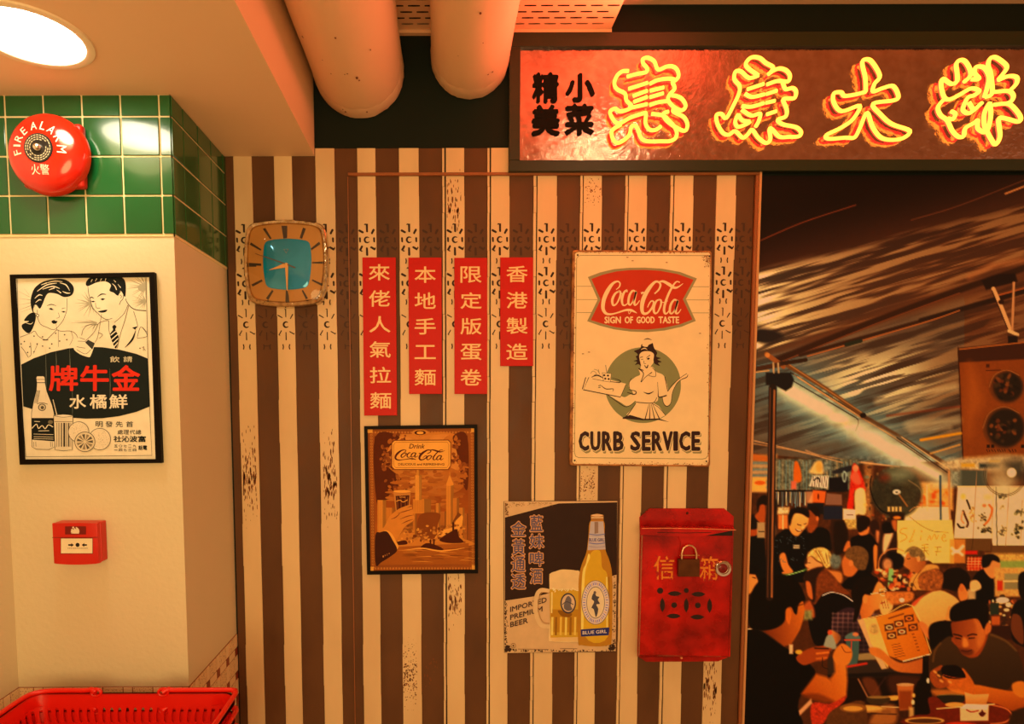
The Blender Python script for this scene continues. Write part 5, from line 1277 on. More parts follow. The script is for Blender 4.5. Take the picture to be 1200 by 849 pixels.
# ---- tarpaulin canopy
def canopy():
    th = math.radians(-17); c, s_ = math.cos(th), math.sin(th)
    # folds fan out slightly
    a = (U-885)*c+(V-440)*s_; b = -(U-885)*s_+(V-440)*c+.00006*(U-885)*(V-440)
    n1 = fbm(a*.012+3, b*.15, 3); n2 = fbm(a*.022+9, b*.34+5, 2); st = .6*n1+.4*n2
    base = np.zeros(U.shape+(3,)); 
    dark = np.array((34, 14, 6)); mid = np.array((104, 58, 28)); top = sstep(250, 380, V+.28*(U-885))[..., None]
    base[:] = dark*(1-top)+mid*top
    # lit bands of plastic
    ed1 = 318-.255*(U-887); ed2 = 404-.36*(U-900)
    inb = sstep(-6, 10, V-ed1)*sstep(-10, 8, ed2+8-V); 
    left_ = np.exp(-np.clip(U-890, 0, None)/95.)
    k = inb*sstep(.50-.20*left_, .60, st)*(.18+1.0*left_)
    warm = np.array((236, 186, 118)); base = base*(1-k[..., None])+warm*k[..., None]
    cool = inb*left_*.55*(1-k)
    base = base*(1-cool[..., None])+np.array((96, 92, 72))*cool[..., None]
    far = inb*(1-left_)*sstep(.42, .62, st)*.38; base = base*(1-far[..., None])+np.array((170, 110, 60))*far[..., None]
    dd = sstep(.52, .40, st)*.35*inb; base = base*(1-dd[..., None])+np.array((44, 24, 14))*dd[..., None]
    # below the poles
    low = sstep(0, 14, V-(412-.30*(U-900))); blue = np.array((92, 94, 78)); gl = np.exp(-((V-(452+.62*(U-925)))/62.)**2)
    m_ = (low*(.35+.6*gl)*(U < 1130))[..., None]; base = base*(1-m_)+blue*m_
    k2 = low*sstep(.50, .60, st)*np.exp(-((U-1020)/80.)**2)*np.exp(-((V-(455-.16*(U-1000)))/42.)**2)*1.1
    k2 = np.clip(k2, 0, 1)[..., None]; base = base*(1-k2)+np.array((226, 180, 116))*k2
    k3 = (low*sstep(.50, .62, n1)*.5*sstep(1060, 1110, U))[..., None]; base = base*(1-k3)+np.array((150, 100, 56))*k3
    k4 = (low*sstep(.47, .36, n1)*.55)[..., None]; base = base*(1-k4)+np.array((60, 34, 18))*k4
    IMG[:] = base
canopy()
P = Q_
P.crop(870, 200, 3.536)
P.line([(60, 297), (250, 215), (470, 143)], 5, (110, 52, 22)); P.line([(700, 205), (900, 145), (1167, 40)], 5, (116, 62, 30), alpha=.7); P.line([(1090, 96), (1167, 66)], 8, (176, 106, 56))
P.poly([(60, 655), (130, 660), (170, 690), (110, 720), (55, 705)], (50, 34, 24), 6)
P.line([(940, 440), (1040, 395), (1167, 370)], 16, (170, 100, 52), 8, .8)
P.line([(145, 785), (560, 620), (900, 495), (1167, 405)], 26, (62, 32, 14), 3); P.line([(150, 798), (560, 633), (900, 508)], 5, (118, 62, 28))
P.line([(240, 765), (740, 625)], 15, (64, 34, 16), 2); P.line([(740, 622), (1167, 500)], 20, (52, 28, 14), 2); P.line([(270, 770), (740, 634), (900, 580)], 5, (168, 92, 40)); P.line([(1050, 520), (1167, 488)], 5, (170, 84, 34)); P.line([(430, 722), (490, 706)], 16, (48, 44, 24))
P.poly([(990, 455), (1060, 430), (1130, 425), (1140, 460), (1060, 480), (1010, 495)], (44, 22, 12), 2, smooth=False)
P.line([(1040, 490), (1075, 570), (1110, 660)], 16, (216, 140, 82)); P.line([(1035, 500), (1105, 670)], 4, (60, 30, 16)); P.line([(1125, 465), (1118, 665)], 10, (190, 120, 70)); P.ell(1072, 545, 12, 10, (56, 26, 14)); P.line([(1105, 665), (1140, 680)], 14, (214, 150, 90)); P.rect(1100, 685, 1140, 722, (40, 20, 12))
# hanging menu board
P.poly([(893, 745), (1300, 700), (1300, 1200), (914, 1198)], (132, 64, 16), 2, smooth=False, tex=.08); P.poly([(893, 735), (1300, 700), (1300, 775), (896, 796)], (72, 34, 14), 2, smooth=False); P.line([(895, 742), (1170, 712)], 5, (170, 92, 36)); P.line([(894, 735), (914, 1198)], 5, (60, 26, 8))
P.crop(870, 400, 3.536)
P.poly([(940, 90), (1000, 240), (960, 320), (940, 400), (925, 300)], (164, 84, 24), 14, .6)
for cx, cyv, rx, ry in ((1095, 190, 72, 70), (1085, 360, 88, 88)):
    P.ell(cx, cyv, rx, ry, (104, 54, 18), 3); P.ell(cx+5, cyv, rx-12, ry-10, (48, 28, 12), 4)
    for k in range(26): a = random.uniform(0, 6.3); q = random.uniform(0, .75); P.ell(cx+rx*q*math.cos(a), cyv+ry*q*math.sin(a), random.uniform(6, 16), random.uniform(5, 10), random.choice([(112, 52, 18), (80, 50, 22), (36, 20, 10), (142, 74, 26)]), 2, .8, rot=random.uniform(0, 3))
    P.line([(cx-rx, cyv), (cx-rx*.7, cyv-ry*.7), (cx, cyv-ry), (cx+rx*.7, cyv-ry*.7)], 4, (150, 86, 36))
for x in (1012, 1030, 1155): P.rect(x, 430, x+13, 442, (40, 20, 8), .5)
for x in (1012, 1022, 1033, 1044, 1056, 1064, 1076, 1086, 1104, 1118, 1130): P.line([(x, 450), (x+random.uniform(2, 7), 459)], 3, (40, 20, 8), .4)
P.rect(1010, 95, 1024, 110, (80, 36, 12)); P.line([(1010, 122), (1070, 120)], 4, (80, 36, 12))
# ---- lit tube under the canopy, poles
P.line([(180, 195), (470, 362), (820, 560)], 120, (120, 128, 104), glow=True, alpha=.8)
P.line([(180, 195), (470, 362), (830, 570)], 52, (236, 196, 130), glow=True, alpha=1)
P.line([(195, 205), (468, 358)], 20, (255, 206, 132), 3); P.line([(480, 368), (640, 460), (810, 556)], 17, (255, 206, 132), 6, .85)
P.line([(200, 130), (420, 265), (640, 410), (850, 555)], 5, (60, 36, 18)); P.line([(230, 150), (440, 285), (660, 415)], 7, (168, 112, 62)); P.line([(210, 165), (440, 300), (480, 330), (470, 370)], 4, (46, 30, 18)); P.line([(215, 140), (850, 540)], 3, (226, 160, 96), alpha=.6)
P.line([(185, 100), (350, 200), (500, 310)], 17, (110, 66, 30), 2); P.line([(500, 310), (660, 400), (830, 500)], 14, (96, 58, 28), 2); P.line([(190, 95), (500, 300)], 4, (170, 108, 54)); P.ell(500, 308, 13, 11, (40, 22, 12))
P.poly([(97, 130), (200, 130), (214, 160), (205, 192), (180, 208), (140, 186), (97, 182)], (38, 26, 18), 2, smooth=False)
P.line([(100, 55), (150, 90), (170, 105)], 20, (140, 78, 34)); P.line([(150, 95), (262, 78)], 17, (60, 34, 16)); P.ell(104, 58, 10, 10, (186, 110, 50)); P.line([(45, 118), (150, 98)], 20, (78, 44, 22)); P.line([(45, 130), (110, 122)], 5, (200, 130, 70)); P.line([(128, 92), (130, 130)], 7, (180, 130, 80)); P.line([(148, 92), (150, 130)], 7, (180, 130, 80))
for k in range(18):
    x = random.uniform(60, 700); y = 400+.18*(x-60)+random.uniform(-130, 40); P.line([(x, y), (x+random.uniform(60, 160), y-random.uniform(18, 40))], random.uniform(8, 22), random.choice([(96, 56, 30), (70, 44, 26), (112, 100, 76)]), 8, .35)
P.line([(45, 425), (200, 450), (420, 492), (620, 520)], 5, (186, 120, 66), 1.5, .8); P.line([(740, 410), (905, 382)], 11, (214, 128, 28), 2); P.line([(600, 310), (905, 270)], 7, (132, 56, 24), 3, .8); P.line([(780, 466), (900, 430)], 6, (216, 136, 60), 2)
P.line([(690, 350), (890, 330)], 22, (220, 176, 116), 12, .6); P.line([(700, 375), (860, 360)], 12, (200, 160, 108), 8, .6); P.line([(560, 250), (880, 190)], 16, (214, 170, 112), 10, .6)

# ---- stalls behind the diners
P.crop(870, 500, 6.316)
P.poly([(0, 190), (400, 230), (800, 275), (1250, 300), (1300, 262), (2600, 262), (2600, 2400), (0, 2400)], (84, 42, 16), 2, smooth=False, tex=.2)
sl = (V > 535) & (V < 700)
n_ = fbm(U*.22, V*.16, 4); IMG[sl] = IMG[sl]*(.75+.5*n_[sl][:, None])
P.rect(40, 205, 260, 490, (150, 96, 50), 3, tex=.5); P.poly([(40, 200), (180, 220), (380, 285), (380, 310), (160, 262), (40, 245)], (182, 92, 30), 2, smooth=False)
for y in (262, 310, 355, 405, 440):
    P.rect(50, y, 370, y+20, (104, 116, 100), 3, .8); P.rect(50, y+20, 370, y+42, (196, 142, 90), 3, .7)
P.rect(52, 378, 175, 482, (226, 142, 62), 3); P.ell(130, 418, 40, 16, (196, 84, 20), 2)
P.rect(240, 240, 860, 470, (104, 90, 62), 3, tex=.9)
for k in range(24): x = 250+k*25; P.line([(x, 250+random.uniform(0, 20)), (x+random.uniform(-6, 6), 470)], random.uniform(3, 9), random.choice([(50, 40, 30), (120, 130, 110), (180, 130, 80), (40, 26, 16)]), 1.5, .7)
P.rect(240, 470, 760, 486, (30, 20, 14)); 
for k in range(22): x = 255+k*10; P.line([(x, 490), (x+random.uniform(-3, 3), 600+random.uniform(-40, 20))], 6, random.choice([(226, 196, 140), (60, 70, 66), (110, 120, 106), (40, 34, 28)]), 1)
P.rect(255, 600, 345, 650, (220, 160, 96), 3, tex=.8); P.rect(265, 655, 335, 760, (214, 110, 50), 2); P.line([(300, 660), (300, 760)], 8, (240, 170, 100))
P.poly([(385, 270), (410, 265), (432, 330), (436, 400), (400, 418), (378, 400)], (206, 92, 20), 2); P.rect(360, 405, 400, 465, (206, 96, 60), 2)
P.poly([(515, 300), (545, 262), (590, 265), (600, 350), (500, 345)], (222, 156, 84), 3); P.ell(568, 300, 24, 40, (226, 140, 60), 3)
P.poly([(520, 365), (640, 366), (630, 460), (495, 442)], (232, 196, 142), 1.5, smooth=False)
for k in range(7): P.line([(525+k*17, 370), (515+k*17, 450)], 4, (70, 44, 26), .8)
P.line([(530, 400), (560, 380), (575, 410)], 10, (36, 18, 12)); P.rect(600, 260, 660, 330, (120, 110, 84), 5, tex=.8)
P.poly([(640, 380), (780, 372), (782, 482), (640, 470)], (30, 20, 18), 2, smooth=False); P.poly([(670, 330), (800, 290), (800, 330), (690, 350)], (46, 38, 34), 2); P.ell(755, 372, 16, 42, (190, 180, 140), 2); P.ell(755, 372, 9, 30, (70, 60, 44), 2)
P.poly([(525, 472), (618, 480), (608, 566), (490, 560)], (220, 92, 34), 1.5, smooth=False); P.ell(562, 520, 7, 22, (96, 30, 10)); P.poly([(625, 495), (735, 505), (738, 582), (612, 580)], (134, 86, 58), 1.5, smooth=False); P.rect(470, 480, 520, 590, (226, 150, 100), 3, .6)
P.rect(600, 590, 740, 690, (40, 36, 40), 2); P.rect(480, 570, 600, 650, (30, 24, 20), 2)
P.poly([(790, 500), (815, 290), (850, 290), (880, 360), (915, 470), (860, 520), (830, 470), (820, 620), (775, 620)], (206, 46, 20), 2, tex=.5); P.poly([(800, 380), (830, 330), (860, 350), (880, 420), (840, 430)], (226, 90, 54), 3); P.ell(838, 310, 22, 26, (214, 120, 70), 2)
P.poly([(835, 480), (905, 470), (915, 640), (860, 650), (838, 640)], (240, 178, 100), 2); P.poly([(745, 610), (840, 616), (840, 700), (745, 690)], (244, 190, 120), 2, smooth=False); P.line([(775, 655), (820, 655)], 5, (120, 60, 30)); P.rect(755, 690, 850, 760, (196, 140, 70), 3, tex=.6)
P.rect(905, 265, 960, 700, (200, 130, 66), 6, .6, tex=.6)
for k in range(60): P.ell(random.uniform(900, 1200), random.uniform(300, 700), random.uniform(5, 18), random.uniform(5, 16), random.choice([(226, 150, 70), (180, 80, 30), (110, 110, 80), (60, 34, 20), (90, 60, 36)]), 2, .7)
P.line([(60, 100), (400, 180), (740, 268)], 7, (196, 132, 78), 1.2); P.line([(880, 265), (1080, 290), (1160, 298)], 8, (226, 150, 90), 2); P.line([(470, 178), (560, 215)], 8, (190, 130, 80), 2)
# right half stalls (crop of the scroll wall)
P.crop(1080, 530, 7.075)
P.rect(-160, 250, 260, 480, (222, 140, 66), 4, tex=.3)
for k in range(26): P.ell(random.uniform(-60, 220), random.uniform(320, 430), random.uniform(8, 22), random.uniform(8, 26), random.choice([(226, 104, 30), (206, 70, 20), (240, 180, 96), (196, 130, 60)]), 3, .85)
P.rect(-170, 455, 235, 900, (244, 186, 112), 2); P.line([(-165, 440), (240, 452)], 8, (206, 110, 44))
P.poly([(240, 60), (900, 30), (900, 160), (320, 150), (160, 130)], (206, 156, 100), 6, .9, tex=.5); P.rect(330, 95, 440, 125, (206, 136, 40), 3); P.rect(480, 95, 650, 135, (54, 56, 44), 4, tex=.7); P.rect(560, 68, 650, 84, (216, 150, 60), 2)
P.poly([(320, 150), (545, 155), (540, 290), (300, 284)], (84, 76, 54), 2, smooth=False); P.rect(240, 150, 320, 290, (140, 124, 90), 6, tex=.5)
P.poly([(300, 282), (1600, 292), (1600, 780), (590, 776), (580, 720), (268, 718)], (240, 184, 116), 1.5, smooth=False)
P.rect(296, 282, 900, 292, (226, 160, 96)); P.line([(455, 160), (450, 300), (425, 720), (415, 810)], 4, (168, 112, 66)); P.line([(596, 300), (582, 720)], 6, (190, 134, 84)); P.line([(618, 290), (622, 600), (630, 849)], 7, (58, 44, 30)); P.line([(722, 300), (710, 600), (690, 849)], 5, (176, 120, 72)); P.line([(836, 400), (820, 849)], 4, (176, 120, 72))
P.poly([(268, 718), (582, 722), (574, 824), (310, 812)], (106, 66, 28), 2, smooth=False); P.poly([(584, 780), (1600, 784), (1600, 849), (578, 849)], (110, 68, 30), 2, smooth=False); P.line([(425, 722), (415, 815)], 4, (66, 38, 16))
def blotch(n, x0, y0, x1, y1, cols, r0=6, r1=18):
    for _ in range(n): P.ell(random.gauss((x0+x1)/2, (x1-x0)/4.2), random.gauss((y0+y1)/2, (y1-y0)/4.2), random.uniform(r0, r1), random.uniform(r0*.6, r1*.7), random.choice(cols), 1.5, .8, rot=random.uniform(0, 3))
blotch(26, 390, 430, 445, 620, [(196, 130, 60), (150, 90, 40), (220, 150, 76)], 4, 11); P.line([(375, 400), (395, 450), (400, 470)], 16, (60, 36, 20)); P.line([(345, 490), (365, 540), (385, 590), (375, 620)], 18, (90, 44, 20)); P.line([(300, 600), (320, 625), (350, 625)], 16, (44, 24, 12)); P.line([(340, 500), (330, 560), (350, 590)], 16, (216, 130, 76)); P.ell(345, 370, 20, 22, (232, 160, 70), 3)
P.ell(520, 445, 18, 14, (220, 110, 60), 2); P.line([(560, 440), (585, 480), (560, 560), (520, 605)], 20, (206, 104, 46)); P.line([(550, 450), (545, 520), (515, 590)], 10, (240, 180, 116)); blotch(22, 480, 500, 540, 600, [(54, 40, 24), (80, 56, 30)], 5, 12); blotch(24, 470, 625, 585, 668, [(44, 34, 20), (84, 60, 32)], 6, 14); P.ell(550, 375, 30, 18, (176, 140, 70), 5, .6)
blotch(14, 625, 350, 700, 400, [(60, 50, 30), (90, 76, 46)], 6, 16); blotch(20, 640, 600, 705, 690, [(60, 50, 30), (100, 76, 46), (140, 96, 50)], 5, 13); blotch(8, 650, 440, 700, 470, [(150, 110, 60)], 4, 8)
blotch(30, 740, 590, 835, 720, [(64, 52, 30), (44, 36, 20), (110, 86, 46)], 6, 15); blotch(16, 770, 470, 860, 540, [(70, 58, 34), (100, 84, 46)], 6, 16); blotch(30, 1000, 400, 1400, 700, [(70, 52, 30), (160, 90, 40)], 8, 18)
P.ell(690, 190, 175, 180, (150, 112, 70), 3, .35); P.ell(650, 170, 100, 130, (190, 146, 92), 20, .55); P.poly([(690, 100), (780, 60), (850, 80), (850, 200), (760, 200)], (60, 50, 34), 14, .8); P.poly([(600, 240), (700, 215), (760, 240), (720, 330), (640, 320)], (216, 176, 118), 16, .6)
for r in (175, 162): P.line([(690+r*math.cos(a), 190+r*math.sin(a)) for a in np.linspace(-.4, 3.6, 16)], 4, (60, 44, 28), 1, .8)
P.ell(746, 172, 42, 42, (196, 144, 84), 1.5); P.ell(746, 172, 36, 36, (240, 196, 134), 1.5); P.ell(746, 165, 16, 12, (200, 176, 130), 2)
P.rect(320, 820, 462, 849, (190, 40, 20), 2)
# big drum fan
P.crop(870, 500, 6.316); P.ell(1140, 490, 192, 190, (60, 50, 30), 5, .92, tex=.4); P.ell(1150, 360, 90, 50, (140, 130, 90), 14, .7); P.ell(1050, 380, 40, 30, (120, 44, 18), 8, .7)
P.line([(955, 370), (945, 450), (980, 560), (1040, 630), (1140, 660)], 9, (30, 20, 12)); P.ell(1140, 485, 36, 26, (34, 22, 12), 2); P.ell(1142, 486, 30, 20, (214, 186, 130), 2); P.ell(1142, 487, 10, 6, (70, 50, 30), 1); P.line([(1160, 505), (1220, 590)], 12, (150, 92, 44), 1.5); P.line([(1230, 400), (1320, 470), (1330, 600)], 5, (150, 110, 64), 2)
for x in (1075, 1105, 1130, 1160): P.rect(x, 595, x+18, 630, (216, 152, 84), 1.5)
P.rect(1090, 640, 1200, 720, (50, 26, 12), 3); P.ell(1145, 676, 28, 12, (232, 116, 40), 2)
P.crop(870, 400, 3.536)
P.line([(470, 362), (700, 500), (830, 575)], 60, (206, 180, 128), glow=True, alpha=.75); P.line([(560, 420), (810, 556)], 22, (255, 210, 140), 8, .9); P.line([(640, 400), (850, 545)], 5, (70, 50, 34)); P.line([(660, 398), (858, 532)], 4, (210, 150, 90))
P.line([(820, 560), (822, 740)], 9, (66, 74, 70), 1.5, smooth=False); P.line([(856, 540), (858, 700), (866, 790)], 9, (190, 120, 66), 1.5, smooth=False); P.line([(764, 600), (766, 700)], 8, (232, 160, 100), 1.5, .8)
# SLIME card
P.crop(980, 570, 7.075)
P.poly([(505, 285), (960, 282), (980, 480), (975, 640), (800, 640), (740, 590), (500, 560)], (244, 182, 84), 1.5, smooth=False)
LC = (196, 124, 44)
P.line([(585, 352), (545, 355), (530, 385), (575, 405), (580, 435), (530, 462)], 8, LC); P.line([(650, 362), (625, 430), (605, 462), (640, 450)], 7, LC); P.ell(707, 375, 6, 8, LC); P.line([(705, 410), (698, 450)], 6, LC); P.line([(755, 450), (775, 410), (785, 445), (815, 400), (830, 440), (845, 410)], 7, LC); P.line([(880, 430), (905, 420), (895, 400), (875, 430), (890, 458), (915, 450)], 7, LC)
for y in (490, 515, 540): P.line([(710, y), (760, y-6)], 7, (170, 110, 36)); 
P.line([(735, 495), (725, 570)], 6, (170, 110, 36)); P.line([(735, 530), (765, 570)], 6, (170, 110, 36)); P.line([(815, 510), (870, 505)], 6, (170, 110, 36)); P.line([(840, 510), (830, 575)], 6, (170, 110, 36)); P.line([(820, 545), (870, 540)], 6, (170, 110, 36))
P.line([(610, 255), (700, 325), (790, 370), (849, 380), (930, 384)], 6, (150, 104, 44)); P.line([(605, 210), (670, 170), (850, 160)], 5, (206, 130, 70))
P.rect(940, 440, 1070, 640, (214, 122, 50), 2, .8); P.line([(960, 515), (1000, 545), (1050, 500)], 20, (246, 196, 130), 3); P.line([(965, 560), (1000, 540), (1045, 570)], 18, (246, 196, 130), 3)
P.rect(1085, 590, 1240, 700, (186, 60, 26), 2, tex=.4)
for k in range(5): P.line([(1085, 600+k*24), (1240, 600+k*24)], 3, (230, 150, 84)); P.line([(1095+k*28, 590), (1095+k*28, 700)], 3, (230, 150, 84))
P.rect(1240, 560, 2200, 700, (206, 140, 66), 4, tex=.4); P.rect(1330, 620, 2200, 720, (120, 130, 60), 3, .8)
P.rect(1380, 690, 2200, 900, (214, 140, 70), 4, tex=.5)

# ---- people, back to front
SK, SKD, SKL = (206, 112, 46), (140, 66, 24), (240, 162, 86); H = (22, 10, 5)
P.crop(866, 570, 7.075)
# woman-and-man group behind pole, left
P.poly([(70, 410), (170, 400), (210, 440), (215, 800), (60, 800)], (20, 14, 10), 2); P.poly([(75, 350), (160, 345), (165, 400), (80, 415)], (160, 70, 26), 2); P.poly([(75, 260), (110, 235), (150, 250), (168, 310), (150, 355), (78, 348)], (30, 18, 12), 2); P.ell(160, 368, 12, 22, (176, 84, 36), 2)
P.poly([(150, 190), (148, 130), (180, 85), (230, 80), (240, 150), (190, 160), (170, 215), (155, 215)], (34, 16, 8), 2); P.poly([(175, 160), (215, 165), (215, 290), (170, 300), (130, 250), (160, 215)], (160, 74, 28), 2); P.rect(150, 300, 215, 430, (166, 120, 74), 2); P.rect(160, 372, 210, 382, (60, 40, 26)); P.poly([(270, 110), (310, 120), (318, 200), (300, 280), (320, 350), (310, 400), (280, 380)], (40, 22, 12), 3)
P.poly([(280, 290), (310, 330), (322, 390), (290, 420)], (90, 54, 30), 3)
P.poly([(660, 340), (740, 370), (768, 460), (770, 530), (560, 540), (540, 440), (590, 380)], (20, 13, 9), 2); P.poly([(570, 200), (620, 190), (655, 260), (650, 330), (600, 390), (565, 350)], SKD, 2, tex=.2); P.poly([(566, 196), (600, 168), (650, 178), (672, 220), (664, 262), (640, 250), (620, 230), (590, 200)], (34, 16, 9), 2); P.ell(650, 270, 12, 20, (196, 100, 44), 1.5)
P.poly([(290, 440), (340, 385), (400, 355), (470, 410), (530, 360), (570, 400), (565, 560), (540, 640), (560, 720), (530, 800), (280, 740), (282, 560)], (18, 12, 9), 2)
P.poly([(335, 580), (380, 555), (410, 650), (450, 710), (400, 730), (355, 680)], (204, 112, 50), 2); P.ell(395, 720, 40, 14, (206, 110, 50), 2)
P.poly([(425, 270), (450, 225), (520, 222), (572, 240), (572, 310), (545, 350), (505, 400), (478, 416), (440, 395), (415, 340)], (216, 122, 56), 2, col2=(236, 150, 76), dirn=(0, -1)); P.poly([(415, 320), (412, 240), (440, 190), (510, 174), (570, 195), (584, 245), (572, 262), (520, 232), (465, 228), (440, 270), (428, 320)], (26, 14, 9), 2)
P.line([(485, 318), (515, 326)], 7, (60, 26, 12)); P.line([(540, 316), (560, 310)], 6, (60, 26, 12)); P.ell(530, 342, 12, 10, (236, 156, 84), 2); P.line([(470, 358), (490, 375), (520, 368)], 9, (110, 36, 18)); P.line([(478, 362), (510, 368)], 4, (246, 200, 150))
P.rect(450, 488, 502, 518, (196, 150, 100), 1.5); P.line([(458, 503), (496, 503)], 5, (90, 60, 36))
for _ in range(40): P.line([(x_ := random.uniform(300, 550), y_ := random.uniform(400, 640)), (x_+random.uniform(-18, 18), y_+random.uniform(-14, 14))], 4, (96, 92, 76), .8, .8)
# blonde profile
P.poly([(568, 600), (575, 560), (620, 520), (690, 508), (750, 540), (770, 600), (760, 660), (720, 680), (690, 640), (640, 610), (600, 580)], (214, 150, 74), 2, tex=.5); P.poly([(570, 600), (600, 585), (640, 620), (690, 650), (680, 690), (600, 712), (568, 705), (566, 680), (548, 655), (566, 640)], (216, 130, 70), 2)
P.line([(575, 638), (592, 634)], 5, (80, 40, 20)); P.line([(566, 678), (580, 680)], 5, (150, 50, 26)); 
for k in range(9): P.line([(620+k*14, 530+k*3), (660+k*11, 580+k*8), (690+k*7, 640)], 5, random.choice([(150, 90, 36), (240, 180, 96), (110, 62, 24)]), 1, .7)
P.ell(800, 620, 48, 66, (110, 100, 76), 4, tex=.5); P.poly([(690, 690), (760, 700), (849, 720), (849, 800), (780, 790)], (196, 110, 50), 3); P.line([(360, 740), (450, 725), (560, 690)], 14, (88, 100, 40), 2); P.line([(380, 745), (540, 700)], 4, (190, 190, 110), 1)
P.poly([(760, 300), (800, 280), (860, 290), (900, 380), (900, 500), (850, 560), (770, 530)], (60, 30, 14), 3)
# middle group
P.crop(980, 570, 7.075)
P.poly([(-20, 330), (10, 290), (60, 290), (92, 360), (90, 460), (60, 540), (-10, 560)], (40, 20, 10), 3); P.poly([(60, 540), (90, 460), (125, 470), (120, 520)], (196, 100, 44), 2)
P.poly([(120, 440), (170, 410), (230, 400), (280, 400), (330, 460), (345, 490), (310, 520), (300, 700), (250, 720), (230, 560), (130, 520)], (20, 11, 8), 2); P.poly([(190, 380), (250, 360), (262, 330), (275, 350), (262, 395), (220, 410), (195, 405)], (206, 110, 50), 2); P.poly([(168, 320), (175, 270), (220, 246), (270, 262), (282, 310), (250, 350), (200, 385), (175, 360)], (36, 16, 9), 2); P.poly([(308, 510), (340, 500), (345, 640), (318, 690)], SK, 2)
P.poly([(285, 300), (320, 278), (350, 310), (355, 360), (320, 400), (290, 380)], (56, 26, 14), 2); P.poly([(330, 370), (372, 390), (380, 440), (340, 470)], (200, 110, 60), 3); P.poly([(350, 480), (380, 300), (450, 300), (480, 380), (500, 390), (495, 560), (350, 700)], (60, 30, 16), 3, tex=.3); P.poly([(400, 400), (470, 385), (440, 480), (400, 560), (385, 520)], (232, 160, 100), 3); P.poly([(380, 330), (400, 300), (450, 305), (480, 380), (400, 390)], (26, 14, 10), 2); P.poly([(460, 290), (500, 285), (500, 370), (470, 350)], (176, 90, 40), 3)
P.poly([(430, 560), (480, 545), (560, 590), (560, 660), (500, 690), (430, 640)], (24, 14, 10), 3); P.line([(350, 690), (360, 600), (420, 535), (500, 520), (560, 540)], 9, (206, 120, 60), 1.5); P.ell(425, 650, 40, 50, (226, 140, 80), 4, .8)
for k in range(70): P.ell(random.uniform(330, 700), random.uniform(690, 860), random.uniform(6, 22), random.uniform(6, 20), random.choice([(226, 130, 60), (206, 70, 26), (240, 180, 106), (60, 30, 16), (130, 60, 24), (196, 110, 50)]), 2, .8)
P.poly([(435, 700), (450, 685), (475, 700), (470, 800), (460, 840), (430, 840)], (140, 156, 84), 2); P.ell(525, 772, 22, 18, (30, 16, 10), 2)
# grey-haired man left
P.poly([(60, 849), (80, 780), (180, 700), (240, 690), (300, 740), (350, 790), (360, 860)], (18, 11, 8), 2); P.poly([(45, 640), (60, 590), (90, 560), (130, 600), (150, 650), (180, 690), (130, 750), (70, 740), (55, 700)], (190, 98, 42), 2); P.poly([(75, 580), (90, 525), (150, 495), (220, 505), (262, 550), (268, 610), (240, 690), (190, 695), (150, 660), (130, 620), (110, 610)], (110, 70, 34), 2, tex=.4); P.ell(122, 640, 18, 26, (206, 112, 54), 2); P.poly([(310, 849), (345, 790), (390, 830), (395, 870)], (206, 110, 50), 2)
# grey-haired man right
P.poly([(615, 849), (620, 760), (700, 690), (760, 650), (840, 660), (849, 720), (800, 849)], (206, 130, 60), 2, tex=.15); P.poly([(560, 640), (575, 580), (600, 550), (660, 590), (700, 600), (745, 640), (690, 720), (650, 715), (600, 690), (560, 660)], (206, 116, 54), 2, col2=(150, 76, 30), dirn=(1, 0)); P.poly([(566, 560), (590, 520), (640, 498), (700, 520), (735, 570), (738, 610), (700, 622), (680, 590), (620, 585), (600, 545)], (130, 92, 50), 2, tex=.5); P.ell(682, 605, 14, 24, (216, 130, 66), 1.5); P.line([(590, 605), (612, 600)], 6, (80, 40, 20)); P.line([(660, 849), (640, 790), (700, 700)], 5, (120, 66, 28)); P.poly([(700, 849), (720, 770), (780, 700), (860, 700), (880, 849)], (96, 44, 18), 3, tex=.4)
# man in black on the far right
P.crop(1060, 670, 4.743)
P.poly([(370, 80), (400, 10), (450, -10), (500, 60), (505, 160), (460, 180), (400, 170)], (16, 10, 7), 2); P.poly([(440, -20), (480, -60), (530, -50), (525, 5), (490, 40), (460, 20)], (206, 120, 60), 2); P.poly([(428, -40), (435, -85), (480, -97), (520, -80), (528, -50), (490, -60), (470, -30), (440, -20)], (26, 14, 9), 2)
P.rect(500, -20, 664, 140, (206, 134, 66), 3, tex=.3); P.rect(555, 12, 664, 48, (150, 120, 70), 2); P.rect(555, 60, 664, 100, (140, 110, 66), 2); P.line([(550, 55), (664, 55)], 5, (240, 180, 110)); P.rect(515, 52, 545, 106, (190, 52, 24), 2)
for k in range(46): P.ell(random.uniform(470, 620), random.uniform(140, 300), random.uniform(5, 18), random.uniform(4, 14), random.choice([(240, 190, 120), (206, 100, 44), (110, 50, 22), (226, 150, 76), (60, 34, 18)]), 1.5, .85)
P.rect(476, 176, 524, 240, (50, 50, 30), 1.5); P.ell(545, 160, 36, 16, (246, 206, 146), 2); P.rect(484, 250, 530, 310, (176, 84, 34), 1.5); P.rect(470, 300, 600, 380, (60, 26, 12), 3)
P.poly([(594, 220), (620, 170), (664, 155), (760, 160), (760, 420), (620, 400), (590, 330)], (22, 12, 8), 2); P.poly([(632, 40), (664, 0), (760, 10), (760, 150), (650, 150)], (20, 10, 6), 2); P.poly([(592, 330), (640, 400), (664, 390), (650, 260), (600, 240)], (110, 56, 24), 2)
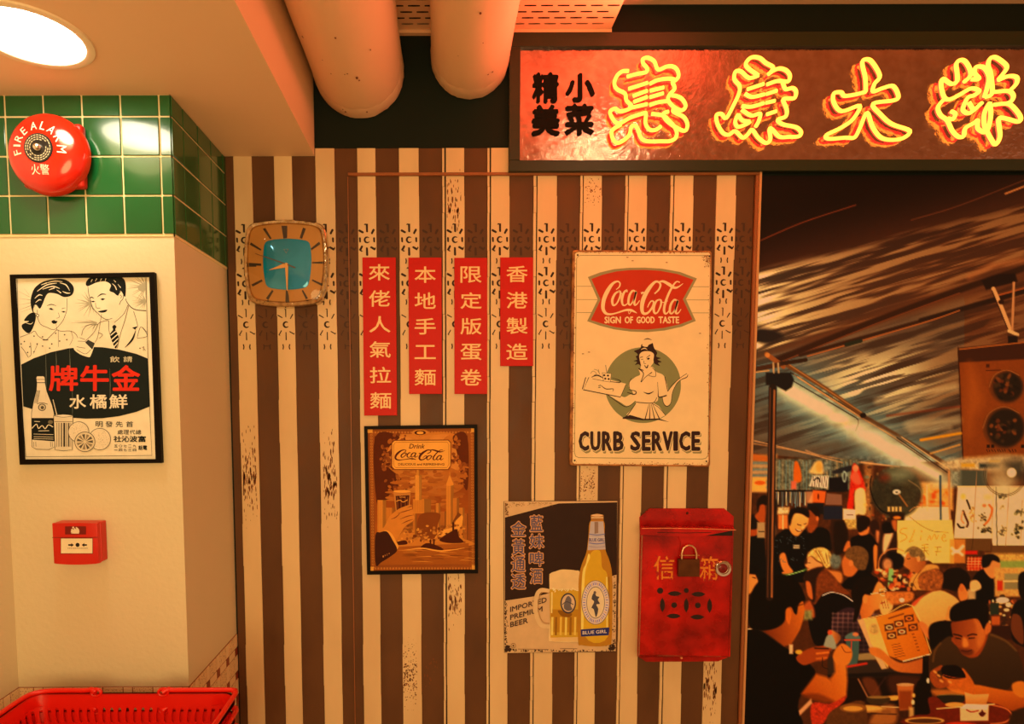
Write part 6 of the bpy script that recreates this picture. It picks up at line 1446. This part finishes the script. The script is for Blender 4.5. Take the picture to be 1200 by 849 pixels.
# white shirt man
P.poly([(40, 200), (90, 150), (180, 105), (260, 130), (310, 180), (300, 260), (250, 330), (150, 330), (100, 300)], (232, 158, 84), 2, col2=(206, 124, 58), dirn=(.3, 1)); P.line([(250, 200), (230, 280)], 12, (196, 112, 50), 3, .7); P.poly([(300, 90), (330, 75), (355, 100), (350, 150), (320, 170), (300, 140)], (206, 112, 50), 2); P.poly([(210, 90), (208, 30), (240, -10), (300, -20), (350, 10), (368, 60), (352, 110), (330, 80), (300, 90), (290, 110), (240, 100)], (30, 15, 8), 2); P.ell(318, 90, 14, 22, (196, 100, 44), 1.5); P.poly([(365, 60), (400, 48), (425, 75), (420, 100), (370, 110)], (232, 150, 84), 2); P.rect(352, 100, 396, 160, (220, 160, 96), 3, .8)
P.poly([(75, 40), (100, 5), (170, -10), (215, 20), (205, 90), (170, 110), (100, 100), (80, 80)], (150, 80, 34), 2, tex=.6); P.poly([(40, 180), (90, 140), (150, 112), (110, 130), (60, 190)], (196, 80, 40), 2)
P.poly([(145, 340), (170, 290), (240, 275), (300, 300), (300, 440), (200, 460), (150, 430), (140, 390)], (24, 12, 7), 2)
# woman with long brown hair, checked shirt woman
P.crop(866, 660, 4.493)
P.poly([(390, 200), (440, 165), (520, 155), (600, 200), (610, 300), (560, 420), (420, 440), (380, 380), (360, 250)], (20, 11, 8), 2); P.line([(440, 172), (490, 155), (550, 170), (598, 202)], 5, (240, 190, 150), 1)
P.poly([(340, 80), (380, 35), (440, 25), (490, 60), (540, 120), (580, 160), (550, 165), (480, 150), (440, 165), (400, 220), (380, 190), (370, 120)], (120, 58, 22), 2, tex=.4); P.poly([(340, 70), (400, 28), (450, 26), (410, 80), (400, 200), (375, 190)], (50, 24, 12), 3); P.poly([(352, 100), (378, 110), (388, 190), (362, 170)], (190, 96, 42), 2)
P.poly([(340, 230), (370, 200), (395, 240), (395, 290), (340, 270)], (170, 80, 34), 3); P.rect(340, 250, 385, 300, (130, 110, 60), 4, tex=.6)
P.crop(970, 670, 4.743)
P.poly([(20, 320), (40, 240), (110, 200), (170, 215), (200, 250), (280, 240), (300, 330), (280, 450), (120, 440), (60, 400)], (64, 36, 34), 2)
for k in range(9):
    P.line([(30+k*28, 230), (20+k*30, 440)], 7, (150, 100, 76), 2, .55); P.line([(25, 235+k*24), (290, 240+k*25)], 7, (150, 100, 76), 2, .55)
P.poly([(10, 330), (50, 340), (75, 370), (40, 410), (5, 395)], (206, 116, 54), 2); P.poly([(195, 140), (215, 100), (262, 58), (296, 64), (312, 100), (328, 146), (314, 156), (318, 172), (302, 182), (296, 206), (262, 218), (240, 250), (190, 275), (170, 200)], (180, 88, 34), 2, smooth=False, col2=(232, 140, 66), dirn=(1, -.2)); P.poly([(150, 200), (130, 120), (160, 50), (220, 25), (280, 40), (265, 80), (240, 130), (205, 130), (190, 180), (165, 260), (140, 280)], (28, 14, 8), 2); P.ell(208, 155, 14, 24, (214, 120, 54), 1.5); P.line([(240, 125), (290, 118), (325, 108)], 4, (240, 190, 120), .8); P.line([(290, 100), (326, 100), (326, 130), (296, 132), (290, 100)], 3, (240, 190, 120), .8)
P.poly([(290, 180), (330, 145), (362, 160), (358, 210), (320, 240), (296, 232)], (232, 146, 76), 2); 
for k in range(3): P.line([(300+k*14, 165-k*3), (310+k*14, 205)], 3, (150, 76, 32), .8)
P.poly([(330, 110), (460, 105), (470, 160), (370, 185), (330, 160)], (196, 104, 44), 3, tex=.4); P.rect(330, 90, 470, 112, (60, 30, 14), 2); P.ell(412, 160, 14, 11, (240, 210, 150), 1.5)
for k in range(24): P.ell(random.uniform(330, 470), random.uniform(20, 100), random.uniform(5, 16), random.uniform(5, 14), random.choice([(226, 110, 50), (240, 180, 110), (60, 34, 20), (190, 70, 30)]), 1.5, .8)
P.line([(286, 118), (308, 114)], 6, (60, 24, 12), 1); P.line([(296, 178), (316, 172)], 6, (140, 44, 22), 1); P.poly([(60, 330), (130, 300), (200, 330), (240, 440), (120, 445), (60, 400)], (30, 16, 14), 14, .55)
# table, menu, bottles
P.poly([(0, 480), (180, 450), (330, 540), (560, 560), (560, 580), (120, 590), (0, 580)], (62, 40, 24), 2, smooth=False); P.poly([(0, 575), (330, 560), (560, 566), (560, 582), (0, 592)], (34, 20, 12), 2, smooth=False); P.poly([(160, 460), (260, 450), (270, 490), (170, 495)], (150, 110, 64), 2, smooth=False)
P.poly([(0, 592), (560, 582), (560, 849), (0, 849)], (34, 16, 8), 3, smooth=False)
P.line([(170, 600), (225, 705)], 9, (150, 90, 50), 1.5); P.line([(320, 590), (250, 690)], 9, (66, 34, 20), 2); P.poly([(190, 600), (260, 600), (300, 700), (240, 700)], (130, 66, 28), 4, .7); P.poly([(340, 580), (520, 590), (500, 640), (360, 680)], (90, 44, 20), 6, .7)
P.poly([(165, 270), (200, 262), (330, 540), (300, 545), (230, 420)], (206, 140, 84), 1.5, smooth=False); P.poly([(200, 265), (270, 255), (345, 480), (335, 540), (240, 400)], (232, 152, 76), 1.5, smooth=False)
P.poly([(268, 255), (470, 195), (500, 270), (560, 420), (568, 465), (420, 500), (340, 470), (300, 350)], (216, 118, 36), 1.5, smooth=False, col2=(190, 92, 22), dirn=(1, .3)); P.line([(200, 265), (330, 235), (470, 192), (575, 455)], 5, (240, 160, 80), 1); P.line([(420, 500), (572, 460)], 6, (250, 190, 120), 1)
P.ell(258, 320, 26, 28, (180, 126, 66), 3, tex=.5); P.line([(340, 262), (420, 236)], 8, (120, 56, 18), 1.2)
for cx, cyv in ((342, 312), (396, 292), (452, 262), (355, 358), (412, 336), (474, 312)):
    P.poly([(cx-28, cyv-16), (cx+24, cyv-24), (cx+28, cyv+14), (cx-24, cyv+22)], (96, 48, 20), 1, smooth=False); P.ell(cx, cyv, 19, 12, random.choice([(232, 150, 80), (226, 110, 40), (210, 160, 100)]), 1.2); P.ell(cx, cyv, 11, 6, random.choice([(150, 60, 20), (90, 50, 20)]), 1)
for k in range(6): P.line([(355+k*4, 410+k*14), (400+k*6, 402+k*13)], 3.5, (130, 62, 20), .8); P.line([(470+k*6, 350+k*18), (480+k*6, 348+k*18)], 5, (120, 50, 16), .8)
P.poly([(232, 425), (290, 430), (350, 480), (420, 510), (540, 480), (560, 480), (545, 560), (450, 565), (370, 550), (300, 490), (240, 460)], (170, 84, 34), 2, col2=(206, 110, 44), dirn=(-1, 0)); P.poly([(505, 290), (520, 278), (552, 300), (572, 345), (565, 380), (530, 340)], (204, 108, 50), 2)
P.poly([(560, 330), (580, 290), (640, 275), (664, 290), (664, 420), (600, 430), (570, 400)], (22, 12, 8), 2)
P.poly([(100, 380), (175, 378), (172, 470), (162, 520), (110, 525)], (74, 84, 66), 1.5, smooth=False); P.poly([(98, 375), (110, 350), (145, 338), (172, 355), (180, 378)], (96, 100, 78), 1.5); P.line([(95, 382), (180, 382)], 8, (206, 76, 36), 1); P.ell(155, 350, 16, 10, (226, 110, 60), 2); P.line([(132, 390), (130, 440)], 5, (190, 60, 30), 1); P.line([(110, 530), (170, 520), (215, 512)], 12, (190, 52, 28), 2)
P.poly([(-12, 420), (-8, 380), (5, 350), (22, 350), (38, 390), (44, 430)], (150, 130, 96), 2); P.ell(12, 340, 13, 14, (206, 80, 40), 1.5)
# lower tables and crockery
P.poly([(0, 800), (60, 750), (200, 720), (230, 740), (420, 750), (560, 770), (664, 790), (664, 900), (0, 900)], (70, 34, 14), 2, tex=.3)
P.poly([(300, 700), (390, 690), (385, 716), (330, 716)], (226, 140, 60), 2); P.poly([(220, 700), (340, 700), (330, 735), (240, 740)], (70, 46, 22), 2); P.ell(280, 700, 60, 8, (140, 96, 46), 1.5)
P.poly([(380, 750), (300, 750), (230, 849), (370, 849)], (180, 104, 46), 6, .8); P.ell(205, 765, 120, 22, (176, 110, 48), 1.5); P.ell(205, 762, 96, 14, (214, 142, 66), 2); P.line([(240, 790), (380, 795)], 6, (60, 30, 14), 1.5); P.line([(300, 752), (420, 758)], 5, (206, 150, 90), 1); P.ell(325, 780, 26, 12, (140, 80, 36), 2)
P.poly([(384, 630), (478, 630), (468, 770), (400, 775)], (150, 78, 32), 2, smooth=False, col2=(190, 100, 44), dirn=(0, -1)); P.ell(431, 630, 48, 9, (196, 130, 76), 1.5); P.rect(398, 665, 466, 765, (136, 62, 20), 3)
P.poly([(530, 480), (560, 478), (562, 560), (572, 620), (575, 800), (478, 800), (490, 640), (512, 600), (526, 560)], (26, 12, 6), 1.5); P.ell(558, 608, 9, 14, (250, 200, 130), 1.5); P.rect(528, 470, 563, 500, (36, 16, 8), 1)
P.ell(478, 690, 9, 12, (232, 150, 70), 2); P.ell(474, 728, 9, 14, (246, 190, 110), 2); P.rect(452, 755, 480, 825, (216, 150, 80), 3, .8)
P.ell(540, 828, 110, 20, (200, 128, 58), 1.5); P.ell(540, 828, 90, 13, (120, 66, 26), 1.5)
# front right man
P.crop(1060, 670, 4.743)
P.poly([(140, 560), (145, 460), (210, 385), (262, 362), (330, 420), (400, 440), (470, 345), (560, 380), (620, 435), (655, 520), (664, 620), (600, 628), (560, 660), (400, 650), (250, 660), (150, 640)], (58, 34, 14), 2, col2=(78, 48, 20), dirn=(0, -1)); P.poly([(262, 370), (320, 440), (360, 480), (420, 460), (465, 350), (430, 330)], (150, 66, 22), 2); P.line([(200, 400), (170, 440), (158, 500)], 7, (150, 90, 36), 3, .6); P.line([(480, 352), (560, 385), (620, 440)], 7, (140, 90, 40), 3, .7)
P.poly([(264, 280), (330, 262), (405, 262), (440, 320), (448, 370), (420, 430), (370, 472), (325, 464), (295, 420), (272, 370), (260, 320)], (120, 52, 18), 2, col2=(190, 96, 38), dirn=(1, .1)); P.poly([(385, 260), (430, 300), (446, 360), (420, 420), (400, 400), (400, 320)], (196, 104, 44), 4, .7)
P.poly([(250, 250), (262, 200), (320, 165), (400, 155), (455, 180), (470, 230), (462, 300), (440, 320), (425, 290), (400, 262), (330, 272), (268, 278)], (20, 10, 6), 2); P.poly([(445, 320), (462, 285), (482, 300), (478, 335), (450, 352)], (196, 100, 42), 2)
P.line([(275, 350), (300, 355), (318, 362)], 8, (50, 20, 8), 1.2); P.line([(352, 358), (375, 350), (400, 352)], 8, (60, 24, 10), 1.2); P.line([(285, 370), (312, 376)], 6, (36, 16, 8), 1); P.line([(358, 372), (388, 370)], 6, (36, 16, 8), 1); P.poly([(325, 370), (345, 375), (356, 410), (335, 424), (322, 410)], (206, 112, 46), 3); P.line([(318, 440), (345, 446), (372, 438)], 7, (76, 26, 12), 1.2); P.poly([(300, 430), (380, 440), (370, 468), (325, 464)], (84, 36, 14), 4, .7)
P.poly([(330, 650), (390, 630), (500, 650), (600, 665), (664, 640), (664, 760), (620, 780), (520, 750), (400, 700)], (206, 104, 32), 2, col2=(150, 66, 18), dirn=(0, 1)); P.poly([(600, 625), (664, 615), (664, 700), (610, 680)], (206, 108, 36), 2)
P.poly([(210, 580), (250, 595), (310, 590), (320, 540), (345, 560), (385, 620), (395, 680), (330, 684), (250, 660), (220, 620)], (190, 92, 30), 2, tex=.15); P.poly([(140, 570), (160, 545), (205, 522), (212, 540), (180, 560), (185, 590), (230, 600), (245, 640), (180, 650), (145, 610)], (150, 70, 26), 2, tex=.2); P.poly([(210, 530), (295, 525), (340, 590), (260, 596), (215, 580)], (24, 12, 8), 1.5); P.line([(215, 575), (270, 590), (335, 595)], 4, (160, 70, 24), 1)
for x, y in ((170, 560), (190, 580), (205, 610), (252, 615)): P.ell(x, y, 12, 6, (232, 132, 60), 2, rot=.6)
P.poly([(150, 660), (300, 660), (330, 690), (200, 700)], (210, 116, 44), 4, .7)
# red table, bowl, tissue box
P.poly([(130, 710), (190, 700), (480, 730), (590, 780), (600, 820), (560, 849), (0, 849), (60, 800), (140, 790)], (110, 36, 14), 2, tex=.2); P.line([(470, 740), (560, 762), (595, 800), (560, 838), (480, 849)], 7, (206, 104, 50), 1.2)
P.poly([(185, 690), (330, 690), (320, 730), (230, 735), (200, 715)], (46, 34, 18), 1.5); P.line([(185, 690), (260, 684), (325, 690)], 4, (130, 100, 50), 1); P.ell(280, 742, 54, 14, (216, 132, 60), 1.5); P.line([(180, 764), (340, 752), (500, 738)], 6, (226, 160, 90), 1)
P.poly([(334, 672), (380, 685), (470, 682), (455, 740), (340, 740)], (232, 150, 80), 1.5, smooth=False, col2=(190, 104, 44), dirn=(0, 1)); P.poly([(308, 762), (340, 738), (468, 742), (466, 830), (310, 832)], (232, 156, 96), 1.5, smooth=False); P.poly([(308, 762), (340, 738), (468, 742), (455, 770)], (250, 190, 130), 1.5, smooth=False); P.line([(345, 770), (372, 782), (410, 774)], 7, (150, 46, 26), 1); P.poly([(412, 790), (425, 780), (432, 768), (440, 782), (452, 788), (440, 806), (424, 806)], (90, 26, 16), 1)
P.ell(112, 830, 110, 20, (196, 128, 60), 1.5); P.ell(112, 832, 92, 13, (90, 48, 20), 1.5); P.poly([(230, 849), (300, 838), (400, 849)], (206, 60, 24), 2)
P.poly([(600, 780), (760, 760), (760, 900), (600, 900)], (60, 34, 14), 3, tex=.3)
# front left man
P.crop(866, 660, 4.493)
P.poly([(0, 20), (60, 10), (90, 70), (100, 110), (60, 160), (30, 150)], (212, 120, 56), 2); P.poly([(20, 40), (50, 5), (95, 30), (90, 60), (50, 60), (30, 80)], (18, 10, 8), 2); P.line([(72, 76), (86, 80)], 5, (50, 24, 12), 1)
P.poly([(-10, 360), (60, 352), (120, 362), (230, 440), (320, 490), (405, 585), (330, 690), (310, 760), (318, 900), (-20, 900)], (14, 8, 5), 2); P.line([(20, 354), (68, 346)], 6, (206, 150, 100), 1)
P.poly([(120, 350), (200, 330), (240, 300), (245, 245), (300, 215), (335, 198), (347, 245), (338, 300), (322, 350), (295, 398), (276, 428), (238, 440), (200, 410)], (96, 38, 12), 2, smooth=False, col2=(206, 106, 34), dirn=(1, -.2)); P.poly([(55, 330), (52, 210), (85, 120), (150, 72), (240, 64), (310, 100), (350, 190), (330, 203), (312, 225), (304, 270), (290, 262), (278, 236), (258, 232), (243, 258), (238, 310), (190, 345), (110, 356)], (16, 8, 4), 2)
P.poly([(248, 250), (265, 240), (276, 262), (268, 320), (252, 310)], (196, 96, 32), 1.5); P.line([(300, 230), (335, 218)], 4, (60, 26, 10), 1)
P.poly([(326, 690), (405, 585), (460, 600), (478, 612), (560, 690), (550, 725), (520, 742), (440, 732), (370, 712)], (150, 62, 14), 4, col2=(210, 112, 40), dirn=(.6, -.5), smooth=False); P.poly([(478, 612), (505, 575), (500, 520), (512, 490), (560, 500), (566, 545), (572, 620), (566, 700), (545, 730), (510, 736)], (170, 76, 20), 4, col2=(220, 122, 46), dirn=(.8, -.3), smooth=False); P.poly([(494, 500), (506, 460), (530, 432), (552, 426), (582, 446), (596, 470), (592, 506), (568, 540), (520, 535)], (206, 108, 40), 2); P.poly([(330, 700), (420, 690), (520, 742), (440, 735)], (96, 42, 12), 4, .6)
P.poly([(300, 500), (360, 455), (450, 435), (490, 440), (478, 470), (460, 510), (400, 520), (340, 540)], (150, 66, 22), 2); P.line([(400, 450), (470, 452)], 8, (60, 28, 12), 1.2); P.line([(410, 478), (470, 472)], 10, (206, 106, 40), 2); P.line([(410, 505), (460, 500)], 10, (190, 94, 34), 2); P.line([(540, 440), (560, 470), (590, 470)], 4, (120, 54, 18), 1)
P.line([(440, 500), (440, 545), (470, 560)], 4, (40, 20, 10), .8); P.ell(315, 470, 18, 12, (214, 140, 50), 2); P.rect(264, 430, 284, 480, (220, 150, 96), 2)
P.poly([(450, 420), (462, 388), (485, 385), (505, 415), (505, 450), (450, 440)], (150, 130, 96), 2); P.poly([(385, 740), (480, 742), (565, 700), (540, 745), (480, 790), (440, 849), (385, 849)], (176, 56, 26), 2, tex=.5); P.poly([(315, 780), (380, 715), (385, 740), (320, 805)], (206, 130, 80), 2, smooth=False)
P.poly([(470, 800), (560, 745), (660, 735), (660, 900), (480, 900)], (96, 54, 22), 2, tex=.2); P.ell(600, 768, 52, 14, (226, 150, 66), 1.5); P.ell(600, 765, 70, 24, (170, 100, 40), 1.5, .5)
# tall pole at the left in front of the stalls
P.crop(0, 0, 1)
P.line([(905.5, 455), (904, 560), (902, 700)], 9.5, (46, 26, 14), 1, smooth=False); P.line([(907.5, 458), (906, 560), (904.3, 700)], 2.2, (150, 86, 44), 1, smooth=False); P.line([(902.6, 455), (899.5, 700)], 1.4, (100, 56, 28), 1, smooth=False)
P.poly([(868, 692), (960, 692), (960, 700), (868, 700)], (14, 8, 5), 3, 0)
# beyond the frame the print just goes on as night market
mk_ = U > 1222; IMG[mk_] = IMG[mk_]*.9
IMG[:] = np.clip(IMG*(1+.05*(fbm(U*.7, V*.7, 2)-.5))[..., None], 0, 255)
x_ = IMG/255.; x_ = x_*x_*(3-2*x_)*.6+x_*.4                      # print contrast
lum = x_.mean(2, keepdims=True); hot = sstep(545, 600, V)[..., None]   # the stalls are lit by orange bulbs
x_ = lum+(x_-lum)*(1.04+.04*hot); x_ = x_*(1.06+.02*hot)
IMG[:] = np.clip(x_, 0.004, 1)*255
# ---- to a flat sheet with ink colours
L_ = np.array((.97, .52, .215)); c = IMG/255.; cl = np.where(c <= .04045, c/12.92, ((c+.055)/1.055)**2.4)/L_
cl = np.clip(cl, 0, .93)
vs = np.stack([GX, np.full(GX.shape, YM), GZ], -1).reshape(-1, 3).astype(np.float32)
idx = np.arange(NX*NZ).reshape(NZ, NX)
fs = np.stack([idx[:-1, :-1], idx[1:, :-1], idx[1:, 1:], idx[:-1, 1:]], -1).reshape(-1, 4)
me = bpy.data.meshes.new('print'); me.vertices.add(len(vs)); me.vertices.foreach_set('co', vs.ravel())
me.loops.add(fs.size); me.loops.foreach_set('vertex_index', fs.ravel().astype(np.int32))
me.polygons.add(len(fs)); me.polygons.foreach_set('loop_start', (np.arange(len(fs))*4).astype(np.int32))
me.update(calc_edges=True); me.validate()
at = me.color_attributes.new('ink', 'FLOAT_COLOR', 'POINT')
at.data.foreach_set('color', np.concatenate([cl.reshape(-1, 3), np.ones((NX*NZ, 1))], 1).astype(np.float32).ravel())
mur = thing('printed_mural', ((MX0+MX1)/2, Y2-.001, MZ0), 'wall-sized night market photo print of diners under a tarpaulin, right of the striped slats', 'mural')
obj('print', me, print_mat('mural_print', .55, .15, .03, 60), mur)
obj('backing_board', box(BM(), MX0, MX1, YM+.0005, Y2+.003, MZ0, MZ1), M['shadowgap'], mur)

for o in bpy.data.objects:
    if '_b' in o.keys(): del o['_b']
